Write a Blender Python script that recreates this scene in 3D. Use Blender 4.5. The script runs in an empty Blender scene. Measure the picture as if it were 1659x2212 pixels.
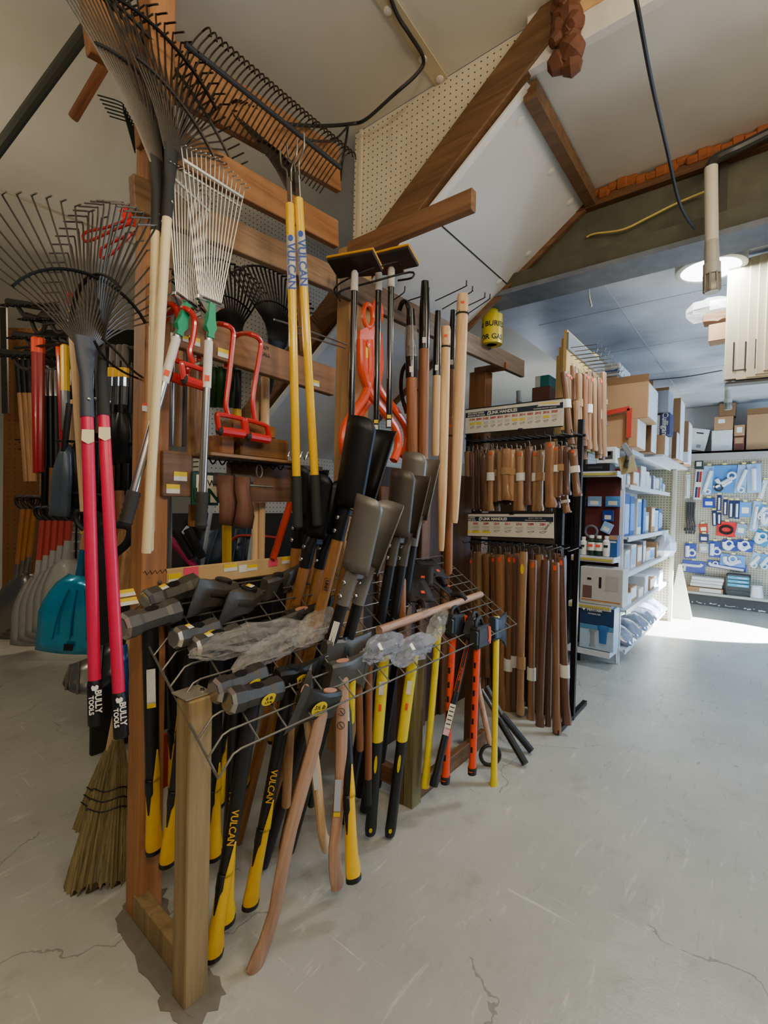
import bpy, math, random
from mathutils import Vector, Matrix
random.seed(7)
V = Vector
col = bpy.context.scene.collection
# ------------------------------------------------------------------ camera geometry (metres, z up, rack runs along +Y)
H = 1.5; F = 1030.0
_y = math.radians(38.5); _p = math.radians(1.07); _r = math.radians(1.4)
FW = V((-math.sin(_y)*math.cos(_p), math.cos(_y)*math.cos(_p), -math.sin(_p)))
_r0 = V((math.cos(_y), math.sin(_y), 0)); _u0 = _r0.cross(FW)
RT = _r0*math.cos(_r) + _u0*math.sin(_r)
UP = _u0*math.cos(_r) - _r0*math.sin(_r)
CAM = V((0, 0, H))
def ray(px, py): return FW + RT*((px-829.5)/F) + UP*((1106-py)/F)
def W(px, py, d): return CAM + ray(px, py)*d
def onX(px, py, x): r = ray(px, py); return CAM + r*(x/r.x)
def onY(px, py, y): r = ray(px, py); return CAM + r*(y/r.y)
def onZ(px, py, z): r = ray(px, py); return CAM + r*((z-H)/r.z)
def proj(p):
    q = p-CAM; d = q.dot(FW)
    return 829.5+F*q.dot(RT)/d, 1106-F*q.dot(UP)/d, d
def on_plane(px, py, p0, n):
    r = ray(px, py); return CAM + r*((p0-CAM).dot(n)/r.dot(n))
def butt_at(px, py, head, L):
    r = ray(px, py); q = CAM-head
    a = r.dot(r); b = 2*r.dot(q); c = q.dot(q)-L*L; D = b*b-4*a*c
    if D < 0: return CAM + r*(-b/(2*a))
    best = None
    for s in (-1, 1):
        t = (-b+s*math.sqrt(D))/(2*a); p = CAM+r*t
        h = (p-head).xy.length
        if t > 0 and (best is None or h < best[0]): best = (h, p)
    return best[1]
ORD = ['first','second','third','fourth','fifth','sixth','seventh','eighth','ninth','tenth','eleventh','twelfth','thirteenth',
 'fourteenth','fifteenth','sixteenth','seventeenth','eighteenth','nineteenth','twentieth','twenty-first','twenty-second','twenty-third',
 'twenty-fourth','twenty-fifth','twenty-sixth','twenty-seventh','twenty-eighth','twenty-ninth','thirtieth']
# ------------------------------------------------------------------ materials
MATS = {}
def nodes(name):
    m = bpy.data.materials.new(name); m.use_nodes = True
    nt = m.node_tree; b = nt.nodes['Principled BSDF']
    return m, nt, b
def lin(c):
    if isinstance(c, str):
        c = c.lstrip('#'); c = [int(c[i:i+2], 16)/255 for i in (0, 2, 4)]
    return tuple((x/12.92 if x <= .04045 else ((x+.055)/1.055)**2.4) for x in c[:3]) + (1,)
def N(nt, t, **k):
    n = nt.nodes.new(t)
    for a, v in k.items():
        if a in n.inputs: n.inputs[a].default_value = v
        else: setattr(n, a, v)
    return n
def plain(name, c, rough=.5, metal=0, var=.12, scale=30, coat=0, bump=0, spec=.5):
    """paint / plastic / metal with a faint uneven noise"""
    if name in MATS: return MATS[name]
    m, nt, b = nodes(name); L = nt.links.new
    tc = N(nt, 'ShaderNodeTexCoord'); no = N(nt, 'ShaderNodeTexNoise', Scale=scale, Detail=4.0)
    L(tc.outputs['Object'], no.inputs['Vector'])
    mx = N(nt, 'ShaderNodeMix', data_type='RGBA')
    c = lin(c)
    mx.inputs[6].default_value = tuple(x*(1-var) for x in c[:3])+(1,)
    mx.inputs[7].default_value = tuple(min(1, x*(1+var)) for x in c[:3])+(1,)
    L(no.outputs['Fac'], mx.inputs[0]); L(mx.outputs[2], b.inputs['Base Color'])
    b.inputs['Roughness'].default_value = rough; b.inputs['Metallic'].default_value = metal
    b.inputs['Coat Weight'].default_value = coat; b.inputs['Specular IOR Level'].default_value = spec
    if bump:
        bp = N(nt, 'ShaderNodeBump', Strength=bump, Distance=.004); L(no.outputs['Fac'], bp.inputs['Height']); L(bp.outputs[0], b.inputs['Normal'])
    MATS[name] = m; return m
def wood(name, c1, c2, axis=2, scale=9, rough=.6, stretch=.06, vary=.25, coat=0, knots=False):
    """timber whose grain runs along one local axis; each object a little lighter or darker"""
    if name in MATS: return MATS[name]
    m, nt, b = nodes(name); L = nt.links.new
    tc = N(nt, 'ShaderNodeTexCoord'); oi = N(nt, 'ShaderNodeObjectInfo')
    mp = N(nt, 'ShaderNodeMapping'); s = [1, 1, 1]; s[axis] = stretch; mp.inputs['Scale'].default_value = s
    ad = N(nt, 'ShaderNodeVectorMath', operation='ADD')
    sc = N(nt, 'ShaderNodeVectorMath', operation='SCALE'); sc.inputs[0].default_value = (5, 7, 3)
    L(oi.outputs['Random'], sc.inputs['Scale']); L(tc.outputs['Object'], ad.inputs[0]); L(sc.outputs[0], ad.inputs[1])
    L(ad.outputs[0], mp.inputs['Vector'])
    n1 = N(nt, 'ShaderNodeTexNoise', Scale=scale*3, Detail=6.0, Roughness=.65, Distortion=.6); L(mp.outputs[0], n1.inputs['Vector'])
    n2 = N(nt, 'ShaderNodeTexNoise', Scale=scale*14, Detail=3.0); L(mp.outputs[0], n2.inputs['Vector'])
    mul = N(nt, 'ShaderNodeMath', operation='MULTIPLY_ADD'); mul.inputs[1].default_value = .35; L(n2.outputs['Fac'], mul.inputs[0]); L(n1.outputs['Fac'], mul.inputs[2])
    cr = N(nt, 'ShaderNodeValToRGB'); e = cr.color_ramp.elements
    e[0].position = .45; e[0].color = lin(c2); e[1].position = .82; e[1].color = lin(c1)
    L(mul.outputs[0], cr.inputs['Fac'])
    hv = N(nt, 'ShaderNodeHueSaturation'); mr = N(nt, 'ShaderNodeMapRange'); mr.inputs[3].default_value = 1-vary; mr.inputs[4].default_value = 1+vary*.6
    L(oi.outputs['Random'], mr.inputs[0]); L(mr.outputs[0], hv.inputs['Value']); L(cr.outputs[0], hv.inputs['Color'])
    L(hv.outputs[0], b.inputs['Base Color'])
    b.inputs['Roughness'].default_value = rough; b.inputs['Coat Weight'].default_value = coat
    bp = N(nt, 'ShaderNodeBump', Strength=.25, Distance=.002); L(mul.outputs[0], bp.inputs['Height']); L(bp.outputs[0], b.inputs['Normal'])
    MATS[name] = m; return m
def pegboard(name, c, hole='#2a2018', pitch=.0254, axes=(0, 2), r=.13, rough=.6):
    if name in MATS: return MATS[name]
    m, nt, b = nodes(name); L = nt.links.new
    tc = N(nt, 'ShaderNodeTexCoord'); ge = N(nt, 'ShaderNodeNewGeometry')
    sp = N(nt, 'ShaderNodeSeparateXYZ'); L(ge.outputs['Position'], sp.inputs[0])
    def cell(o):
        d = N(nt, 'ShaderNodeMath', operation='DIVIDE'); d.inputs[1].default_value = pitch; L(o, d.inputs[0])
        f = N(nt, 'ShaderNodeMath', operation='FRACT'); L(d.outputs[0], f.inputs[0])
        s = N(nt, 'ShaderNodeMath', operation='SUBTRACT'); s.inputs[1].default_value = .5; L(f.outputs[0], s.inputs[0])
        q = N(nt, 'ShaderNodeMath', operation='MULTIPLY'); L(s.outputs[0], q.inputs[0]); L(s.outputs[0], q.inputs[1]); return q
    a, c2 = cell(sp.outputs[axes[0]]), cell(sp.outputs[axes[1]])
    ad = N(nt, 'ShaderNodeMath', operation='ADD'); L(a.outputs[0], ad.inputs[0]); L(c2.outputs[0], ad.inputs[1])
    lt = N(nt, 'ShaderNodeMath', operation='LESS_THAN'); lt.inputs[1].default_value = r*r; L(ad.outputs[0], lt.inputs[0])
    no = N(nt, 'ShaderNodeTexNoise', Scale=3.0, Detail=4.0); L(ge.outputs['Position'], no.inputs['Vector'])
    base = N(nt, 'ShaderNodeMix', data_type='RGBA'); cc = lin(c)
    base.inputs[6].default_value = tuple(x*.86 for x in cc[:3])+(1,); base.inputs[7].default_value = tuple(min(1, x*1.08) for x in cc[:3])+(1,)
    L(no.outputs['Fac'], base.inputs[0])
    mx = N(nt, 'ShaderNodeMix', data_type='RGBA'); mx.inputs[7].default_value = lin(hole)
    L(lt.outputs[0], mx.inputs[0]); L(base.outputs[2], mx.inputs[6]); L(mx.outputs[2], b.inputs['Base Color'])
    b.inputs['Roughness'].default_value = rough
    MATS[name] = m; return m
def clear_plastic(name, tint='#ffffff', mixf=.35, rough=.12):
    """crinkled see-through wrapping"""
    if name in MATS: return MATS[name]
    m, nt, b = nodes(name); L = nt.links.new
    out = nt.nodes['Material Output']
    tr = N(nt, 'ShaderNodeBsdfTransparent'); tr.inputs[0].default_value = (1, 1, 1, 1)
    b.inputs['Base Color'].default_value = lin(tint); b.inputs['Roughness'].default_value = rough
    b.inputs['Specular IOR Level'].default_value = 1.0
    no = N(nt, 'ShaderNodeTexNoise', Scale=35.0, Detail=5.0, Distortion=1.5); tc = N(nt, 'ShaderNodeTexCoord'); L(tc.outputs['Object'], no.inputs['Vector'])
    bp = N(nt, 'ShaderNodeBump', Strength=1.0, Distance=.02); L(no.outputs['Fac'], bp.inputs['Height']); L(bp.outputs[0], b.inputs['Normal'])
    mx = N(nt, 'ShaderNodeMixShader'); mx.inputs[0].default_value = mixf
    L(tr.outputs[0], mx.inputs[1]); L(b.outputs[0], mx.inputs[2]); L(mx.outputs[0], out.inputs['Surface'])
    MATS[name] = m; return m
def emit(name, c, s):
    if name in MATS: return MATS[name]
    m, nt, b = nodes(name); b.inputs['Emission Color'].default_value = lin(c); b.inputs['Emission Strength'].default_value = s
    b.inputs['Base Color'].default_value = lin(c); MATS[name] = m; return m
# ------------------------------------------------------------------ mesh builder
PM = {}
def cr(pts, k=4):
    """Catmull-Rom through points"""
    P = [V(p) for p in pts]; out = []
    for i in range(len(P)-1):
        a = P[max(i-1, 0)]; b = P[i]; c = P[i+1]; d = P[min(i+2, len(P)-1)]
        for j in range(k):
            t = j/k; out.append(.5*((2*b)+(c-a)*t+(2*a-5*b+4*c-d)*t*t+(3*b-a-3*c+d)*t**3))
    return out+[P[-1]]
EACH = {'plastic_washer', 'washer', 'wire', 'grip_notch', 'peg_hook', 'end_shelf', 'price_rail', 'long_shelf', 'upright', 'base', 'screw', 'rivet', 'bolt', 'fork', 'tooth', 'grip', 'arm', 'long_wire', 'cross_wire', 'hanger', 'carton', 'slat', 'rib', 'blade_rib', 'collar', 'holder_wire', 'cover_strap', 'handle_line', 'tie_wire', 'hardboard', 'branch_cable', 'wire_bracket', 'channel'}
class MB:
    def __init__(s): s.v = []; s.f = []; s.mi = []; s.cur = 0
    def add(s, vs, fs):
        o = len(s.v); s.v += [V(v) for v in vs]; s.f += [[i+o for i in f] for f in fs]; s.mi += [s.cur]*len(fs); return s
    def box(s, c, size, R=None, ch=0):
        c = V(c); h = [x/2 for x in size]; ch = min([ch]+[x*.9 for x in h]); vs = []; fs = []
        if ch <= 0:
            vs = [V((x*h[0], y*h[1], z*h[2])) for x in (-1, 1) for y in (-1, 1) for z in (-1, 1)]
            fs = [(0, 1, 3, 2), (4, 6, 7, 5), (0, 4, 5, 1), (2, 3, 7, 6), (0, 2, 6, 4), (1, 5, 7, 3)]
        else:
            idx = {}
            for x in (-1, 1):
                for y in (-1, 1):
                    for z in (-1, 1):
                        for a in range(3):
                            p = [x*h[0], y*h[1], z*h[2]]
                            for b in range(3):
                                if b != a: p[b] -= (x, y, z)[b]*ch
                            idx[(x, y, z, a)] = len(vs); vs.append(V(p))
            def quad(ids):
                cc = sum((vs[i] for i in ids), V((0, 0, 0)))/len(ids)
                n = (vs[ids[1]]-vs[ids[0]]).cross(vs[ids[2]]-vs[ids[0]])
                fs.append(ids if n.dot(cc) > 0 else ids[::-1])
            for a in range(3):
                for sg in (-1, 1):
                    o = [b for b in range(3) if b != a]; ids = []
                    for (u, w) in ((-1, -1), (1, -1), (1, 1), (-1, 1)):
                        k = [0, 0, 0]; k[a] = sg; k[o[0]] = u; k[o[1]] = w; ids.append(idx[tuple(k)+(a,)])
                    quad(ids)
            for a in range(3):
                o = [b for b in range(3) if b != a]
                for u in (-1, 1):
                    for w in (-1, 1):
                        k1 = [0, 0, 0]; k1[o[0]] = u; k1[o[1]] = w; k2 = list(k1); k1[a] = -1; k2[a] = 1
                        quad([idx[tuple(k1)+(o[0],)], idx[tuple(k2)+(o[0],)], idx[tuple(k2)+(o[1],)], idx[tuple(k1)+(o[1],)]])
            for x in (-1, 1):
                for y in (-1, 1):
                    for z in (-1, 1): quad([idx[(x, y, z, a)] for a in range(3)])
        if R is not None: vs = [R @ v for v in vs]
        return s.add([c+v for v in vs], fs)
    def beam(s, a, b, w, h, up=(0, 0, 1), ch=0):
        """rectangular bar from a to b; w across, h along up"""
        a = V(a); b = V(b); d = (b-a); L = d.length; d.normalize(); u = V(up); x = d.cross(u).normalized(); u = x.cross(d)
        R = Matrix((x, d, u)).transposed(); return s.box((a+b)/2, (w, L, h), R, ch)
    def tube(s, pts, r, n=8, cap=True, flat=None):
        P = [V(p) for p in pts]; m = len(P); rr = r if isinstance(r, (list, tuple)) else [r]*m
        T = [(P[min(i+1, m-1)]-P[max(i-1, 0)]).normalized() for i in range(m)]
        u = T[0].orthogonal().normalized() if flat is None else (V(flat[0])-T[0]*V(flat[0]).dot(T[0])).normalized()
        vs = []; k = 1 if flat is None else flat[1]
        for i in range(m):
            u = (u-T[i]*u.dot(T[i])).normalized(); w = T[i].cross(u)
            for j in range(n):
                a = 2*math.pi*j/n; vs.append(P[i]+u*(rr[i]*math.cos(a))+w*(rr[i]*k*math.sin(a)))
        fs = [(i*n+j, i*n+(j+1) % n, (i+1)*n+(j+1) % n, (i+1)*n+j) for i in range(m-1) for j in range(n)]
        if cap: fs += [tuple(range(n))[::-1], tuple(range((m-1)*n, m*n))]
        return s.add(vs, fs)
    def loft(s, rings, cap=True, closed=True):
        n = len(rings[0]); vs = [V(p) for r in rings for p in r]; q = n if closed else n-1
        fs = [(i*n+j, i*n+(j+1) % n, (i+1)*n+(j+1) % n, (i+1)*n+j) for i in range(len(rings)-1) for j in range(q)]
        if cap and closed: fs += [tuple(range(n))[::-1], tuple(range((len(rings)-1)*n, len(rings)*n))]
        return s.add(vs, fs)
    def lathe(s, prof, c=(0, 0, 0), R=None, n=16):
        """prof: (r, z) pairs"""
        c = V(c); rings = []
        for r, z in prof:
            ring = []
            for j in range(n):
                a = 2*math.pi*j/n; p = V((r*math.cos(a), r*math.sin(a), z)); ring.append(c+(R @ p if R is not None else p))
            rings.append(ring)
        return s.loft(rings)
    def prism(s, poly, t, M):
        """flat polygon (x, y) given thickness t (along local z), placed by matrix M"""
        n = len(poly); vs = [M @ V((x, y, z)) for z in (-t/2, t/2) for x, y in poly]
        fs = [tuple(range(n))[::-1], tuple(range(n, 2*n))]+[(i, (i+1) % n, n+(i+1) % n, n+i) for i in range(n)]
        return s.add(vs, fs)
    def sheet(s, grid, t=0):
        R, Cn = len(grid), len(grid[0]); vs = [V(p) for r in grid for p in r]
        fs = [(i*Cn+j, i*Cn+j+1, (i+1)*Cn+j+1, (i+1)*Cn+j) for i in range(R-1) for j in range(Cn-1)]
        return s.add(vs, fs)
    def pieces(s):
        """separate connected pieces, each as a builder of its own"""
        p = list(range(len(s.v)))
        def find(i):
            while p[i] != i: p[i] = p[p[i]]; i = p[i]
            return i
        for f in s.f:
            for i in f[1:]: p[find(i)] = find(f[0])
        out = {}
        for f, k in zip(s.f, s.mi):
            q = out.setdefault(find(f[0]), (MB(), {})); b, ix = q
            for i in f:
                if i not in ix: ix[i] = len(b.v); b.v.append(s.v[i])
            b.f.append([ix[i] for i in f]); b.mi.append(k)
        return [q[0] for q in out.values()]
    def build(s, name, m, parent=None, world=False, smooth=35, solid=0, base=True):
        if parent is not None and name in EACH:
            ps = s.pieces()
            if len(ps) > 1: return [p.build1(name, m, parent, world, smooth, solid, base) for p in ps][0]
        return s.build1(name, m, parent, world, smooth, solid, base)
    def build1(s, name, m, parent=None, world=False, smooth=35, solid=0, base=True):
        vs = s.v; loc = V((0, 0, 0))
        if parent is not None and world: iM = PM[parent.name].inverted(); vs = [iM @ v for v in vs]
        if parent is None and base and vs:
            lo = [min(v[i] for v in vs) for i in range(3)]; hi = [max(v[i] for v in vs) for i in range(3)]
            loc = V(((lo[0]+hi[0])/2, (lo[1]+hi[1])/2, lo[2])); vs = [v-loc for v in vs]
        me = bpy.data.meshes.new(name); me.from_pydata([tuple(v) for v in vs], [], s.f)
        for mm in (m if isinstance(m, (list, tuple)) else [m]): me.materials.append(mm)
        if isinstance(m, (list, tuple)): me.polygons.foreach_set('material_index', s.mi)
        if smooth: me.shade_smooth(); me.set_sharp_from_angle(angle=math.radians(smooth))
        me.update()
        o = bpy.data.objects.new(name, me); col.objects.link(o); o.location = loc
        if parent is not None:
            o.parent = parent
            if parent.name in PM: PM[o.name] = PM[parent.name]
        if solid:
            md = o.modifiers.new('thickness', 'SOLIDIFY'); md.thickness = solid; md.offset = 0
        return o
def tag(o, label, cat, group=None, kind=None):
    if label: o['label'] = label
    if cat: o['category'] = cat
    if group: o['group'] = group
    if kind: o['kind'] = kind
    return o
def struct(o): o['kind'] = 'structure'; return o
def thing(name, label, cat, M=None, group=None):
    o = bpy.data.objects.new(name, None); o.empty_display_size = .05; col.objects.link(o)
    if M is None: M = Matrix.Identity(4)
    elif not isinstance(M, Matrix): M = Matrix.Translation(V(M))
    o.matrix_world = M; PM[o.name] = M
    return tag(o, label, cat, group)
def dup(root, label=None, M=None, group=None):
    r = root.copy(); col.objects.link(r)
    if label: r['label'] = label
    if group: r['group'] = group
    if M is not None: r.matrix_world = M; PM[r.name] = M
    for ch in list(root.children):
        c = ch.copy(); col.objects.link(c); c.parent = r
        for g in list(ch.children):
            d = g.copy(); col.objects.link(d); d.parent = c
    return r
def setM(o, M): o.matrix_world = M; PM[o.name] = M
def axM(a, b, hint, s=None):
    """matrix with origin a, local z towards b, local x as near as possible to hint"""
    z = (V(b)-V(a)).normalized(); x = V(hint); x = (x-z*x.dot(z)).normalized(); y = z.cross(x)
    M = Matrix((x, y, z)).transposed().to_4x4(); M.translation = V(a)
    if s: M = M @ Matrix.Scale(s, 4)
    return M
def frame(o, x, y, z=None):
    x = V(x).normalized(); y = V(y); y = (y-x*y.dot(x)).normalized(); z = x.cross(y)
    M = Matrix((x, y, z)).transposed().to_4x4(); M.translation = V(o); return M
TXT = {}
def text(s, size, m, parent, M, name='lettering', label=None, ext=.0004, align='CENTER', world=False, bend=None, squash=1, bold=0):
    key = (s, size, align, squash, bold)
    if key not in TXT:
        cu = bpy.data.curves.new('t', 'FONT'); cu.body = s; cu.size = size; cu.align_x = align; cu.align_y = 'CENTER'; cu.extrude = ext; cu.resolution_u = 3
        cu.offset = bold
        ob = bpy.data.objects.new('t', cu); col.objects.link(ob)
        dg = bpy.context.evaluated_depsgraph_get(); dg.update()
        me = bpy.data.meshes.new_from_object(ob.evaluated_get(dg)); bpy.data.objects.remove(ob)
        TXT[key] = ([v.co.copy() for v in me.vertices], [list(p.vertices) for p in me.polygons])
    vs, fs = TXT[key]; b = MB()
    vs = [V((v.x*squash, v.y, v.z)) for v in vs]
    if bend: vs = [V((math.sin(v.x/bend)*(bend+v.z), v.y, math.cos(v.x/bend)*(bend+v.z)-bend)) for v in vs]
    b.add([M @ v for v in vs], fs)
    o = b.build(name, m, parent, world=world, smooth=0)
    if label: o['label'] = label
    return o
def sticker(parent, M, w, h, c, name='price_tag', world=False):
    b = MB(); b.box((0, 0, 0), (w, h, .0006)); b.v = [M @ v for v in b.v]
    return b.build(name, c, parent, world=world, smooth=0)
def tagsticker(parent, M, w=.05, h=.03, world=False):
    """white price tag whose upper half is yellow"""
    b = MB(); b.box((0, -h*.25, 0), (w, h*.5, .0008)); b.cur = 1; b.box((0, h*.25, 0), (w, h*.5, .0008)); b.v = [M @ v for v in b.v]
    return b.build('price_tag', [M_WHITE, M_TAGY], parent, world=world, smooth=0)
# ------------------------------------------------------------------ palette
M_WHITE = plain('white_paper', '#e6e2d8', .6)
M_TAGY = plain('tag_yellow', '#f0cc10', .6)
M_PINK = plain('tag_pink', '#f0506e', .6)
M_ORANGE = plain('tag_orange', '#f4522a', .6)
M_BLK = plain('black_plastic', '#141416', .45)
M_BLKG = plain('black_gloss', '#0a0a0c', .22, coat=.4)
M_GRIP = plain('dark_rubber', '#2c2c2a', .75, bump=.2)
M_STEELD = plain('dark_forged_steel', '#56524a', .45, .35, bump=.15, scale=60)
M_STEELB = plain('black_forged_steel', '#33322f', .45, .3)
M_STEEL = plain('bright_steel', '#b8b8b4', .28, 1.0)
M_CHROME = plain('chrome', '#d8d8d8', .12, 1.0, var=.03)
M_ZINC = plain('zinc_wire', '#8b887f', .4, .85)
M_WIRE = plain('dark_wire', '#2c2a28', .5, .6)
M_RUSTW = plain('brown_wire', '#3a3026', .5, .7)
M_YEL = plain('yellow_plastic', '#f0bc08', .35)
M_YEL2 = plain('bright_yellow_fibreglass', '#e6cc1c', .35)
M_YELPOLE = plain('yellow_enamel', '#f6c000', .25, coat=.5)
M_RED = plain('red_enamel', '#c51d1a', .28, coat=.5)
M_CRIM = plain('crimson_fibreglass', '#dc1e50', .35)
M_DRED = plain('dark_red_enamel', '#96141e', .25, coat=.5)
M_ORA = plain('orange_enamel', '#f0501c', .3, coat=.4)
M_ORAP = plain('orange_plastic', '#e8481e', .4)
M_CREAM = wood('cream_handle', '#f0dcae', '#e0c892', vary=.06, rough=.4, stretch=.04)
M_ASH = wood('pale_ash', '#e8c493', '#c99a66', vary=.12, rough=.5)
M_HICK = wood('hickory', '#c69a6a', '#94653c', vary=.15, rough=.5)
M_HICKP = wood('pinkish_hickory', '#c49a7c', '#966c50', vary=.1, rough=.5)
M_OAK = wood('oak_handle', '#b07a3e', '#7c4e22', vary=.12, rough=.45)
M_LINK = wood('varnished_handle', '#9a6e4a', '#62422a', vary=.4, rough=.35, coat=.25)
M_LINKL = wood('varnished_pale_handle', '#b08a62', '#80603f', vary=.3, rough=.35, coat=.25)
M_LINKD = wood('dark_and_shaded_handle', '#745040', '#482e22', vary=.25, rough=.35, coat=.2)
M_BROWNW = wood('brown_handle', '#a2673c', '#6e4124', vary=.2, rough=.5)
M_CU = plain('copper_paint', '#c88e72', .45, .2)
M_CARD = plain('cardboard', '#a9825a', .8, var=.08, scale=8)
M_CARDD = plain('cardboard_shade', '#7d5a38', .8, var=.08, scale=8)  # darker brown board for some cartons and the flaps
M_BAG = clear_plastic('clear_bag', '#d8d2c4', .27)
M_BAGB = clear_plastic('clear_blue_bag', '#e6eeff', .27)
# ================================================================== room shell
ZC = 3.68; YP = 2.10; YB = 3.07; YW = 9.35; ZF = 3.2
def slab(name, x0, x1, y0, y1, z0, z1, m):
    b = MB(); b.box(((x0+x1)/2, (y0+y1)/2, (z0+z1)/2), (x1-x0, y1-y0, z1-z0)); return struct(b.build(name, m, base=False, smooth=0))
def floor_mat():
    m, nt, b = nodes('painted_concrete'); L = nt.links.new
    ge = N(nt, 'ShaderNodeNewGeometry')
    n1 = N(nt, 'ShaderNodeTexNoise', Scale=1.1, Detail=6.0, Roughness=.6); L(ge.outputs['Position'], n1.inputs['Vector'])
    c1 = N(nt, 'ShaderNodeValToRGB'); e = c1.color_ramp.elements; e[0].position = .35; e[0].color = lin('#a8a89e'); e[1].position = .7; e[1].color = lin('#bdbcb0')
    L(n1.outputs['Fac'], c1.inputs['Fac'])
    # scuffs stretched along the aisle
    mp = N(nt, 'ShaderNodeMapping'); mp.inputs['Scale'].default_value = (7, 1.3, 1); mp.inputs['Rotation'].default_value = (0, 0, .5); L(ge.outputs['Position'], mp.inputs['Vector'])
    n2 = N(nt, 'ShaderNodeTexNoise', Scale=3.0, Detail=9.0, Roughness=.75, Distortion=.4); L(mp.outputs[0], n2.inputs['Vector'])
    c2 = N(nt, 'ShaderNodeValToRGB'); e = c2.color_ramp.elements; e[0].position = .58; e[0].color = (0, 0, 0, 1); e[1].position = .70; e[1].color = (1, 1, 1, 1)
    L(n2.outputs['Fac'], c2.inputs['Fac'])
    m1 = N(nt, 'ShaderNodeMix', data_type='RGBA'); m1.inputs[7].default_value = lin('#dcd8cc'); f1 = N(nt, 'ShaderNodeMath', operation='MULTIPLY'); f1.inputs[1].default_value = .7
    L(c2.outputs[0], f1.inputs[0]); L(f1.outputs[0], m1.inputs[0]); L(c1.outputs[0], m1.inputs[6])
    # cracks and dark chips
    n3 = N(nt, 'ShaderNodeTexVoronoi', Scale=.8); n3.feature = 'DISTANCE_TO_EDGE'
    wp = N(nt, 'ShaderNodeTexNoise', Scale=2.5, Detail=5.0); L(ge.outputs['Position'], wp.inputs['Vector'])
    am = N(nt, 'ShaderNodeVectorMath', operation='MULTIPLY_ADD'); am.inputs[1].default_value = (.5, .5, 0); L(wp.outputs['Color'], am.inputs[0]); L(ge.outputs['Position'], am.inputs[2]); L(am.outputs[0], n3.inputs['Vector'])
    lt = N(nt, 'ShaderNodeMath', operation='LESS_THAN'); lt.inputs[1].default_value = .0022; L(n3.outputs['Distance'], lt.inputs[0])
    n4 = N(nt, 'ShaderNodeTexNoise', Scale=9.0, Detail=3.0); L(ge.outputs['Position'], n4.inputs['Vector'])
    gt = N(nt, 'ShaderNodeMath', operation='GREATER_THAN'); gt.inputs[1].default_value = .735; L(n4.outputs['Fac'], gt.inputs[0])
    n5 = N(nt, 'ShaderNodeTexNoise', Scale=.9); L(ge.outputs['Position'], n5.inputs['Vector'])
    g5 = N(nt, 'ShaderNodeMath', operation='GREATER_THAN'); g5.inputs[1].default_value = .52; L(n5.outputs['Fac'], g5.inputs[0])
    lm = N(nt, 'ShaderNodeMath', operation='MULTIPLY'); L(lt.outputs[0], lm.inputs[0]); L(g5.outputs[0], lm.inputs[1])
    mx = N(nt, 'ShaderNodeMath', operation='MAXIMUM'); L(lm.outputs[0], mx.inputs[0]); L(gt.outputs[0], mx.inputs[1])
    fm = N(nt, 'ShaderNodeMath', operation='MULTIPLY'); fm.inputs[1].default_value = .5; L(mx.outputs[0], fm.inputs[0])
    m2 = N(nt, 'ShaderNodeMix', data_type='RGBA'); m2.inputs[7].default_value = lin('#5c5850'); L(fm.outputs[0], m2.inputs[0]); L(m1.outputs[2], m2.inputs[6])
    mp2 = N(nt, 'ShaderNodeMapping'); mp2.inputs['Scale'].default_value = (1.0, 26, 1); mp2.inputs['Rotation'].default_value = (0, 0, .64); L(ge.outputs['Position'], mp2.inputs['Vector'])
    n6 = N(nt, 'ShaderNodeTexNoise', Scale=1.6, Detail=5.0, Roughness=.6, Distortion=.15); L(mp2.outputs[0], n6.inputs['Vector'])
    c6 = N(nt, 'ShaderNodeValToRGB'); e = c6.color_ramp.elements; e[0].position = .66; e[0].color = (0, 0, 0, 1); e[1].position = .72; e[1].color = (1, 1, 1, 1); L(n6.outputs['Fac'], c6.inputs['Fac'])
    f6 = N(nt, 'ShaderNodeMath', operation='MULTIPLY'); f6.inputs[1].default_value = .55; L(c6.outputs[0], f6.inputs[0])
    m6 = N(nt, 'ShaderNodeMix', data_type='RGBA'); m6.inputs[7].default_value = lin('#dedacb'); L(f6.outputs[0], m6.inputs[0]); L(m2.outputs[2], m6.inputs[6])
    n7 = N(nt, 'ShaderNodeTexNoise', Scale=5.0, Detail=8.0, Roughness=.7); L(ge.outputs['Position'], n7.inputs['Vector'])
    c7 = N(nt, 'ShaderNodeValToRGB'); e = c7.color_ramp.elements; e[0].position = .56; e[0].color = (0, 0, 0, 1); e[1].position = .75; e[1].color = (1, 1, 1, 1); L(n7.outputs['Fac'], c7.inputs['Fac'])
    f7 = N(nt, 'ShaderNodeMath', operation='MULTIPLY'); f7.inputs[1].default_value = .55; L(c7.outputs[0], f7.inputs[0])
    m7 = N(nt, 'ShaderNodeMix', data_type='RGBA'); m7.inputs[7].default_value = lin('#8a8574'); L(f7.outputs[0], m7.inputs[0]); L(m6.outputs[2], m7.inputs[6])
    L(m7.outputs[2], b.inputs['Base Color'])
    rr = N(nt, 'ShaderNodeMapRange'); rr.inputs[3].default_value = .16; rr.inputs[4].default_value = .45; L(n2.outputs['Fac'], rr.inputs[0]); L(rr.outputs[0], b.inputs['Roughness'])
    bp = N(nt, 'ShaderNodeBump', Strength=.5, Distance=.012); L(n7.outputs['Fac'], bp.inputs['Height']); L(bp.outputs[0], b.inputs['Normal'])
    return m
M_FLOOR = floor_mat()
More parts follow.
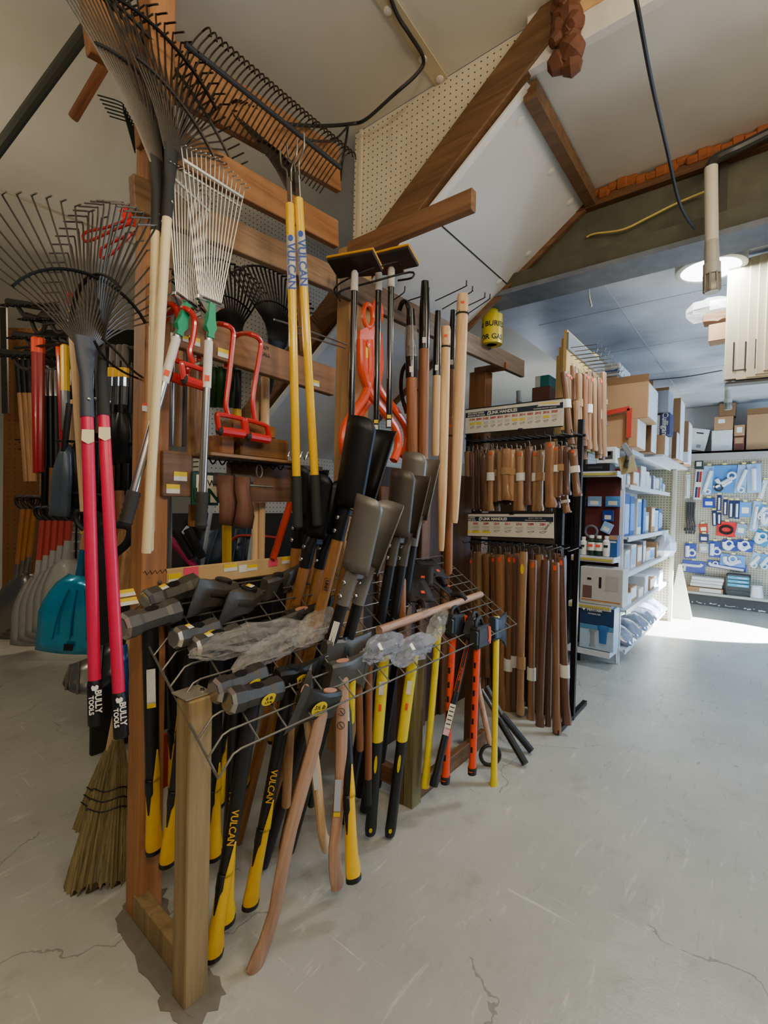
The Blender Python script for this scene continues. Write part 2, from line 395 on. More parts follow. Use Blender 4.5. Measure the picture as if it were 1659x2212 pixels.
def ceil_mat(name, c, dirt):
    m, nt, b = nodes(name); L = nt.links.new; ge = N(nt, 'ShaderNodeNewGeometry')
    n1 = N(nt, 'ShaderNodeTexNoise', Scale=.9, Detail=5.0, Roughness=.55); L(ge.outputs['Position'], n1.inputs['Vector'])
    c1 = N(nt, 'ShaderNodeValToRGB'); e = c1.color_ramp.elements; e[0].position = .3; e[0].color = lin(dirt); e[1].position = .62; e[1].color = lin(c)
    L(n1.outputs['Fac'], c1.inputs['Fac']); L(c1.outputs[0], b.inputs['Base Color'])
    b.inputs['Roughness'].default_value = .45
    n2 = N(nt, 'ShaderNodeTexNoise', Scale=7.0, Detail=3.0); L(ge.outputs['Position'], n2.inputs['Vector'])
    bp = N(nt, 'ShaderNodeBump', Strength=.1, Distance=.02); L(n2.outputs['Fac'], bp.inputs['Height']); L(bp.outputs[0], b.inputs['Normal'])
    return m
M_CEIL = ceil_mat('foam_board_ceiling', '#d8d4c8', '#c6c0b0')
M_CEILF = ceil_mat('foil_board_ceiling', '#c8ccd4', '#7c7e86'); 
slab('floor', -9, 3.6, -3, 9.6, -.1, 0, M_FLOOR)
slab('ceiling', -9, 3.6, -3, YP, ZC, ZC+.1, M_CEIL)
slab('ceiling', -9, -1.96, YP, 9.6, ZC, ZC+.1, M_CEIL)
slab('ceiling', -.89, 3.6, YP, YB+.25, 3.44, 3.54, M_CEIL)
slab('ceiling', -1.94, 3.6, YB+.25, 9.6, ZF, ZF+.1, M_CEILF)
# step between the two ceilings: white trim and yellowed foam
b = MB(); b.box((1.36, YP-.02, 3.56), (4.5, .04, .24)); struct(b.build('trim_1', plain('white_trim', '#e2dcd0', .6), base=False, smooth=0))
b = MB(); b.box((1.36, YP-.042, 3.595), (4.5, .006, .085)); struct(b.build('trim_2', plain('yellowed_foam', '#cfa468', .8, var=.45, scale=9, bump=.5), base=False, smooth=0))
M_PEG = pegboard('cream_pegboard', '#ddd0b4', '#3a2c1c', .034, (0, 2), .12)
M_PEGX = pegboard('grey_pegboard', '#c9c4b8', '#302820', .034, (1, 2), .13)
M_PEGF = pegboard('far_pegboard', '#b4ae9a', '#5c5646', .036, (0, 2), .19)
M_PEGB = pegboard('brown_pegboard', '#946230', '#5a3818', .05, (0, 2), .13)
# pegboard wall above the stair, cut along the stair stringer
SL = .717
def sz(x): return 3.40+SL*(x+.893)
b = MB(); n = 2
poly = [(-1.96, ZC), (-.66, ZC), (-.72, 3.55), (-1.70, sz(-1.70)+.14), (-1.96, sz(-1.96)+.14)]
b.prism(poly, .012, frame((0, YP+.01, 0), (1, 0, 0), (0, 0, 1))); struct(b.build('wall_back', M_PEG, base=False, smooth=0))
b = MB(); b.box((-1.905, YP-.005, 3.1), (.02, .012, 1.15)); struct(b.build('trim_3', plain('cream_strip', '#d8caac', .6), base=False))
slab('wall_left', -3.08, -3.02, 1.75, 4.2, .1, ZC, M_PEGX)
slab('wall_far', -9, 3.6, YW, YW+.1, 0, 2.42, M_PEGF)
slab('wall_far', -9, 3.6, YW+.02, YW+.12, 2.42, ZC, plain('far_plaster', '#c2c4c4', .8, scale=3))
slab('wall_side', -9.1, -9, -3, 9.6, 0, ZC, plain('side_plaster', '#b8b2a6', .8, scale=3))
# stair: stringer, foam-board underside, end stringer
M_STR = wood('stained_stringer', '#7c5a38', '#52361e', axis=0, scale=6, vary=.05)
def slope_box(mb, x0, x1, y0, y1, t, off=0, ch=0):
    a = V((x0, (y0+y1)/2, sz(x0)+off)); c = V((x1, (y0+y1)/2, sz(x1)+off)); mb.beam(a, c, y1-y0, t, (0, 0, 1), ch)
t = thing('staircase', 'enclosed staircase underside rising to the ceiling with brown stringer and white board soffit', 'staircase', (-1.9, 2.6, 2.6))
b = MB(); slope_box(b, -3.5, -.70, YP-.05, YP+.0, .17, .135, .006); b.build('stringer', M_STR, t, True)
b = MB(); slope_box(b, -3.5, -.893, YP-.005, YB, .03, .015); so_ = b.build('soffit', plain('foam_board', '#cfcdc8', .4, var=.05, scale=3), t, True, smooth=0)
b = MB(); slope_box(b, -3.5, -.9, YP-.03, YP+.012, .012, -.006); b.build('board_edge', plain('white_edge', '#e4e0d4', .5), t, True, smooth=0)
b = MB(); b.beam((-.885, YP, 3.385), (-.885, YB, 3.385), .06, .08); b.build('header', M_STR, t, True, smooth=0)
b = MB(); slope_box(b, -3.5, -.92, YB, YB+.03, .07, -.0); b.build('stringer', M_STR, t, True, smooth=0)
b = MB(); xs = -1.42; b.box((xs, (YP+YB)/2, sz(xs)-.003), (.008, YB-YP, .004), Matrix.Rotation(-math.atan(SL), 3, 'Y')); b.build('seam', plain('dark_seam', '#2c2824', .8), so_, True, smooth=0)
b = MB()
for x, y in ((-.97, YP+.09), (-1.42, YP+.05), (-1.44, YB-.08), (-.97, YB-.12), (-.97, 2.62), (-1.25, YB-.06)):
    Rm = Matrix.Rotation(-math.atan(SL), 3, 'Y'); b.lathe([(.024, 0), (.024, -.004), (.012, -.008), (.001, -.008)], (x, y, sz(x)), Rm, 14)
b.build('plastic_washer', plain('washer', '#d6d2c4', .4), so_, True)
M_SPF = plain('expanding_foam', '#643a22', .7, var=.5, scale=25, bump=.6)
def blobs(name, pts, m, parent=None):
    b = MB()
    for p, r in pts:
        prof = [(r*.05, -r), (r*.6, -r*.8), (r, 0), (r*.7, r*.75), (r*.05, r)]; b.lathe(prof, p, Matrix.Rotation(random.random()*3, 3, (random.random(), random.random(), 1)), 9)
    return b.build(name, m, parent, parent is not None)
blobs('foam_bead', [(V((-.70+random.uniform(-.05, .04), YP-.05+random.uniform(-.02, .02), 3.64-.28*i/19)), random.uniform(.03, .055)) for i in range(20)], M_SPF, t)
blobs('foam_bead', [(V((-.90, YP+.15+.8*i/9, 3.40)), random.uniform(.012, .03)) for i in range(10)], plain('white_foam', '#cfc6b2', .7, bump=.6), t)
# steel beam over the opening
t = thing('steel_beam', 'long greenish painted steel beam above the opening to the next room', 'beam', (0, YB+.12, 2.96))
M_BEAM = plain('weathered_beam_paint', '#4e4c3c', .6, var=.5, scale=9, bump=.2)
M_BEAMU = plain('beam_underside', '#666c76', .6, var=.45, scale=12)
b = MB(); b.box((.8, YB+.06, 3.19), (5.5, .03, .46)); b.build('web', M_BEAM, t, True, smooth=0)
b = MB(); b.box((.8, YB+.12, 2.965), (5.5, .25, .03)); b.build('flange', M_BEAMU, t, True, smooth=0)
b = MB(); b.box((.8, YB+.0, 3.02), (5.5, .006, .1), Matrix.Rotation(.5, 3, 'X')); b.build('fillet', M_BEAM, t, True, smooth=0)
b = MB()
for i in range(90):
    b.box((-.86+i*.05, YB-.005+random.uniform(-.006, .006), 3.41+random.uniform(-.012, .012)), (.07, .035, .04+random.uniform(0, .025)), ch=.014)
b.build('foam_seal', plain('orange_foam', '#8a4a1e', .75, var=.4, scale=22, bump=.6), t, True)
b = MB(); b.box((1.2, YB+.02, 3.365), (4.4, .05, .05)); b.build('wood_plate', wood('dark_plate', '#6a4422', '#3c2412', axis=0), t, True, smooth=0)
b = MB(); p = onY(1560, 440, YB); b.box((p.x, YB+.03, 3.17), (.035, .02, .4)); b.build('stiffener', plain('dark_paint', '#3a3a30', .6), t, True, smooth=0)
# ceiling batten with fixings
t = thing('ceiling_batten', 'pale flat batten strip screwed to the ceiling with round washers', 'batten', onZ(900, 100, ZC))
a, c = onZ(835, 0, ZC-.006), onZ(955, 178, ZC-.006)
b = MB(); b.beam(a+(a-c)*.5, c, .075, .008); b.build('strip', plain('batten_paint', '#c0b290', .6), t, True, smooth=0)
b = MB()
for px, py in ((838, 22), (913, 127), (950, 170)):
    b.lathe([(.02, 0), (.02, -.006), (.01, -.01), (.001, -.01)], onZ(px, py, ZC-.01))
b.build('washer', plain('washer', '#d6d2c4', .4), t, True)
# seam strips on the left ceiling and foil-board joints
b = MB(); a, c = onZ(0, 410, ZC-.002), onZ(330, 545, ZC-.002); b.beam(a+(a-c), c, .015, .004); struct(b.build('trim_4', plain('seam_strip', '#b5aa94', .6), base=False, smooth=0))
b = MB()
for y in (4.4, 5.6, 6.8, 8.0): b.box((.8, y, ZF-.001), (5, .008, .003))
for x in (-1.0, .25, 1.5): b.box((x, 6.3, ZF-.001), (.008, 6, .003))
struct(b.build('trim_5', plain('foil_tape', '#aeb0b4', .5), base=False, smooth=0))

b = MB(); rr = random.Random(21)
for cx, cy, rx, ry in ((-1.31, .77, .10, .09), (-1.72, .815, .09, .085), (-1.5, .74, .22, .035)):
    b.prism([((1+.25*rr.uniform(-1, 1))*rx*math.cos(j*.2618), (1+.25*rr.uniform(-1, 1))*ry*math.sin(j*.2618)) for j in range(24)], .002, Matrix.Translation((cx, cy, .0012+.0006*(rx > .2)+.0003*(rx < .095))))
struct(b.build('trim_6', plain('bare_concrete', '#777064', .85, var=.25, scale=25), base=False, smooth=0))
# ================================================================== timber rack and wire panel
M_FIR = wood('fir_timber', '#b87e4a', '#8e5a34', scale=5, vary=.08)
M_FIRY = wood('fir_timber_along', '#b47c48', '#87562e', axis=1, scale=5, vary=.1)
M_GREYY = wood('weathered_board_along', '#a07c56', '#664c34', axis=1, scale=6, vary=.08)
M_GREYX = wood('weathered_board_across', '#8a6240', '#563c26', axis=0, scale=6, vary=.08)
M_POST = wood('greyed_post', '#a58a5e', '#7a6442', scale=5, vary=.06)
M_GREENW = wood('treated_post', '#8f8455', '#655c38', scale=5, vary=.06)
M_PALEP = wood('pale_post', '#c49a62', '#9a7040', scale=5, vary=.06)
XR = -1.655
P0 = V((-1.13, 0, .80)); PN = V((.68, 0, 1)).normalized()
def onP(px, py, up=0): return on_plane(px, py, P0+V((0, 0, up)), PN)
def pz(x): return .80+.68*(-1.13-x)
rack = thing('timber_rack', 'tall rough timber frame of posts and rails that carries the hanging garden tools', 'rack', (-1.72, .82, 0))
b = MB(); b.box((-1.722, .815, ZC/2), (.09, .09, ZC), ch=.004); b.build('pillar', M_FIR, rack, True)
b = MB(); b.box((-1.722, 1.87, 1.5), (.09, .17, 2.62), ch=.004); b.build('post', M_PALEP, rack, True)
b = MB(); b.box((-1.87, 3.60, 1.3), (.15, .12, 2.6), ch=.004); b.box((-1.78, 3.60, 2.62), (.28, .05, .05)); b.build('post', wood('brown_post', '#8a5c34', '#5c3a1e', scale=5, vary=.05), rack, True)
b = MB(); b.box((-1.315, .765, .455), (.074, .076, .91), ch=.004); b.build('post', M_POST, rack, True)
def rail(pts, m, t=.038, name='rail', x=XR):
    """board seen as left-top, left-bottom, right-top, right-bottom pixels on the rack's front plane"""
    lt, lb, rt, rb = [onX(p[0], p[1], x) for p in pts]
    a, c = (lt+lb)/2, (rt+rb)/2; h = ((lt.z-lb.z)+(rt.z-rb.z))/2
    b = MB(); b.beam(V((x-t/2, a.y, a.z)), V((x-t/2, c.y, c.z)), t, h, ch=.003); return b.build(name, m, rack, True)
rail([(290, 385), (290, 440), (735, 572), (735, 640)], M_GREYY)
rail([(735, 572), (735, 636), (1133, 779), (1133, 815)], wood('grey_board_long', '#7c6246', '#4c3a28', axis=1, scale=6, vary=.05))
rail([(300, 235), (300, 300), (732, 470), (732, 540)], M_FIRY, x=XR-.045)
rail([(185, -30), (185, 90), (735, 310), (735, 420)], M_FIRY, x=XR-.16)
rail([(386, 672), (386, 746), (724, 794), (724, 857)], wood('brown_rail', '#946a46', '#684829', axis=1, scale=6, vary=.05))
rail([(352, 972), (352, 1072), (415, 978), (415, 1074)], wood('short_board', '#866248', '#5c4230', axis=1, scale=6, vary=.05), name='block')
rail([(500, 1000), (500, 1082), (650, 1006), (650, 1086)], wood('short_board', '#866248', '#5c4230', axis=1), name='block')
b = MB(); b.beam((-1.70, 1.80, 2.64+.14), (-.99, 1.80, 2.64+.14), .04, .09, ch=.003); b.build('arm', M_GREYX, rack, True)
b = MB(); b.beam((-1.70, .79, .05), (-1.33, .78, .05), .045, .09, ch=.003); b.build('floor_rail', M_POST, rack, True)
# middle trestle of the rack
b = MB(); b.box((-1.33, 1.955, .40), (.055, .08, .80), ch=.003); b.build('post', M_GREENW, rack, True)
b = MB(); b.box((-1.385, 1.955, .39), (.05, .085, .78), ch=.003); b.build('post', wood('brown_trestle', '#7a5430', '#4e341c', scale=5), rack, True)
b = MB(); b.beam((-1.34, 2.0, .045), (-1.34, 2.75, .045), .04, .09, ch=.003); b.build('floor_rail', wood('brown_floor_rail', '#7a5430', '#4e341c', axis=1), rack, True)
b = MB(); b.box((-1.36, 2.62, .41), (.06, .08, .82), ch=.003); b.build('post', wood('brown_trestle', '#7a5430', '#4e341c'), rack, True)
b = MB(); b.beam((-1.69, 1.955, .1), (-1.34, 1.955, .1), .045, .09, ch=.003); b.build('floor_rail', wood('brown_trestle_x', '#7a5430', '#4e341c', axis=0), rack, True)
b = MB(); b.box((-1.33, .765, .915), (.085, .085, .004)); b.build('metal_plate', plain('galv_plate', '#b8b09c', .4, .6), rack, True, smooth=0)
b = MB()
for px, py in ((426, 1476), (437, 1490)): b.lathe([(.007, 0), (.006, .004), (.001, .005)], onZ(px, py, .918), n=8)
b.build('screw', M_CHROME, rack, True)
b = MB(); p = onX(345, 1258, -1.675); b.lathe([(.009, 0), (.007, .004), (.001, .005)], p, Matrix.Rotation(math.pi/2, 3, 'Y'), 8); b.build('screw', M_ZINC, rack, True)
# handwriting scrawl on the pillar and the BUY / CALL pencil marks
b = MB(); p = onX(312, 1238, -1.676)
sc = []
for i in range(15): sc.append(V((-1.676, .775+i*.006, p.z+.008*math.sin(i*2.1))))
b.tube(sc, .0012, 4); b.build('pencil_scrawl', M_WIRE, rack, True)
# shelf board with wooden blocks
sa, sb = onX(418, 997, XR), onX(612, 990, XR)
shelf = thing('plank_shelf', 'thin rough plank shelf on wire brackets below the red hay hooks', 'shelf', (XR-.06, (sa.y+sb.y)/2, sa.z))
zs = (sa.z+sb.z)/2
b = MB(); b.box((XR+.02, (sa.y+sb.y)/2, zs), (.19, sb.y-sa.y, .012), ch=.002); b.build('plank', wood('shelf_plank', '#8c6a48', '#5c4228', axis=1), shelf, True)
b = MB()
for i in range(9):
    y = sa.y+.05+(sb.y-sa.y-.1)*i/8; b.tube(cr([(XR+.02, y, zs-.006), (XR+.03, y+.01, zs-.03), (XR+.04, y+.02, zs-.012)], 3), .003, 6)
b.tube([(XR+.1, sa.y+.02, zs-.012), (XR+.1, sb.y-.02, zs-.012)], .003, 6)
b.build('wire_bracket', M_WIRE, shelf, True)
blk = wood('orange_block', '#b5702e', '#7e4618', axis=1, vary=.3); bz = zs+.006
def block(yc, z0, size, lab, rot=0, m=blk):
    b = MB(); b.box((XR+.02, yc, z0+size[2]/2), size, Matrix.Rotation(rot, 3, 'Z'), ch=.006); return tag(b.build('wooden_block', m), lab, 'block', 'wooden blocks on the plank shelf')
y0 = onX(452, 960, XR).y; y1 = onX(590, 960, XR).y
block(y0+.035, bz, (.1, .06, .075), 'small orange-brown wooden block at the left end of the plank shelf')
block((y0+y1)/2+.05, bz, (.13, (y1-y0)*.78, .085), 'long dark wooden block lying on the plank shelf', m=wood('dark_block', '#7c5426', '#4e3314', axis=1))
block((y0+y1)/2+.0, bz+.086, (.11, (y1-y0)*.72, .05), 'flat wooden offcut on top of the block stack on the plank shelf', .05, m=wood('mid_block', '#94602c', '#5e3a18', axis=1))
# row of bent hooks right of the shelf
t = thing('hook_strip', 'row of bright bent wire hooks right of the plank shelf', 'hooks', onX(630, 990, XR))
b = MB(); pts = []
pa, pb = onX(590, 985, XR+.01), onX(672, 985, XR+.01)
for i in range(25):
    f = i/24; pts.append(pa.lerp(pb, f)+V((.01, 0, .018*math.sin(i*math.pi/2))))
b.tube(cr(pts, 2), .003, 6); b.build('wire', M_CHROME, t, True)
b = MB(); b.box(((XR-.03), (pa.y+pb.y)/2, pa.z-.035), (.08, pb.y-pa.y+.15, .02)); b.build('ledge', wood('ledge', '#5c4028', '#38261a', axis=1), t, True, smooth=0)
# price tags on the rails
def railtag(px, py, x=XR, w=.045, h=.03, rot=0):
    M = frame(onX(px, py, x+.002), (0, math.cos(rot), math.sin(rot)), (0, -math.sin(rot), math.cos(rot))); return tagsticker(rack, M, w, h, True)
for q in ((420, 737, .045), (483, 763, .05), (683, 828, .04), (390, 1029, .05), (374, 1056, .05), (403, 733, .03)): railtag(q[0], q[1], w=q[2], h=q[2]*.65)
b = MB(); M = frame(onX(316, 882, -1.675), (0, 1, 0), (0, 0, 1)); sticker(rack, M, .028, .022, M_WHITE, world=True); sticker(rack, M @ Matrix.Translation((0, .012, .0003)), .028, .008, M_ORANGE, world=True)
for s, px, py in (('BUY', 573, 751), ('CALL', 573, 766)):
    text(s, .022, M_WIRE, rack, frame(onX(px, py, XR+.003), (0, 1, 0), (0, 0, 1)), 'pencil_note', world=True)
# ---- wire grid
grid = thing('wire_grid', 'sloping steel wire grid panel on the timber rack, hammers and axes hung through it', 'wire grid', (-1.4, 1.7, .98))
M_GRID = plain('grid_wire', '#6e6a60', .4, .5)
Y0, Y1 = .86, 2.72; X0, X1 = -1.13, -1.66
b = MB(); nw = 11
for i in range(nw):
    x = X0+(X1-X0)*i/(nw-1); z = pz(x)
    b.tube([(x, Y0-.13, z-.055), (x, Y0-.085, z-.006), (x, Y0-.06, z), (x, Y1, z)], .0034, 6)
b.build('long_wire', M_GRID, grid, True)
b = MB(); q = .006
for y in [Y0+.005+.104*i for i in range(18)]: b.tube([(X0, y, pz(X0)-q), (X1, y, pz(X1)-q)], .003, 6)
b.tube([(X0+.0, Y0-.13, pz(X0)-.055), (X1, Y0-.13, pz(X1)-.055)], .004, 6)
b.tube([(X0, Y1, pz(X0)-q), (X1, Y1, pz(X1)-q)], .0035, 6)
b.build('cross_wire', M_GRID, grid, True)
# price labels clipped to the grid's left end
for px, py in ((272, 1281), (278, 1299)):
    M = frame(onP(px, py, .015), (.1, 1, .05), (-.6, 0, .5)); tagsticker(grid, M, .055, .03, True)
# back board with price labels
bd = thing('label_board', 'long tan board behind the wire grid covered with yellow and pink price labels', 'board', (-1.70, 1.2, 1.19))
a, c = onX(350, 1252, -1.70), onX(655, 1215, -1.70)
b = MB(); b.beam(a, c, .012, .075, ch=.004); bo = b.build('board', plain('tan_board', '#cdaa74', .7, var=.06), bd, True)
for px, py, m, w, h in ((378, 1250, None, .05, .04), (413, 1238, M_PINK, .06, .045), (498, 1226, None, .06, .03), (525, 1228, M_WHITE, .04, .03), (590, 1216, M_PINK, .05, .03), (620, 1210, None, .06, .03), (545, 1226, None, .05, .025)):
    M = frame(onX(px, py, -1.692), (0, 1, .02), (0, 0, 1))
    if m is None: tagsticker(bd, M, w, h, True)
    else: sticker(bd, M, w, h, m, world=True)

b = MB(); b.box((-1.79, 2.62, .86), (.02, 1.42, 1.72)); b.build('added_dark_backing', wood('added_backing_wood', '#4e3624', '#2a1c12', scale=5, vary=.02), rack, True, smooth=0)  # board added to darken the rack interior behind diggers and trestle
for y, z, w_, c1 in ((2.22, .8, .09, '#8a5c34'), (2.48, .82, .07, '#9a683c'), (2.66, .84, .10, '#7c5230'), (2.95, .85, .08, '#90603a')):
    b = MB(); b.box((-1.765, y, z), (.025, w_, z*2), ch=.003); b.build('plank', wood('back_plank'+c1, c1, '#543820', scale=6, vary=.02), rack, True)
# ================================================================== striking tools on the grid
HK = 1.0
def oval(z, a, c, n=14, x=0, y=0): return [V((x+a*math.cos(2*math.pi*j/n), y+c*math.sin(2*math.pi*j/n), z)) for j in range(n)]
def loc_cam(M): return (M.inverted() @ CAM)
def side_frame(M, z, r, ang_off=0):
    """frame on the handle surface facing the aisle: x runs down the handle, normal outward"""
    c = loc_cam(M); a = math.atan2(c.y, c.x)+ang_off; n = V((math.cos(a), math.sin(a), 0))
    return frame(n*r+V((0, 0, z)), (0, 0, -1), n.cross(V((0, 0, -1))))
M_VTXT = plain('gold_print', '#e8b012', .5)
def fg_handle(root, M, L, txt=True, k=1.28):
    """black sleeve over yellow fibreglass with a flared rubber end"""
    b = MB(); b.loft([oval(L*.34, .0185*k, .0155*k), oval(L*.5, .0185*k, .0155*k), oval(L*.75, .020*k, .016*k), oval(L*.9, .021*k, .017*k), oval(L+.02, .020*k, .016*k)]); slv = b.build('sleeve', M_BLK, root)
    b = MB(); b.loft([oval(.012, .024*k, .017*k, x=.004), oval(.035, .026*k, .017*k, x=.004), oval(.08, .021*k, .016*k), oval(.16, .0185*k, .0155*k), oval(L*.34, .018*k, .015*k)]); b.build('grip', M_YEL, root)
    b = MB(); b.loft([oval(-.006, .021*k, .015*k, x=.006), oval(-.002, .026*k, .018*k, x=.005), oval(.014, .0262*k, .0175*k, x=.005)]); b.build('end_cap', M_BLK, root)
    c = loc_cam(M); ang = math.atan2(c.y, c.x)
    # black tongue running down over the yellow grip, yellow streak running up over the sleeve
    for a0, z0, z1, m, nm, r in ((ang-.55, L*.19, L*.345, M_BLK, 'sleeve_tongue', .0004), (ang+.75, L*.335, L*.47, M_YEL, 'grip_streak', .0004)):
        b = MB(); g = []
        for i in range(9):
            f = i/8; z = z0+(z1-z0)*f; wd = .10+.55*(f if nm == 'sleeve_tongue' else 1-f)
            if nm == 'sleeve_tongue' and f > .5: wd = .65
            rowv = []
            for kk in (-1, -.5, 0, .5, 1):
                a = a0+kk*wd; rowv.append(V(((.0200*k+r)*math.cos(a), (.0172*k+r)*math.sin(a), z)))
            g.append(rowv)
        b.sheet(g); b.build(nm, m, root, solid=.001)
    if txt:
        f = side_frame(M, L*.53, .0205*k); text('VULCAN', .03, M_VTXT, slv, f, bold=.0004)
def wood_handle(root, M, L, m, curved=True, stamp=False, oversz=1.4):
    k = oversz
    z = [0, .02, .05, .10, .2, .35, .5, .65, .8, .93, 1.0]
    xo = [.012, .014, .010, .002, -.004, .004, .008, .004, 0, 0, 0] if curved else [0]*11
    a = [.018, .023, .024, .020, .0175, .018, .019, .020, .021, .020, .019]
    c = [.011, .013, .0135, .0125, .012, .0125, .013, .0135, .0125, .010, .009]
    if not curved: a = [.020, .021, .019, .018, .0175, .018, .0185, .019, .02, .022, .022]
    b = MB(); b.loft([oval(z[i]*L, a[i]*k, c[i]*k, x=xo[i]*1.6) for i in range(11)]); b.build('handle', m, root)
def axe_head(root, L, m, bit=.125, h=.085, poll=.055, flare=.045, name='head', dirx=1, th=.022):
    """single-bit axe head along local x"""
    def ring(x, hz, t, zc): 
        return [V((dirx*x, s*t, zc+q)) for s, q in ((-.6, -hz), (.6, -hz), (1, -hz*.8), (1, hz*.8), (.6, hz), (-.6, hz), (-1, hz*.8), (-1, -hz*.8))]
    zc = L-h*.45
    rs = [ring(-poll, h*.40, th*.9, zc), ring(-poll+.006, h*.44, th, zc), ring(-.02, h*.42, th*1.1, zc), ring(.03, h*.40, th, zc), ring(bit*.62, h*.50, th*.62, zc), ring(bit*.86, h*.5+flare*.55, th*.28, zc-.004), ring(bit, h*.5+flare, th*.05, zc-.01)]
    b = MB(); b.loft(rs); b.build(name, m, root)
    rs = [ring(bit*.80, h*.5+flare*.42, th*.42, zc-.003), ring(bit*.86, h*.5+flare*.56, th*.30, zc-.004), ring(bit+.002, h*.5+flare+.001, th*.07, zc-.01)]
    b = MB(); b.loft(rs); b.build('cutting_edge', plain('ground_edge', '#5d5c5a', .4, .8), root)
    return zc, th, h
def eye(root, z, m, a=.032, c=.013, x=-.01):
    b = MB(); b.loft([oval(z-.002, a, c, x=x), oval(z+.0025, a, c, x=x)]); b.build('handle_end', m, root)
def weight_badge(root, M, zc, y, big, small, x=.03, r=.027):
    cl = loc_cam(M); s = -1 if cl.y < 0 else 1
    f = frame((x, s*(y+.001), zc), (-s*1.0, 0, 0), (0, 0, 1)) if s > 0 else frame((x, s*(y+.001), zc), (1, 0, 0), (0, 0, 1))
    b = MB(); b.loft([[f @ V((r*1.15*math.cos(a*.3142), r*.9*math.sin(a*.3142), zz)) for a in range(20)] for zz in (0, .0012)]); bg = b.build('weight_badge', M_TAGY, root)
    text(big, r*.72, M_BLK, bg, f @ Matrix.Translation((0, r*.2, .0016)), bold=.0003)
    text(small, r*.40, M_BLK, bg, f @ Matrix.Translation((0, -r*.42, .0016)), bold=.0001)
def sledge_head(root, L, m, half=.082, r=.034, face=M_STEEL, hole=True):
    n = 8
    def ring(x, q, zc): return [V((x, q*math.cos(2*math.pi*(j+.5)/n), zc+q*math.sin(2*math.pi*(j+.5)/n))) for j in range(n)]
    zc = L-.005
    b = MB(); b.loft([ring(-half+.012, r, zc), ring(-half*.55, r, zc), ring(-half*.4, r*.86, zc), ring(half*.4, r*.86, zc), ring(half*.55, r, zc), ring(half-.012, r, zc)]); b.build('head', m, root, smooth=20)
    for s in (-1, 1):
        b = MB(); b.loft([ring(s*(half-.0125), r*.995, zc), ring(s*(half-.002), r*.80, zc), ring(s*half, r*.72, zc)][::s]); b.build('striking_face', face, root, smooth=20)
    b = MB(); b.loft([oval(zc+r*.70, .023, .015), oval(zc+r*.83, .023, .015)]); b.build('eye', M_BLK, root)
    return zc, r*.86
def maul_head(root, L, m, dirx=1, q_=1.3):
    def ring(x, hz, t, zc): return [V((dirx*x*q_, s*t*q_, zc+q*q_)) for s, q in ((-.5, -hz), (.5, -hz), (1, -hz*.6), (1, hz*.6), (.5, hz), (-.5, hz), (-1, hz*.6), (-1, -hz*.6))]
    zc = L-.01
    b = MB(); b.loft([ring(-.065, .026, .024, zc), ring(-.06, .032, .029, zc), ring(-.03, .030, .027, zc), ring(.005, .036, .036, zc), ring(.04, .036, .038, zc), ring(.075, .042, .026, zc), ring(.115, .050, .010, zc-.004), ring(.135, .054, .002, zc-.006)]); b.build('head', m, root, smooth=25)
    b = MB()
    for s in (-1, 1): b.loft([ring(x, .006, t, zc+.012)[::1] for x, t in ((.0, .030), (.05, .043), (.09, .024))])
    b.build('head_ridge', m, root)
    b = MB(); b.loft([oval(zc+.040, .040, .030, 18), oval(zc+.052, .040, .030, 18), oval(zc+.055, .036, .027, 18)]); b.build('eye_plug', M_BLK, root)
    return zc
def hang(hl, hr, bt, L, up=.03, fr=.5):
    """head seen between two pixels just above the grid, handle end seen at a third"""
    a, c = onP(*hl, up), onP(*hr, up); h = a.lerp(c, fr); q = butt_at(bt[0], bt[1], h, L); return axM(q, h, c-a), (h-q).length
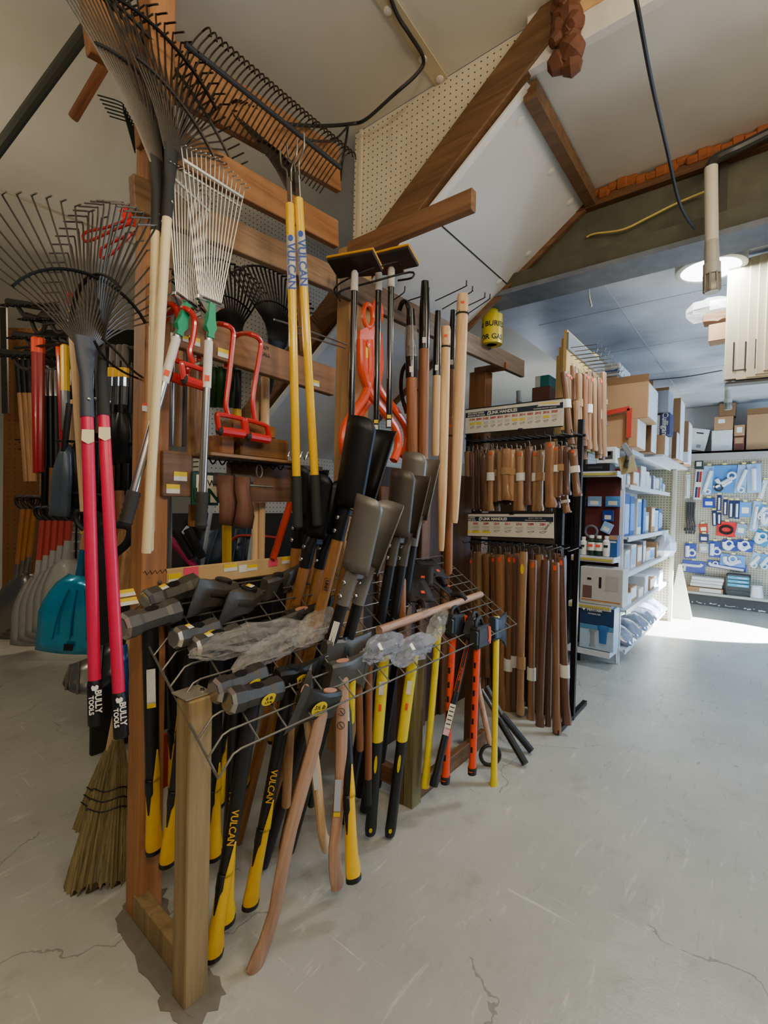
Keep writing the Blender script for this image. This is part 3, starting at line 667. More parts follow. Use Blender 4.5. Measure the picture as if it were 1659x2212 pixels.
def hammer(label, hl, hr, bt, L=.86, kind='sledge', head=M_STEELD, badge=None, tag_up=False, handle='fg', hm=None, half=.092, r=.041, up=.038, txt=True, cat=None, dirx=1, bit=.14, tagc=None, h=.115):
    span = (onP(*hr, up)-onP(*hl, up)).length; fr = .5 if kind == 'sledge' else (.33 if (kind == 'axe') == (dirx == 1) else .67)
    if kind == 'maul': fr = .33 if dirx == 1 else .67
    M, L = hang(hl, hr, bt, L, up, fr)
    if handle not in ('yb', 'yel'): half = span/2
    nm = {'sledge': 'sledgehammer', 'maul': 'splitting_maul', 'axe': 'axe'}[kind]
    t = thing(nm, label, cat or ('hammer' if kind == 'sledge' else kind), M)
    if handle == 'fg': fg_handle(t, M, L-.02, txt)
    elif handle == 'yb':
        b = MB(); b.loft([oval(L*.5, .022*1.25, .017*1.25), oval(L*.7, .0225*1.25, .0175*1.25), oval(L+.01, .0225*1.25, .0175*1.25)]); b.build('handle', M_YEL2, t)
        b = MB(); b.loft([oval(0, .020*1.25, .0165*1.25), oval(.03, .023*1.25, .019*1.25), oval(.07, .0215*1.25, .018*1.25), oval(L*.3, .021*1.25, .017*1.25), oval(L*.51, .0225*1.25, .018*1.25)]); b.build('grip', M_BLK, t)
        f = side_frame(M, L*.40, .0225*1.25); b = MB(); b.loft([[f @ V((.04*math.cos(a*.3142), .0065*math.sin(a*.3142), zz)) for a in range(20)] for zz in (-.004, .0006)]); b.build('grip_window', M_YEL2, t)
        f = side_frame(M, .035, .0215*1.25); b = MB(); b.loft([[f @ V((.010*math.cos(a*.3142), .007*math.sin(a*.3142), zz)) for a in range(20)] for zz in (-.004, .001)]); b.build('end_mark', M_YEL2, t)
        f = side_frame(M, L*.80, .0228*1.25); sticker(t, f, .06, .02, M_WHITE); f = side_frame(M, L*.70, .0228*1.25); sticker(t, f, .03, .012, M_ORANGE)
    elif handle == 'yel':
        b = MB(); b.loft([oval(0, .022*1.2, .016*1.2), oval(.012, .025*1.2, .018*1.2), oval(.06, .019*1.2, .0145*1.2), oval(.2, .017*1.2, .013*1.2), oval(L, .020*1.2, .014*1.2)]); b.build('handle', M_YEL2, t)
    else: wood_handle(t, M, L-.012, hm or M_HICK, curved=(kind == 'axe'))
    if kind == 'sledge':
        zc, y = sledge_head(t, L, head, half, r); 
        if badge: weight_badge(t, M, zc, y, *badge, x=.03, r=.024)
        zt = zc+r*.80
    elif kind == 'maul':
        zc = maul_head(t, L, head, dirx, span/.2); zt = zc+.055
        if badge: weight_badge(t, M, zc-.008, .037, *badge, x=.02*dirx, r=.024)
    else:
        zc, th, hh = axe_head(t, L, head, dirx=dirx, bit=(span*.67 if handle != 'yel' else bit), poll=(span*.33 if handle != 'yel' else .06), h=h, flare=.03); eye(t, zc+hh*.42, tagc or M_CU); zt = zc+hh*.42
        if badge: weight_badge(t, M, zc, th, *badge, x=.035*dirx, r=.03)
    cl = loc_cam(M); th_ = .22 if cl.y < 0 else -.22; cz = L-.02
    if tag_up: tagsticker(t, frame((-.045 if kind == 'sledge' else 0, 0, zt+.003), (1, .1, 0), (-.1, 1, 0)), .04, .024)
    if handle not in ('yb', 'yel'):
        Rr = Matrix.Translation((0, 0, cz)) @ Matrix.Rotation(th_, 4, 'X') @ Matrix.Translation((0, 0, -cz))
        for ch in t.children:
            if ch.name.split('.')[0] in ('head', 'striking_face', 'eye', 'eye_plug', 'head_ridge', 'weight_badge', 'price_tag', 'cutting_edge', 'handle_end'): ch.matrix_local = Rr
    return t, M, L
hammer('large dark sledgehammer lying deepest against the pillar behind the price labels', (312, 1290), (425, 1262), (378, 1700), .9, half=.112, r=.044, tag_up=True, txt=False)
hammer('large dark sledgehammer at the left end of the grid, handle beside the pillar', (258, 1352), (383, 1312), (332, 1838), .86, half=.112, r=.044, txt=False)
hammer('splitting maul with black eye plug just right of the deep sledgehammer', (418, 1325), (498, 1252), (420, 1760), .82, kind='maul', txt=False, dirx=-1)
hammer('splitting maul whose black eye plug carries a white and yellow price tag', (482, 1338), (550, 1268), (470, 1740), .82, kind='maul', tag_up=True, txt=False, dirx=-1)
hammer('grey six pound sledgehammer with price tag on top, behind the bagged hammer heads', (372, 1382), (468, 1345), (360, 1866), .84, badge=('6 lb', '2.72 kg'), tag_up=True, half=.085, r=.037, txt=False)
hammer('grey sledgehammer half covered by the clear bag at its right', (414, 1396), (515, 1362), (462, 1852), .82, tag_up=True, half=.085, r=.037, txt=False)
hammer('six pound sledgehammer, rear one of the two beside the metal post plate', (458, 1490), (568, 1450), (486, 1995), .86, head=plain('grey_steel', '#55524c', .45, .75, bump=.12, scale=60), badge=('6 lb', '2.72 kg'), half=.09, r=.041)
hammer('six pound sledgehammer nearest the front post with a dark eye hole and yellow badge', (488, 1515), (604, 1478), (458, 2068), .88, head=plain('grey_steel', '#55524c', .45, .75, bump=.12, scale=60), badge=('6 lb', '2.72 kg'), half=.092, r=.042)
hammer('black axe with a wide upswept blade standing against the label board', (572, 1248), (655, 1222), (590, 1600), .80, kind='axe', head=M_STEELD, txt=False, bit=.15, h=.12, tagc=M_STEELB, up=.06)
hammer('black axe with yellow three and a half pound badge behind the oak digger handle', (617, 1318), (722, 1300), (640, 1700), .80, kind='axe', head=M_STEELB, handle='wood', hm=M_HICK, badge=('3½ lb', '1.59 kg'), bit=.13)
hammer('grey maul with black eye plug behind the bagged heads', (535, 1352), (650, 1332), (520, 1700), .80, kind='axe', head=M_STEELD, txt=False, tagc=M_BLK, bit=.14)
hammer('dark six pound maul with black eye plug behind the crossed axes', (600, 1450), (698, 1416), (538, 1958), .86, kind='axe', head=plain('dark_maul', '#302d29', .5, .6), badge=('6 lb', '2.72 kg'), txt=True, bit=.10, tagc=M_BLK)
hammer('grey axe with black eye plug and long upswept bit below the grey digger', (700, 1385), (812, 1362), (762, 1902), .86, kind='axe', head=M_STEELD, txt=False, bit=.15, tagc=M_BLK)
hammer('dark axe with copper-coloured eye behind the crossed axes, wooden handle with knob foot', (712, 1432), (800, 1408), (720, 1925), .86, kind='axe', head=M_STEELD, handle='wood', hm=M_HICKP, bit=.14, h=.12)
hammer('axe turned towards the aisle with copper-coloured eye and pale crossing handle', (652, 1508), (668, 1445), (702, 1842), .78, kind='axe', head=M_STEELB, handle='wood', hm=M_ASH, bit=.13, h=.12, up=.04)
hammer('front axe with yellow three and a half pound badge and long pinkish wooden handle', (735, 1478), (648, 1512), (560, 2092), .90, kind='axe', head=M_STEELB, handle='wood', hm=M_HICKP, badge=('3½ lb', '1.59 kg'), bit=.13, h=.12, up=.05)
hammer('bagged sledgehammer with yellow and black handle, left of the pair', (800, 1402), (860, 1390), (800, 1800), .86, handle='yb', half=.06, r=.042)
hammer('bagged sledgehammer with yellow and black handle, right of the pair', (868, 1408), (920, 1388), (842, 1803), .86, handle='yb', half=.06, r=.042)
hammer('bagged hammer with plain yellow handle in front of the hoe heads', (935, 1350), (962, 1330), (918, 1700), .80, handle='yel', half=.05, r=.033)
t, M, L = hammer('lone grey-blue hatchet with a long plain yellow handle at the far end of the grid', (1058, 1338), (1100, 1318), (1067, 1700), .90, kind='axe', head=plain('blue_grey_steel', '#3c444e', .45, .4), handle='yel', bit=.14, h=.15, tagc=M_YEL2)
# black-headed splitting axes with orange and black handles
def split_axe(label, hl, hr, bt, L, hcol, bd=None):
    M, L = hang(hl, hr, bt, L, .05)
    if bd:
        h = (onP(*hl, .05)+onP(*hr, .05))/2; q = W(bt[0], bt[1], bd); M = axM(q, h, onP(*hr, .05)-onP(*hl, .05)); L = (h-q).length; t = thing('splitting_axe', label, 'axe', M)
    b = MB(); b.loft([oval(0, .022*1.25, .016*1.25), oval(.015, .024*1.25, .017*1.25), oval(.06, .0185*1.25, .014*1.25), oval(L*.5, .017*1.25, .0135*1.25), oval(L*.8, .018*1.25, .014*1.25), oval(L, .020*1.25, .015*1.25)])
    b.build('handle', hcol, t)
    axe_head(t, L, M_STEELB, bit=.10, h=.09, flare=.02)
    b = MB(); zc = L-.04
    b.box((.035, 0, zc-.0), (.17, .055, .115), ch=.012); b.tube(cr([(-.03, 0, zc+.055), (-.02, 0, zc+.085), (.03, 0, zc+.095), (.07, 0, zc+.055)], 4), .009, 8)
    b.build('blade_cover', plain('cover_black', '#17181a', .55), t)
    b = MB(); cl = loc_cam(M); s = 1 if cl.y > 0 else -1
    b.tube(cr([(.10, s*.03, zc-.04), (.105, s*.03, zc), (.09, s*.03, zc+.05)], 3), .006, 6); b.tube(cr([(.085, s*.03, zc-.03), (.09, s*.03, zc), (.075, s*.03, zc+.05)], 3), .004, 6)
    b.build('cover_strap', M_ORA, t)
    if hcol is M_BLK:
        a0 = math.atan2(cl.y, cl.x); b = MB()
        for q in (-.5, .5): b.tube([(.0186*1.25*math.cos(a0+q), .015*1.25*math.sin(a0+q), L*(.55+.02*j)) for j in range(19)], .0016, 5)
        b.build('handle_line', M_ORA, t)
        f = side_frame(M, L*.40, .0238); sticker(t, f, .12, .03, M_WHITE); sticker(t, f @ Matrix.Translation((.07, 0, 0)), .035, .03, plain('pale_pink', '#e4b8c8', .6))
        for k in range(5): sticker(t, f @ Matrix.Translation((-.045+.02*k, 0, .0006)), .005, .022, M_BLK, 'label_bar')
        text('ISOCORE', .016, M_ORA, t, side_frame(M, L*.66, .024))
    else:
        b = MB(); b.loft([oval(-.004, .0285, .021), oval(.03, .0305, .022)]); b.build('end_cap', M_BLK, t)
        b = MB(); cl = loc_cam(M)
        for j in range(7): b.box((.0205 if cl.x > 0 else -.0205, 0, .12+j*.07), (.006, .012, .03), ch=.002)
        b.build('grip_notch', M_BLK, t)
    return t
split_axe('black-covered splitting axe with orange handle, rearmost of the three', (958, 1348), (1000, 1322), (962, 1690), .86, M_ORAP, 2.36)
split_axe('black-covered splitting axe with long black handle and barcode label', (1002, 1358), (1040, 1330), (936, 1698), .92, M_BLK, 2.28)
split_axe('black-covered splitting axe with orange handle, nearest the hatchet', (1012, 1374), (1050, 1346), (1020, 1670), .82, M_ORAP, 2.42)
# wooden handle lying across the grid
t = thing('wooden_pole', 'loose brown wooden handle lying across the grid behind the bagged hammers', 'handle', axM(onP(818, 1362, .06), onP(1038, 1284, .05), (0, 0, 1)))
L = (onP(818, 1362, .06)-onP(1038, 1284, .05)).length
b = MB(); b.loft([oval(L*f, .019, .021) for f in (0, .2, .5, .8, 1)]); b.build('shaft', M_HICKP, t)
b = MB(); b.box((.02, 0, L*.36), (.012, .05, .06), ch=.004); b.build('wrapper', M_BAG, t)
# dark hoe heads piled at the back of the grid
def hoe_head(px, py, lab, rz=0):
    o = onP(px, py, .04); t = thing('draw_hoe', lab, 'hoe head', Matrix.Translation(o) @ Matrix.Rotation(rz, 4, 'Z') @ Matrix.Rotation(.5, 4, 'X'), 'dark hoe heads piled on the back of the wire grid')
    m = plain('dark_hoe_steel', '#2b2622', .6, .5, bump=.2)
    g = [[V((-.06-.02*f+.14*(u), -.02+.17*f, .02*math.sin(f*2)+.01*abs(u-.5))) for u in (0, .25, .5, .75, 1)] for f in [i/6 for i in range(7)]]
    b = MB(); b.sheet(g); b.build('blade', m, t, solid=.006)
    b = MB(); b.tube(cr([(0, -.02, .005), (0, -.06, .03), (.0, -.10, .02)], 4), .016, 10); b.build('socket', m, t)
    b = MB(); b.box((.02, .02, .035), (.02, .02, .003)); b.build('sticker', M_ORANGE, t)
for i, q in enumerate(((905, 1262, .4), (940, 1248, 1.2), (968, 1282, 2.0), (905, 1296, .9))):
    hoe_head(*q[:2], ['dark hoe head with orange sticker at the back left behind the digger shafts', 'dark hoe head topmost at the back of the hoe pile', 'dark hoe head with orange sticker at the right of the hoe pile', 'dark hoe head lowest in the hoe pile on the grid'][i], q[2])
# crumpled clear bags over heads
def bag(pxs, up, r, label, sq=(1.5, 1, .8), seed=1, m=M_BAG, tail=None):
    rnd = random.Random(seed); a, c = onP(*pxs[0], up), onP(*pxs[1], up); o = (a+c)/2; L = (c-a).length*.56
    M = frame(o, c-a, (0, 0, 1).__class__((0, 0, 1)) if False else V((0, 0, 1)).cross(c-a)); b = MB(); rings = []
    nz, nr = 11, 18
    for i in range(nz):
        f = -1+2*i/(nz-1); rad = r*math.sqrt(max(.03, 1-f*f*.93)); ring = []
        for j in range(nr):
            an = 2*math.pi*j/nr; k = 1+.22*rnd.uniform(-1, 1); ring.append(M @ V((f*L*(1+.05*rnd.uniform(-1, 1)), rad*k*math.cos(an)*sq[1], rad*k*math.sin(an)*sq[2])))
        rings.append(ring)
    b.loft(rings)
    if tail:
        q = onP(*tail, up*.6); g = []
        for i in range(6):
            f = i/5; p = o.lerp(q, f); wd = r*(.9-.35*f); g.append([p+(c-a).normalized()*(wd*u)+V((0, 0, .018*rnd.uniform(-1, 1))) for u in (-1, -.5, 0, .5, 1)])
        b.sheet(g)
    return tag(b.build('clear_plastic_bag', m, smooth=0), label, 'bag')
bag(((432, 1408), (640, 1352)), .04, .06, 'long crumpled clear plastic bag over the hammer heads in the middle of the grid', seed=3)
bag(((520, 1440), (660, 1360)), .03, .05, 'clear plastic bag slanting down over the dark maul with badge', seed=5)
bag(((648, 1388), (712, 1322)), .05, .055, 'clear plastic bag standing up behind the maul with black eye plug', seed=8)
bag(((792, 1420), (862, 1378)), .045, .058, 'shiny clear bag tied over the left yellow-handled sledgehammer head', seed=11, m=M_BAGB)
bag(((858, 1428), (926, 1378)), .045, .058, 'shiny clear bag tied over the right yellow-handled sledgehammer head', seed=13, m=M_BAGB)
bag(((930, 1385), (958, 1318)), .05, .04, 'clear bag around the plain yellow-handled hammer behind the hoe pile', seed=17)
# other handles standing under the grid between the axes
def stick(label, tp, bt, d0, d1, r, m, name='tool_pole', cat='handle', group=None, cap=None):
    a, c = W(bt[0], bt[1], d1), W(tp[0], tp[1], d0); M = axM(a, c, (1, 0, 0)); L = (c-a).length
    t = thing(name, label, cat, M, group); b = MB(); b.loft([oval(L*f, r*k, r*k, 12) for f, k in ((0, .9), (.02, 1), (.5, 1), (.98, 1), (1, .9))]); b.build('shaft', m, t)
    if cap: b = MB(); b.loft([oval(-.002, r*1.15, r*1.15, 12), oval(L*cap[0], r*1.12, r*1.12, 12)]); b.build('grip', cap[1], t)
    return t, M, L
stick('brown wooden handle with black end hanging behind the plain black and yellow axe handle', (797, 1420), (795, 1735), 1.95, 2.05, .016, M_BROWNW, cap=(.18, M_BLK))
stick('dark brown handle under the grid left of the pale crossing axe handle', (628, 1545), (618, 1740), 1.75, 1.85, .018, M_HICK)
stick('yellow fibreglass handle partly hidden behind the axe with knob foot', (760, 1470), (757, 1560), 1.85, 1.88, .016, M_YEL2)
stick('green handle in the shadow behind the crossed axe handles', (690, 1520), (672, 1740), 2.0, 2.1, .017, plain('dark_green', '#0f3a16', .4))
stick('brown wooden handle below the dark axe with copper-coloured eye', (775, 1470), (778, 1620), 1.95, 2.0, .016, M_BROWNW)
stick('reddish wooden handle standing under the grid beside the digger shafts', (868, 1250), (868, 1400), 2.3, 2.3, .02, M_BROWNW)
# pair of loppers-like black grips resting on the floor by the hatchet
t = thing('bolt_cutter', 'long black-gripped bolt cutter leaning on the floor behind the hatchet', 'bolt cutter', onZ(1110, 1640, 0))
b = MB(); pa = W(1040, 1490, 3.05)
g1, g2 = onZ(1135, 1650, .02), onZ(1148, 1622, .02); q1, q2 = pa.lerp(g1, .42), pa.lerp(g2, .42)
b.tube([pa, q1], .014, 10); b.tube([pa+V((.02, .03, .02)), q2], .014, 10); b.build('arm', plain('grey_arm', '#5c5c5e', .4, .6), t, True)
b = MB(); b.tube([q1, g1], .021, 10); b.tube([q2, g2], .021, 10); b.build('grip', M_BLK, t, True)
# mattock ring on the floor
t = thing('grub_hoe', 'dark grub hoe whose ring-shaped head rests on the floor behind the hatchet', 'hoe', onZ(1055, 1650, 0))
b = MB(); c = onZ(1058, 1655, 0)+V((0, 0, .065)); d = RT; b.tube([c+d*(.055*math.cos(a*.3142))+V((0, 0, .058*math.sin(a*.3142))) for a in range(21)], .011, 8, cap=False); b.build('ring_head', M_STEELB, t, True)
b = MB(); b.tube([c+V((0, 0, .05)), W(1030, 1470, 3.0)], .017, 10); b.build('handle', M_HICKP, t, True)
# red box and plank seen under the grid
t = thing('red_sign_panel', 'red and white cardboard panel standing on the floor behind the front post', 'panel', onZ(375, 1800, 0))
pa, pb = W(352, 1600, 1.95), W(400, 1600, 2.05); lo = W(352, 1780, 1.95)
b = MB(); b.beam(V((pa.x, pa.y, .42)), V((pb.x, pb.y, .42)), .012, .22); b.build('red_part', plain('red_card', '#b4381c', .6), t, True, smooth=0)
b = MB(); b.beam(V((pa.x, pa.y, .155)), V((pb.x, pb.y, .155)), .012, .31); b.build('white_part', M_WHITE, t, True, smooth=0)

# paper labels and stamps on single handles
M_LBLB = plain('pale_blue_label', '#b4bcc8', .6); M_INK = plain('ink_stamp', '#241a14', .7)
for o in [o for o in col.objects if o.type == 'EMPTY' and 'label' in o]:
    lab = o['label']; M = PM.get(o.name)
    if 'wooden handle with knob foot' in lab:
        f = side_frame(M, .36, .021); sticker(o, f, .12, .024, M_LBLB, 'paper_label'); sticker(o, f @ Matrix.Translation((.065, 0, 0)), .02, .024, M_TAGY, 'paper_label')
        for z in (.62, .67):
            f = side_frame(M, z, .0215); b = MB(); b.tube([f @ V((.013*math.cos(a*.3142), .013*math.sin(a*.3142), .001)) for a in range(21)], .0012, 4, cap=False); b.tube([f @ V((-.006, -.006, .001)), f @ V((.008, .007, .001))], .0014, 4); b.build('ring_stamp', M_INK, o)
    elif 'pale crossing handle' in lab: f = side_frame(M, .42, .021); sticker(o, f, .14, .02, M_WHITE, 'paper_label')
    elif 'front axe with yellow' in lab: f = side_frame(M, .60, .0205); text('VULCAN', .018, M_INK, o, f @ Matrix.Translation((0, -.006, 0)))
    elif 'left end of the grid, handle' in lab: f = side_frame(M, .63, .0275); sticker(o, f, .12, .026, M_WHITE, 'paper_label'); sticker(o, f @ Matrix.Translation((.065, 0, 0)), .02, .026, M_TAGY, 'paper_label')
    elif 'below the grey digger' in lab: f = side_frame(M, .60, .0265); sticker(o, f, .10, .028, M_WHITE, 'paper_label')
# ================================================================== tools hanging on the rack's front
def rake(label, butt, apex, hint, R, spread, n, hm, hr, sm, tm, tilt=0, lean=0, sock=.22, hook=.05, tw=.0032, bars=(.62,), barc=None, grip=None, straight=False, nm='leaf_rake', curve=.06, sockw=1.0):
    M = axM(butt, apex, hint); L = (V(apex)-V(butt)).length; t = thing(nm, label, 'rake', M)
    zs = L-sock
    b = MB(); b.loft([oval(0, hr*.9, hr*.9), oval(.006, hr, hr), oval(zs, hr, hr)]); b.build('handle', hm, t)
    b = MB(); b.loft([oval(zs-.02, hr*1.12, hr*1.12), oval(zs+sock*.45, hr*1.1, hr*1.05), oval(zs+sock*.72, hr*1.5*sockw, hr*.8), oval(L+.01, hr*1.9*sockw, hr*.55)]); b.build('socket', sm, t)
    b = MB(); b.lathe([(.005, 0), (.004, .003), (.001, .004)], (0, -hr*1.12, zs+.03), Matrix.Rotation(math.pi/2, 3, 'X'), 8); b.lathe([(.005, 0), (.004, .003), (.001, .004)], (0, hr*1.12, zs+.03), Matrix.Rotation(-math.pi/2, 3, 'X'), 8); b.build('rivet', M_STEEL, t)
    Q = Matrix.Rotation(tilt, 3, 'X') @ Matrix.Rotation(lean, 3, 'Y'); o = V((0, 0, L-.005))
    def P(a, f, y=0):
        x = R*f*math.sin(a); z = R*f*(math.cos(a) if not straight else 1.0/max(.5, 1)); 
        return o+Q @ V((x, y+curve*f*f, z))
    for i in range(n):
        u = -1+2*i/(n-1); a = u*spread
        b0 = o+V((u*hr*1.6*sockw, 0, -.01))
        pts = [b0, P(a, .3), P(a, .62), P(a, .97)]
        e = P(a, 1.0); d = Q @ V((0, -1, -.25)); pts += [e+d*.012, e+d*hook]
        b = MB(); b.tube(cr(pts, 3), tw, 5); b.build('tine', tm, t)
    for f in bars:
        b = MB(); m_ = 15; b.tube([P(spread*(-1+2*j/(m_-1)), f, -.006) for j in range(m_)], .008, 6, flat=((0, 1, 0), .5)); b.build('cross_bar', barc or tm, t)
    if grip:
        b = MB(); b.loft([oval(-.004, hr*1.1, hr*1.1), oval(0, hr*1.22, hr*1.22), oval(grip[0], hr*1.18, hr*1.18), oval(grip[0]+.01, hr*1.02, hr*1.02)]); b.build('grip', grip[1], t)
    return t, M, L
XT = -1.52
M_TINED = plain('dark_spring_steel', '#5c554c', .4, .6)
# cream-handled leaf rakes over the top rails
rake('cream-handled dark leaf rake nearest the aisle, fan over the top rail', onX(316, 1195, XT), onX(370, 325, XT), (-.25, 1, 0), .52, .62, 22, M_CREAM, .0150, M_GRIP, M_TINED, tilt=-.25, lean=.32, sock=.20, hook=.07, bars=(.55, .92))
rake('cream-handled dark leaf rake against the pillar, fan spreading left', onX(322, 1190, XT-.03), onX(339, 350, XT-.03), (-.3, 1, 0), .56, .42, 20, M_CREAM, .0140, M_GRIP, M_TINED, tilt=-.2, lean=-.16, sock=.20, hook=.07, bars=(.55, .92))
rake('cream-handled leaf rake squeezed between two others', onX(326, 1150, XT-.09), onX(346, 370, XT-.09), (-.2, 1, 0), .5, .5, 16, M_CREAM, .0125, M_GRIP, M_RUSTW, tilt=.1, lean=.05, sock=.20, hook=.06, bars=(.9,))
rake('brown wire leaf rake whose fan shows behind the yellow pole tops', onX(655, 760, -1.73), onX(632, 420, -1.72), (-.2, 1, 0), .40, .66, 24, M_OAK, .015, M_GRIP, M_RUSTW, tilt=-.3, lean=.1, sock=.1, hook=.06, bars=(.6, .93))
# long bow of hooked tines along the top rail
t = thing('tine_bar', 'long dark bar of hooked wire tines hanging along the top rail towards the pegboard', 'rake head', onX(560, 230, -1.60))
pa, pb = onX(400, 95, -1.60), onX(735, 362, -1.60)
b = MB(); b.tube([pa, pa.lerp(pb, .5), pb], .010, 8); b.build('bar', M_GRIP, t, True)
for i in range(34):
    p = pa.lerp(pb, .02+.96*i/33)
    b = MB(); b.tube(cr([p+V((-.10, -.02, -.10)), p, p+V((.03, .03, .06)), p+V((.075, .03, .045)), p+V((.085, .03, .01))], 3), .0032, 5); b.build('tine', M_RUSTW, t, True)
# green wire rake poking out left of the pillar
t = thing('wire_rake_head', 'small dark green wire rake head hanging behind the left side of the pillar', 'rake head', onX(285, 300, -1.85))
for i in range(6):
    a_, c_ = onX(292, 330-i*6, -1.85), onX(262+i*5, 222+i*9, -1.86)
    b = MB(); b.tube(cr([a_, a_.lerp(c_, .8), c_, c_+V((-.05, -.06, .012))], 3), .0028, 5); b.build('tine', plain('dark_green_wire', '#28362e', .4, .5), t, True)
# crimson-handled rakes at the near left
def bully(label, bt, ap, d0, d1, hint, sc, seed, **k):
    t, M, L = rake(label, W(*bt, d1), W(*ap, d0), hint, .40, 1.02, 24, M_CRIM, .0165, sc, M_TINED, sock=.21, hook=.06, bars=(.5,), barc=M_BLK, grip=(.11, M_BLK), tw=.0026, **k)
    f = side_frame(M, .06, .0225)
    text('BULLY', .022, M_WHITE, t, f @ Matrix.Translation((-.004, .007, 0)), bold=.0006); text('TOOLS', .016, M_WHITE, t, f @ Matrix.Translation((.004, -.010, 0)), bold=.0005)
    g = f @ Matrix.Translation((-.042, .0, 0)); b = MB(); b.prism([(-.008, -.006), (-.003, -.009), (.006, -.007), (.008, 0), (.004, .008), (-.004, .009), (-.008, .004), (-.004, 0)], .0008, g); b.build('emblem', M_WHITE, t, smooth=0)
    f = side_frame(M, L-.29, .019); b = MB(); b.prism([(-.02, -.014), (.012, -.016), (.022, .0), (.014, .015), (-.02, .016)], .001, f); b.build('paper_label', plain('cream_label', '#e6dcae', .6), t, smooth=0)
bully('left of two crimson-handled rakes, round fan of bent dark tines, bluish socket', (207, 1562), (184, 735), 1.40, 1.34, tuple(RT*.68+FW*.74), plain('blue_grey_socket', '#3c4250', .5), 1, tilt=.15)
bully('right of two crimson-handled rakes, round fan of bent dark tines, black socket', (262, 1590), (215, 742), 1.46, 1.34, tuple(RT*.8-FW*.6), M_GRIP, 2, tilt=.2)
t = thing('rake_hook', 'pair of dark wire hooks on the pillar that hold the crimson-handled rakes', 'hook', (-1.72, .74, 2.2))
b = MB(); e = W(205, 770, 1.42); 
for dz in (0,): b.tube(cr([(-1.73, .772, e.z+.0), (-1.68, .70, e.z), e+V((0, .03, 0)), e+V((.05, -.02, .03))], 4), .004, 6); b.tube(cr([(-1.70, .772, e.z+.0), (-1.62, .70, e.z), e+V((.09, .03, 0)), e+V((.1, -.02, .03))], 4), .004, 6)
b.build('wire', M_WIRE, t, True)
# red wire hook baskets behind the left fan
t = thing('red_bag_hook', 'bright red bent wire hook with red plastic flag behind the round rake fan', 'hook', W(240, 500, 1.75))
b = MB()
for dx, dy in ((0, 0), (35, 35)):
    b.tube(cr([W(285+dx*.3, 470+dy, 1.75), W(235+dx, 490+dy*.6, 1.75), W(185+dx, 502+dy, 1.75), W(182+dx, 520+dy, 1.75), W(200+dx, 518+dy, 1.75), W(250+dx*.6, 495+dy*.7, 1.75), W(290, 480+dy*.5, 1.75)], 4), .006, 6)
b.build('wire', M_RED, t, True)
b = MB(); b.prism([(0, 0), (.05, .03), (.07, -.01), (.06, -.06), (.02, -.05)], .006, frame(W(258, 455, 1.75), RT, UP)); b.build('flag', plain('fluorescent_red', '#ff2a1a', .5), t, True, smooth=0)
# silver adjustable rakes
def silver(label, top, clamp, gtop, gend, x, hint, wtop, n=15, tr=.05):
    A, Cc, G, E = onX(*top, x), onX(*clamp, x), onX(*gtop, x), onX(*gend, x)
    M = axM(E, Cc, hint); L = (Cc-E).length; t = thing('adjustable_rake', label, 'rake', M); lg = (G-E).length; iM = M.inverted(); a = iM @ A
    b = MB(); b.loft([oval(lg*.8, .013, .013), oval(L-.10, .013, .013)]); b.loft([oval(L-.10, .0105, .0105), oval(L, .0105, .0105)]); b.build('shaft', M_STEEL, t)
    b = MB(); rs = []
    for i in range(13): f = i/12; rs.append(oval(-.005+f*lg, (.014 if i in (0,) else .019+(.0025 if i % 2 else 0)), (.014 if i == 0 else .019+(.0025 if i % 2 else 0))))
    b.loft(rs); b.build('grip', M_GRIP, t)
    b = MB(); b.loft([oval(L-.29, .0145, .0145), oval(L-.13, .0145, .0145)]); b.build('paper_label', M_WHITE, t)
    f = side_frame(M, L-.26, .0148); sticker(t, f, .02, .016, M_ORANGE)
    b = MB(); s = -1 if loc_cam(M).y < 0 else 1
    b.prism([(-.012, -.06), (.012, -.06), (.010, -.045), (.020, -.025), (.014, 0), (.010, .055), (-.010, .055), (-.014, 0), (-.020, -.025), (-.010, -.045)], .022, frame((0, s*.006, L-.06), (1, 0, 0), (0, 0, 1))); b.build('lever', plain('green_plastic', '#1f9d6e', .4), t, smooth=0)
    b = MB(); b.box((0, 0, L+.005), (.10, .022, .016), ch=.003); b.prism([(-.045, .0), (.045, 0), (.012, -.035), (-.012, -.035)], .01, frame((0, 0, L), (1, 0, 0), (0, 0, 1))); b.build('clamp', M_CHROME, t)
    b = MB(); b.box((0, 0, L+.005), (.07, .026, .004)); b.build('clamp_slot', M_BLK, t)
    for i in range(n):
        u = -1+2*i/(n-1); p0 = V((u*.04, 0, L+.01)); p1 = a+V((u*wtop/2, 0, -.03*abs(u))); d = (p1-p0)
        b = MB(); b.tube([p0, p0+d*.5, p0+d*.94, p0+d*1.0+V((0, -s*.0, .0)), p0+d+V((0, s*.03, -.01))], .0026, 5, flat=((1, 0, 0), .6)); b.build('tine', plain('galvanised_tine', '#c9c6ba', .35, .8), t)
    b = MB(); p0, p1 = V((0, 0, L)), a; q = p0.lerp(p1, .86); b.tube([q+V((-wtop*.47, 0, 0)), q+V((wtop*.47, 0, 0))], .007, 6); q = p0.lerp(p1, .80); b.tube([q+V((-wtop*.45, 0.01, 0)), q+V((wtop*.45, .01, 0))], .005, 6); b.build('cross_bar', plain('galvanised_tine', '#c9c6ba', .35, .8), t)
silver('front silver adjustable rake with green lever and black ribbed grip hanging straight down', (465, 345), (454, 655), (440, 1060), (434, 1138), -1.50, (0, 1, 0), .24)
silver('rear silver adjustable rake with green lever, shaft slanting left across the pillar', (412, 380), (402, 655), (288, 1058), (270, 1132), -1.54, (-.1, 1, 0), .17, 14)
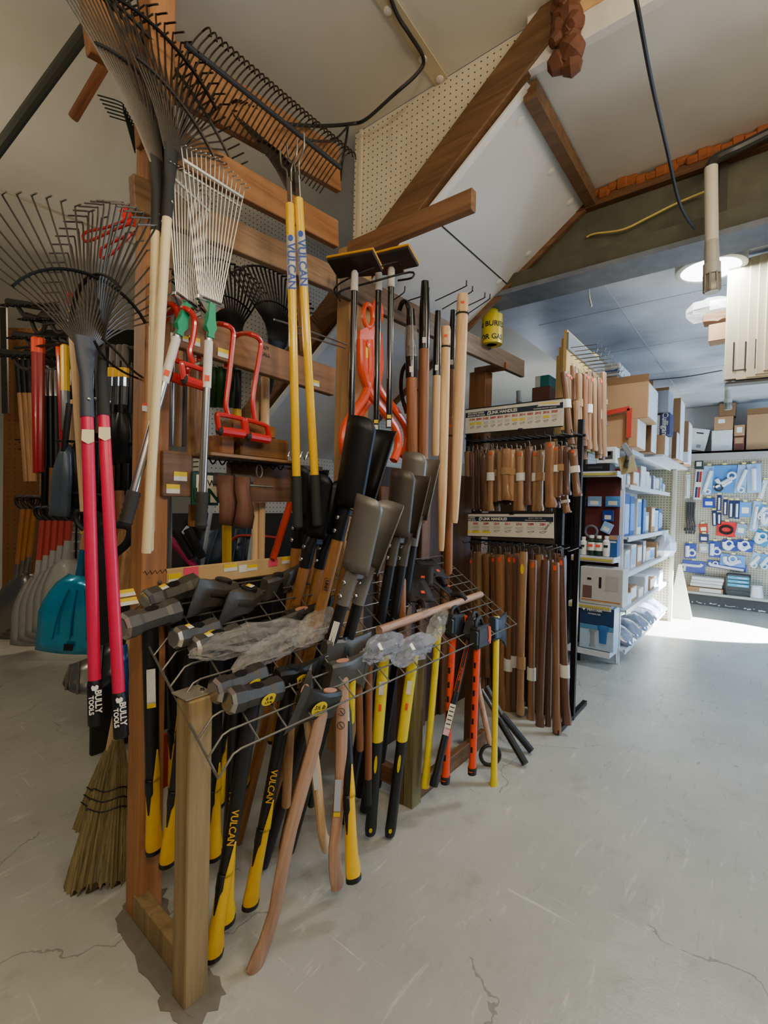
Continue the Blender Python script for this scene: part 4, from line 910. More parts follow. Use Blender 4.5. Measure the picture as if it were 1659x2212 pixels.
# yellow poles with fork heads
def pole(label, tp, bt, x):
    A, E = onX(*tp, x), onX(*bt, x); M = axM(E, A, (0, 1, 0)); L = (A-E).length; t = thing('yellow_pole_tool', label, 'tool', M)
    r = .0175
    b = MB(); b.loft([oval(L*.16, r, r), oval(L*.74, r, r)]); b.loft([oval(L*.90, r, r), oval(L-.004, r, r), oval(L, r*.8, r*.8)]); b.build('pole', M_YELPOLE, t)
    b = MB(); b.loft([oval(L*.74, r*1.015, r*1.015), oval(L*.90, r*1.015, r*1.015)]); pb_ = b.build('printed_band', plain('pale_grey_print', '#c2beb4', .4), t)
    b = MB(); b.loft([oval(0, r, r), oval(.006, r*1.25, r*1.25), oval(L*.165, r*1.2, r*1.2)]); b.build('grip', M_GRIP, t)
    f = side_frame(M, L*.808, r*1.03); text('VULCAN', .045, plain('blue_print', '#2a4ba8', .5), pb_, f, bold=.0006)
    f = side_frame(M, L*.892, r*1.03); b = MB(); b.loft([[f @ V((.012*math.cos(a*.3142), .010*math.sin(a*.3142), z)) for a in range(20)] for z in (0, .0008)]); b.build('round_mark', plain('blue_print', '#2a4ba8', .5), pb_)
    b = MB(); b.box((0, .0, L+.045), (.006, .026, .11), ch=.002); b.build('strap', M_STEEL, t, smooth=0)
    b = MB()
    for s in (-1, 1): b.tube(cr([(0, s*.012, L+.08), (0, s*.014, L+.13), (0, s*.045, L+.165), (0, s*.05, L+.22)], 4), .004, 6)
    b.build('fork', M_ZINC, t)
    b = MB(); b.lathe([(.006, 0), (.005, .004), (.001, .005)], (.003, 0, L+.03), Matrix.Rotation(math.pi/2, 3, 'Y'), 8); b.lathe([(.006, 0), (.005, .004), (.001, .005)], (.003, 0, L+.075), Matrix.Rotation(math.pi/2, 3, 'Y'), 8); b.build('rivet', M_CHROME, t)
pole('left yellow steel pole with fork head and blue lettering on a grey band', (626, 440), (643, 1140), -1.50)
pole('right yellow steel pole with fork head and blue lettering on a grey band', (645, 428), (686, 1136), -1.48)
# red hay hooks
def hay(label, hook, d, x=-1.53, g='red hay hooks over the middle rail'):
    pts = [onX(px, py, x) for px, py in hook]; t = thing('hay_hook', label, 'hook', pts[-1], g)
    over = [pts[0]+V((-.17, .0, -.10)), pts[0]+V((-.165, 0, -.02)), pts[0]+V((-.09, 0, .018))]
    b = MB(); b.tube(cr(over+pts, 4), .0095, 8); b.build('hook', M_RED, t, True)
    q = [onX(px, py, x) for px, py in d]; b = MB(); loop = [q[0], q[1], q[2], q[3]]
    b.tube(cr([q[3], q[3].lerp(q[0], .85), q[0].lerp(q[1], .12), q[0].lerp(q[1], .88), q[1].lerp(q[2], .15), q[2]], 4), .011, 8, flat=((1, 0, 0), .8)); b.build('handle_frame', M_RED, t, True)
    b = MB(); b.tube([q[3], q[3].lerp(q[2], .04), q[3].lerp(q[2], .96), q[2]], [.010, .017, .017, .010], 10); b.build('grip', M_RED, t, True)
    b = MB(); b.tube([q[3]+(q[3]-q[2])*.06, q[3].lerp(q[2], .06)], [.012, .0185], 10); b.build('grip_end', M_GRIP, t, True)
hay('red hay hook right of the front silver rake shaft, red D-handle over the block shelf', [(486, 702), (503, 716), (500, 760), (494, 820), (488, 875), (493, 898)], [(468, 894), (524, 905), (528, 938), (473, 930)])
hay('red hay hook nearest the yellow poles', [(545, 723), (563, 738), (560, 770), (550, 830), (546, 870), (550, 908)], [(530, 906), (576, 920), (582, 950), (535, 942)])
hay('red hay hook left of the front silver rake shaft, handle nearest the aisle', [(404, 668), (420, 690), (417, 730), (410, 762), (418, 785)], [(392, 784), (440, 800), (440, 834), (397, 820)], x=-1.515)
hay('red hay hook hidden behind the slanting silver rake', [(376, 660), (386, 690), (384, 730), (378, 765), (380, 780)], [(372, 775), (405, 790), (402, 825), (366, 812)], x=-1.56)
# orange log tongs on the centre post
def tongs(label, x, dx, dy):
    q = lambda pts: [onX(px+dx, py+dy, x) for px, py in pts]
    t = thing('log_tongs', label, 'tongs', q([(790, 1000)])[0])
    b = MB(); b.tube(cr(q([(797, 735), (800, 800), (790, 850), (765, 890), (745, 925), (741, 965), (752, 998), (775, 1010)]), 4), [.022]*29, 10); b.build('arm', M_ORA, t, True)
    b = MB(); b.tube(cr(q([(780, 735), (783, 800), (800, 850), (830, 890), (856, 930), (860, 965), (850, 995)]), 4), .022, 10); b.build('arm', M_ORA, t, True)
    b = MB(); b.prism([(-.05, .10), (0, .13), (.05, .10), (.06, 0), (.03, -.12), (-.03, -.12), (-.055, 0)], .012, frame(q([(790, 765)])[0], (0, 1, 0), (0, 0, 1))); b.build('plate', M_ORA, t, True)
    b = MB(); c = q([(795, 682)])[0]; b.tube([c+V((.0, .035*math.cos(a*.3142), .055*math.sin(a*.3142))) for a in range(21)], .011, 8, cap=False); b.build('ring', M_ORA, t, True)
    b = MB(); b.lathe([(.014, -.01), (.014, .012), (.004, .014)], q([(790, 745)])[0]+V((.005, 0, 0)), Matrix.Rotation(math.pi/2, 3, 'Y'), 6); b.build('pivot_bolt', M_ORA, t, True)
    b = MB(); b.box(q([(788, 760)])[0]+V((.008, 0, 0)), (.002, .03, .06)); b.build('yellow_label', M_TAGY, t, True, smooth=0)
    return t
tongs('orange log tongs in front with yellow label, arms curving round the centre post', -1.53, 0, 0)
tongs('orange log tongs behind, arms inside those of the front pair', -1.60, 20, -8)
# black poles with scraper heads in a wire holder
def scraper(label, tp, bt, x, rz):
    A, E = onX(*tp, x), onX(*bt, x); M = axM(E, A, (0, 1, 0)); L = (A-E).length; t = thing('floor_scraper', label, 'scraper', M)
    b = MB(); b.loft([oval(0, .014, .014), oval(L-.05, .014, .014)]); b.build('pole', M_BLKG, t)
    b = MB(); b.loft([oval(L-.06, .017, .017), oval(L+.02, .016, .016), oval(L+.03, .010, .010)]); b.build('collar', plain('grey_collar', '#b9b6ac', .4), t)
    R = Matrix.Rotation(rz, 3, 'Z') @ Matrix.Rotation(.25, 3, 'Y')
    b = MB(); b.box((0, 0, L+.055), (.12, .22, .012), R, ch=.003); b.build('plate', plain('plate_black', '#23211d', .5), t)
    b = MB(); b.box((0, 0, L+.066), (.125, .225, .010), R, ch=.003); b.build('yellow_pad', plain('amber_pad', '#d99a12', .5), t)
    sticker(t, side_frame(M, .02, .0145), .03, .018, M_WHITE); sticker(t, side_frame(M, .05, .0145), .016, .018, M_TAGY)
scraper('leftmost of three black poles with flat yellow-backed scraper head', (766, 600), (757, 985), -1.44, .3)
scraper('middle of three black poles with flat yellow-backed scraper head', (818, 600), (812, 935), -1.42, .5)
scraper('rightmost of three black poles with flat yellow-backed scraper head', (845, 592), (840, 925), -1.34, .2)
t = thing('wire_holder', 'black double wire holder on the rail that carries the three black scraper poles', 'holder', onX(800, 610, -1.5))
b = MB()
b.tube(cr([onX(728, 640, -1.62), onX(726, 618, -1.55), onX(790, 585, -1.40), onX(858, 566, -1.30), onX(862, 574, -1.28)], 4), .0045, 6)
b.tube(cr([onX(735, 650, -1.62), onX(733, 630, -1.55), onX(800, 610, -1.37), onX(885, 588, -1.22), onX(890, 600, -1.2), onX(860, 606, -1.28)], 4), .0045, 6)
b.tube([onX(728, 640, -1.62), onX(728, 596, -1.63)], .0045, 6)
b.build('wire', M_WIRE, t, True)
t = thing('rail_hook', 'long straight zinc double hook sticking out left of the centre post', 'hook', onX(690, 720, -1.6))
b = MB(); b.tube(cr([onX(750, 745, -1.62), onX(640, 705, -1.62), onX(592, 690, -1.62)], 3), .004, 6); b.tube(cr([onX(745, 752, -1.62), onX(690, 735, -1.62), onX(640, 720, -1.62)], 3), .004, 6); b.build('wire', M_ZINC, t, True)
# cant hooks and their handles on long hooks
def cant(label, tp, bt, x, r, m, kind, r2=None, nm='cant_hook'):
    A, E = onX(*tp, x), onX(*bt, x); M = axM(E, A, (0, 1, 0)); L = (A-E).length; t = thing(nm, label, 'hook' if nm == 'cant_hook' else 'handle', M)
    zt = L if kind in ('plain',) else L-.22
    b = MB(); b.loft([oval(0, (r2 or r)*.8, (r2 or r)*.8), oval(L*.02, r2 or r, r2 or r), oval(L*.25, r*.9 if r2 else r, r*.9 if r2 else r), oval(L*.6, r, r), oval(zt-.02, r, r), oval(zt, r*.85, r*.85)]); b.build('shaft', m, t)
    if kind == 'plain':
        f = side_frame(M, L-.06, r*1.01); sticker(t, f, .015, .02, M_ORANGE)
        b = MB(); z = L-.12
        for k in (0, .006): b.tube([(r*1.08*math.cos(a*.3142), r*1.08*math.sin(a*.3142), z+k) for a in range(21)], .002, 5, cap=False)
        for k in range(4): a = k*1.57; b.tube([(r*1.08*math.cos(a), r*1.08*math.sin(a), z), (r*.4*math.cos(a+.6), r*.4*math.sin(a+.6), L+.004)], .0016, 4)
        b.build('tie_wire', M_WIRE, t)
    else:
        b = MB(); b.loft([oval(zt-.14, r*1.06, r*1.06), oval(zt+.03, r*1.04, r*1.04), oval(L, r*.7, r*.7)]); b.build('ferrule', M_BLKG, t)
        if kind == 'hook':
            b = MB(); b.tube(cr([(0, 0, L-.06), (0, .02, L+.03), (.0, .05, L+.05), (0, .075, L+.01)], 4), .013, 8); b.build('toe', M_BLKG, t)
            b = MB(); b.tube(cr([(0, r*1.1, zt-.06), (.01, .07, zt-.10), (.02, .085, zt-.2), (.02, .05, zt-.32)], 5), .012, 8, flat=((0, 1, 0), .55)); b.build('side_hook', M_BLKG, t)
            b = MB(); b.loft([oval(zt-.03, r*1.15, r*1.15), oval(zt+.10, r*1.2, r*1.2), oval(zt+.13, r*.9, r*.9)]); b.build('wrapper', M_BAG, t)
        sticker(t, side_frame(M, zt-.10, r*1.08), .03, .02, M_WHITE)
cant('brown peavey pole with black hooked socket and clear wrapping, right of the scrapers', (887, 668), (893, 1130), -1.50, .030, M_BROWNW, 'hook')
cant('brown cant pole with tall black ferrule', (918, 608), (912, 1130), -1.46, .029, M_BROWNW, 'cap')
cant('slim tan pole with black ferrule behind the pale poles', (946, 672), (940, 985), -1.46, .022, M_ASH, 'cap')
cant('pale round pole with wire tie, shorter of the two pale poles', (963, 706), (953, 1190), -1.46, .029, M_ASH, 'plain', .018, nm='pale_pole')
cant('tall pale round pole with orange sticker at the top, nearest the sign boards', (1000, 636), (982, 1130), -1.42, .034, M_ASH, 'plain', .020, nm='pale_pole')
cant('dark slim pole with black ring top behind the tall pale pole', (978, 670), (972, 1000), -1.52, .020, M_BROWNW, 'cap')
cant('reddish brown pole standing behind the shorter pale pole', (972, 900), (968, 1240), -1.50, .026, M_BROWNW, 'plain', nm='brown_pole')
cant('brown pole standing behind the brown cant pole', (898, 800), (893, 1010), -1.58, .024, M_LINKD, 'plain', nm='brown_pole')
t = thing('long_peg_hook', 'group of long dark peg hooks projecting from the rail above the pale poles', 'hooks', onX(1000, 650, -1.5))
b = MB()
for (ax, ay), (ex, ey) in (((940, 650), (1003, 620)), ((955, 668), (1016, 632)), ((985, 672), (1043, 645)), ((1000, 685), (1054, 648)), ((850, 648), (870, 634)), ((880, 650), (922, 636))):
    p = onX(ax, ay, -1.64); e = onY(ex, ey, p.y); b.tube(cr([p, e, e+V((.012, 0, .012)), e+V((.014, 0, .035))], 3), .0035, 6)
b.build('wire', M_WIRE, t, True)
# rolls of warning tape on the beam end
def tape(label, px, py0, py1, d, w, s1, ty):
    a = W(px, py1, d); h = (py1-py0)*d/1030; r = w*d/1030/2; t = thing('warning_tape_roll', label, 'tape roll', a)
    b = MB(); b.lathe([(r, 0), (r, h)], n=28); b.build('tape', plain('warning_yellow', '#d8c410', .35, coat=.3), t)
    b = MB(); b.lathe([(r*.5, -.0), (r*.5, h+.003)], n=20); b.build('core', M_CARD, t)
    to = (CAM-a); ang = math.atan2(to.y, to.x)
    f = frame(V((r*math.cos(ang), r*math.sin(ang), 0)), (-math.sin(ang), math.cos(ang), 0), (0, 0, 1))
    for s, k, sh in s1: text(s, ty, M_BLK, t, f @ Matrix.Translation((sh, h*k, .001)), bend=r, bold=.0012)
tp = onX(1062, 815, -1.72).y
tape('upper roll of yellow warning tape on the beam end', 1058, 652, 683, 3.55, 34, [('LINE BUR', .5, 0)], .05)
tape('lower fat roll of yellow warning tape on the beam end', 1062, 683, 745, 3.55, 44, [('N: BURIED', .62, 0), ('OR GAS', .18, 0)], .052)
# dark leaf rakes stored behind
def dark_rake(label, px, py, d, lean, R, n=18):
    a = W(px, py, d); e = W(px-20, py+110, d+.1)
    rake(label, tuple(e), tuple(a), (-.1, 1, 0), R, .8, n, M_BLK, .018, M_BLK, plain('black_tine', '#161616', .5), tilt=-.35, lean=lean, sock=.12, hook=.05, tw=.006, bars=(.55,), sockw=2.2, nm='plastic_rake')
dark_rake('broad black plastic leaf rake behind the yellow poles, tine hooks in a row', 600, 740, 2.75, .15, .42, 22)
dark_rake('black plastic leaf rake behind the front silver rake', 500, 735, 2.6, -.1, .42, 20)
# things between the rails, set back on the other side of the rack
stick('pale hammer handle left of the front silver rake shaft', (437, 790), (438, 985), 1.95, 1.95, .022, M_HICKP, 'hammer_stick')
stick('tan hammer handle behind the pale one at the pillar', (416, 800), (414, 985), 2.0, 2.0, .020, M_HICK, 'hammer_stick')
stick('pale straight handle left of a pair behind the right hay hook', (551, 822), (551, 965), 2.25, 2.25, .018, M_ASH, 'tool_pole')
stick('pale straight handle right of a pair behind the right hay hook', (573, 815), (572, 960), 2.25, 2.25, .021, M_ASH, 'tool_pole')
for i, (x0, lab) in enumerate(((446, 'first'), (462, 'second'), (478, 'third'), (500, 'fourth'))):
    stick(lab+' from the left of the green bow handles between the two silver and red hooks', (x0, 792), (x0-3, 880), 2.3, 2.35, .022, plain('deep_green', '#24501e', .45), 'green_tool', 'handle', 'green handles behind the red hay hooks', cap=None)
stick('black pole with yellow lower sleeve behind the left hay hook', (514, 800), (512, 930), 2.3, 2.3, .018, M_BLK, 'tool_pole', cap=(.35, M_YEL))
for i, (x0, x1, c, r) in enumerate(((372, 368, M_STEEL, .016), (388, 383, M_HICK, .018), (399, 396, M_STEELD, .014), (362, 360, M_HICK, .018))):
    stick('%s pole of the dark bundle between the pillar and the slanting silver rake' % ['bright steel', 'brown wooden', 'grey steel', 'tan wooden'][i], (x0, 720), (x1, 965), 2.0+.08*i, 2.05+.08*i, r, c, 'tool_pole')
# hoe blades and green sign under the shelf
def hoe_blade(label, poly, x, m, curve=.02):
    P = [onX(px, py, x) for px, py in poly]; t = thing('grub_hoe', label, 'hoe blade', P[-1], 'rust-brown hoe blades below the plank shelf')
    n = len(P)//2; g = []
    for i in range(n):
        l, r_ = P[i], P[-1-i]; g.append([l.lerp(r_, u)+V((curve*math.sin(math.pi*u)+.03*math.sin(3*i/n), 0, 0)) for u in (0, .25, .5, .75, 1)])
    b = MB(); b.sheet(g); b.build('blade', m, t, True, solid=.008)
    b = MB(); c = P[0].lerp(P[-1], .5); b.tube([c+V((-.02, -.03, -.01)), c+V((-.02, .05, -.01))], .022, 12); b.build('eye_ring', M_STEELD, t, True)
M_RUSTB = wood('rust_blade', '#6e4632', '#432a1e', scale=3, vary=.05, rough=.7)
hoe_blade('rust-brown hoe blade, left one beside the green sign', [(468, 1028), (463, 1060), (465, 1085), (464, 1110), (465, 1132), (498, 1136), (500, 1112), (503, 1086), (508, 1060), (506, 1028)], -1.60, M_RUSTB)
hoe_blade('rust-brown hoe blade, right one with bright edge and dark eye', [(508, 1030), (502, 1060), (503, 1085), (499, 1112), (497, 1136), (536, 1142), (538, 1115), (534, 1088), (532, 1062), (540, 1032)], -1.57, M_RUSTB)
t = thing('green_sign', 'green framed white sign with large green letters behind the rake grip', 'sign', onX(440, 1055, -1.64))
a, c = onX(414, 1018, -1.645), onX(470, 1092, -1.645); cx = (a+c)/2
b = MB(); b.box(cx, (.012, abs(c.y-a.y), abs(a.z-c.z)), ch=.002); b.build('frame', plain('sign_green', '#0e3a26', .5), t, True, smooth=0)
b = MB(); b.box(cx+V((.007, .005, 0)), (.003, abs(c.y-a.y)*.82, abs(a.z-c.z)*.82)); b.build('face', plain('sign_face', '#d6d2bc', .5), t, True, smooth=0)
text('UN', .075, plain('sign_green', '#0e3a26', .5), t, frame(cx+V((.010, .005, -.028)), (0, 1, 0), (0, 0, 1)), world=True, bold=.002)
text('We', .035, M_WIRE, t, frame(cx+V((.010, .03, .02)), (0, 1, 0), (0, 0, 1)), world=True)
t = thing('spring_hook', 'zinc snap ring and bolt hanging under the right end of the plank shelf', 'hook', onX(562, 1020, -1.58))
b = MB(); c = onX(560, 1018, -1.58); b.tube([c+V((0, .014*math.cos(a*.3142), .026*math.sin(a*.3142))) for a in range(21)], .0035, 6, cap=False); b.tube([onX(533, 1048, -1.56), onX(588, 1052, -1.56)], .005, 6); b.build('wire', M_ZINC, t, True)
# ================================================================== post-hole diggers standing through the grid
def digger(label, tip, neck, foot, d0, d1, hm, bm, r=.07, floor=True, split=.045, oak=True, hr=.024):
    T, Nk, Fo = W(*tip, d0), W(*neck, (d0+d1)/2), W(*foot, d1)
    ax = (T-Fo).normalized(); M = axM(Nk, Nk+ax, RT*.78-FW*.62); Lb = (T-Nk).length
    low = Nk-ax*((Nk.z-.02)/ax.z) if floor else Fo
    Lh = (Nk-low).length; t = thing('post_hole_digger', label, 'post-hole digger', M)
    for s in (-1, 1):
        g = []
        for i in range(9):
            v = i/8; row = []
            for j in range(13):
                u = -1+2*j/12; a = u*1.22; zz = v*Lb*(1-.11*abs(u)**5)+.0
                rr = r*(1-.04*(1-v)); row.append(V((rr*math.sin(a), s*(rr*math.cos(a)-r*.25+.02+.03*v), zz)))
            g.append(row)
        b = MB(); b.sheet(g); b.build('blade', bm, t, solid=.004)
        b = MB(); b.loft([oval(-.14, hr*1.12, hr*1.12, y=s*split), oval(-.05, hr*1.15, hr*1.15, y=s*split), oval(.02, hr*1.5, .008, y=s*(r*.62))]); so = b.build('socket', bm, t)
        b = MB()
        for z in (-.05, -.105): b.lathe([(.010, 0), (.010, .006), (.006, .010), (.001, .011)], (-hr*.9, s*split-hr*.7 if False else s*split, z), Matrix.Rotation(-math.pi/2, 3, 'Y'), 8); b.lathe([(.010, 0), (.010, .006), (.006, .010), (.001, .011)], (0, s*split-hr*1.1, z), Matrix.Rotation(math.pi/2, 3, 'X'), 8)
        b.build('bolt', M_CHROME, t)
        b = MB(); e = .08; b.loft([oval(-Lh+.0, hr*.95, hr*.95, y=s*(split+e*.3)), oval(-Lh+.02, hr, hr, y=s*(split+e*.3)), oval(-Lh*.5, hr, hr, y=s*(split+.01)), oval(-.10, hr, hr, y=s*split)]); b.build('handle', hm, t)
    b = MB(); b.box((0, 0, -.02), (.02, split*2.2, .03), ch=.004); b.build('pivot', bm, t)
    return t, M
M_DBLK = plain('black_digger_steel', '#15161a', .42, .3)
M_DGRY = plain('grey_digger_steel', '#77736c', .4, .35, var=.08)
M_DBRN = plain('brown_grey_digger_steel', '#544c44', .45, .35, var=.08)
t, M = digger('big black-bladed post-hole digger with oak handles, tallest of the group', (818, 918), (762, 1098), (717, 1345), 2.0, 2.0, M_OAK, M_DBLK, r=.085)
f = side_frame(M, -.30, .0245); f.translation += V((0, -.045, 0)) if False else V((0, 0, 0))
t, M = digger('grey-bladed post-hole digger with black handles and white barcode label, in front', (822, 1078), (778, 1232), (742, 1352), 1.86, 1.9, M_BLK, M_DGRY, r=.075)
digger('black-bladed post-hole digger with oak handles, left of the tallest one', (722, 1032), (690, 1160), (660, 1300), 2.1, 2.1, M_OAK, M_DBLK, r=.07)
digger('black-bladed post-hole digger half hidden behind the right yellow pole', (668, 1010), (662, 1118), (648, 1250), 2.2, 2.2, M_OAK, M_DBLK, r=.06)
digger('brown-grey post-hole digger with black handles, between the grey ones', (884, 1020), (866, 1158), (838, 1300), 2.25, 2.25, M_BLK, M_DBRN, r=.075)
digger('pale grey post-hole digger at the back right of the group', (915, 985), (890, 1120), (866, 1290), 2.45, 2.45, M_BLK, M_DGRY, r=.08)
# plain brand block burned on the oak handle and the white label on the grey digger
for o in [o for o in col.objects if o.name.startswith('post_hole_digger')]:
    M = PM[o.name]; cl = M.inverted() @ CAM; s = 1 if cl.y > 0 else -1; lab = o['label']
    if 'tallest' in lab:
        f = side_frame(M, -.33, .0245); f.translation += V((0, s*.049, 0)); b = MB()
        b.tube([f @ V(p) for p in ((-.03, -.012, .0015), (.03, -.012, .0015), (.03, .012, .0015), (-.03, .012, .0015), (-.03, -.012, .0015))], .0008, 4); b.build('burned_frame', M_STEELB, o)
        text('UNIT', .02, M_STEELB, o, f @ Matrix.Translation((0, 0, .0012)), 'burned_lettering', bold=.0006)
    if 'barcode' in lab:
        f = side_frame(M, -.26, .0245); f.translation += V((0, s*.047, 0)); sticker(o, f, .11, .024, M_WHITE)
        for k in range(6): sticker(o, f @ Matrix.Translation((.028+.004*k, 0, .0006)), .0018, .018, M_BLK, 'barcode')
# ================================================================== left side: shovels, forks and spades on the far pegboard stand
def far_tool(nm, label, cat, tp, bt, d0, d1, r, m, group=None, tip=None, butt=None, parts=None):
    """long tool seen between top and bottom pixel; tip/butt = (length, radius factor, material, name)"""
    A, E = W(*tp, d0), W(*bt, d1); M = axM(E, A, RT); L = (A-E).length; t = thing(nm, label, cat, M, group)
    z0 = butt[0] if butt else 0; z1 = L-(tip[0] if tip else 0)
    b = MB(); b.loft([oval(z0, r*.95, r*.95, 10), oval(z0+.01, r, r, 10), oval(z1, r, r, 10)]); b.build('shaft', m, t)
    if tip: b = MB(); b.loft([oval(z1-.01, r*tip[1], r*tip[1], 10), oval(L-.01, r*tip[1], r*tip[1], 10), oval(L, r*tip[1]*.7, r*tip[1]*.7, 10)]); b.build(tip[3], tip[2], t)
    if butt: b = MB(); b.loft([oval(0, r*butt[1]*.8, r*butt[1]*.8, 10), oval(.01, r*butt[1], r*butt[1], 10), oval(z0+.01, r*butt[1], r*butt[1], 10)]); b.build(butt[3], butt[2], t)
    return t, M, L
def dgrip(t, z, w, m, up=1):
    b = MB(); b.tube(cr([(0, 0, z), (-w*.5, 0, z+up*.05), (-w*.55, 0, z+up*.11), (0, 0, z+up*.12), (w*.55, 0, z+up*.11), (w*.5, 0, z+up*.05), (0, 0, z)], 3), .017, 8); b.build('d_grip', m, t)
def scoop(t, L, w, h, m, dish=.05, point=.0, nm='blade', roll=0):
    """shovel blade below z=L (blade hangs from z=h down to 0)"""
    g = []
    for i in range(9):
        f = i/8; z = h*(1-f); ww = w*(.35+.65*min(1, f*2.2)**.6)*(1 if not point else (1-point*max(0, f-.55)*2)); row = []
        for j in range(9):
            u = -1+2*j/8; row.append(V((u*ww/2, dish*(u*u)-dish*.7*math.sin(min(1, f+.15)*math.pi*.9), z-(0 if not point else .0))))
        g.append(row)
    b = MB(); b.sheet(g); b.build(nm, m, t, solid=.004)
def shovel(label, cat, grip_px, blade_px, d, w, h, hm, bm, r=.017, gm=M_BLK, group=None, nm='scoop_shovel', dish=.06, low=None, yaw=0, gripk=True, d1=None, sockm=None):
    A, E = W(*grip_px, d), W(*blade_px, d1 or d); x = (Matrix.Rotation(yaw, 3, 'Z') @ RT); M = axM(E, A, x); L = (A-E).length; t = thing(nm, label, cat, M, group)
    top = L-.13 if gripk else L
    b = MB(); b.loft([oval(h+.14 if sockm or low else h+.02, r, r, 10), oval(top, r, r, 10)]); b.build('shaft', hm, t)
    b = MB(); b.loft([oval(h-.04, r*1.5, r*.5, 10), oval(h+.05, r*1.15, r*1.15, 10), oval(h+.16, r*1.1, r*1.1, 10)]); b.build('socket', sockm or bm, t)
    scoop(t, L, w, h, bm, dish)
    if gripk: dgrip(t, top-.005, .11, gm)
    return t
# brown pegboard panel at the far left
pa = onZ(5, 1372, 0); pb = W(75, 1340, 5.0)
t = thing('pegboard_stand', 'tall brown pegboard display panel with grey metal strip at the far left', 'display stand', pa)
PX = pa.x; 
b = MB(); xa, ya = pa.x, pa.y; pdir = (RT*1).normalized(); pr = pa+V((pdir.x, pdir.y, 0)).normalized()*.38
b.beam(V((xa, ya, 1.62)), V((pr.x, pr.y, 1.62)), .02, 3.24); b.build('panel', pegboard('brown_pegboard_xz', '#8a5c30', '#5a3818', .05, (0, 2), .12), t, True, smooth=0)
q0, q1 = W(8, 665, 4.72), W(12, 893, 4.72)
b = MB(); b.beam(q1, q0, .06, .02, up=FW); b.build('metal_strip', plain('grey_strip', '#4a443c', .5, .4), t, True, smooth=0)
b = MB(); 
for px, py in ((32, 950), (40, 955), (30, 1080), (40, 970)): 
    p = W(px, py, 4.7); b.tube(cr([p, p+RT*.12-FW*.02, p+RT*.22-FW*.06], 3), .006, 6)
b.build('peg_hook', M_WIRE, t, True)
# rear white slatted shelf behind the blue shovel
t = thing('white_slat_panel', 'white perforated slat panel standing between the shovels and the pillar', 'panel', W(165, 1340, 4.3))
b = MB(); b.box(W(168, 1215, 4.3), (.0, .0, 0)); c = W(168, 1210, 4.3)
Rm = Matrix((RT, FW, V((0, 0, 1)))).transposed() if False else None
for i in range(10):
    p = W(166, 1120+i*20, 4.3); b.beam(p-RT*.10, p+RT*.10, .012, .072)
b.build('slat', plain('white_slats', '#b9b6ae', .6), t, True, smooth=0)
b = MB(); p = W(164, 1210, 4.29); b.beam(p-V((0, 0, .45)), p+V((0, 0, .45)), .01, .012, up=FW); b.build('upright', M_WIRE, t, True, smooth=0)
# grey scoops with red handles
for i in range(5):
    x = 80+i*20.0
    shovel('grey plastic scoop shovel with red shaft, %s from the left in the nested row' % ORD[i], 'shovel', (96+i*14, 1092), (70+i*16, 1395-i*9), 4.2-.03*i+.0, .34, .60, plain('coral_red', '#b8423a', .4), plain('light_grey_plastic', '#a9a8a4', .35, coat=.3), r=.026, group='nested grey scoop shovels at the far left', yaw=.5, dish=.09, sockm=plain('light_grey_plastic', '#a9a8a4', .35, coat=.3))
for i in range(3):
    shovel('steel scoop shovel with varnished wooden shaft at the far left edge, %s from the left' % ORD[i], 'shovel', (54+i*13, 1070), (24+i*9, 1380-i*8), 4.5, .34, .55, plain('honey_wood', '#a86a22', .35, coat=.4), plain('worn_steel_scoop', '#8a8680', .3, .85), r=.024, gm=plain('dark_brown_grip', '#2c1a12', .5), group='steel scoop shovels at the far left', yaw=.5, dish=.09, nm='steel_scoop')
# bright blue scoop shovel
t = shovel('bright metallic blue scoop shovel with wooden shaft standing before the grey scoops', 'shovel', (192, 1100), (150, 1412), 2.9, .40, .48, M_HICK, plain('metallic_blue', '#0c9cc8', .2, .4, var=.25, scale=6, coat=.5), r=.020, yaw=.25, nm='blue_scoop_shovel', dish=.05, sockm=plain('blue_enamel', '#1b5f86', .3))
M = PM[t.name]
b = MB()
for u in (-.07, 0, .07): b.tube(cr([(u*.6, -.032, .40), (u, -.045, .28), (u*1.3, -.04, .10)], 4), .008, 6)
b.build('blade_rib', plain('metallic_blue', '#0c9cc8', .2, .4, var=.25, scale=6, coat=.5), t)
b = MB(); b.box((0, -.035, .05), (.05, .004, .04)); b.build('blade_badge', M_BLK, t)
# second, yellow-collared shaft behind
t, M, L = far_tool('shovel_shaft', 'grey shaft with yellow collars and black grip beside the blue scoop', 'shovel', (182, 1100), (182, 1300), 3.1, 3.1, .020, plain('grey_shaft', '#6e7076', .4), tip=(.12, 1.2, M_BLK, 'grip'))
b = MB(); b.loft([oval(L-.16, .022, .022), oval(L-.12, .022, .022)]); b.loft([oval(L*.3, .022, .022), oval(L*.3+.06, .022, .022)]); b.build('collar', M_YEL, t); dgrip(t, L-.03, .12, M_BLK)
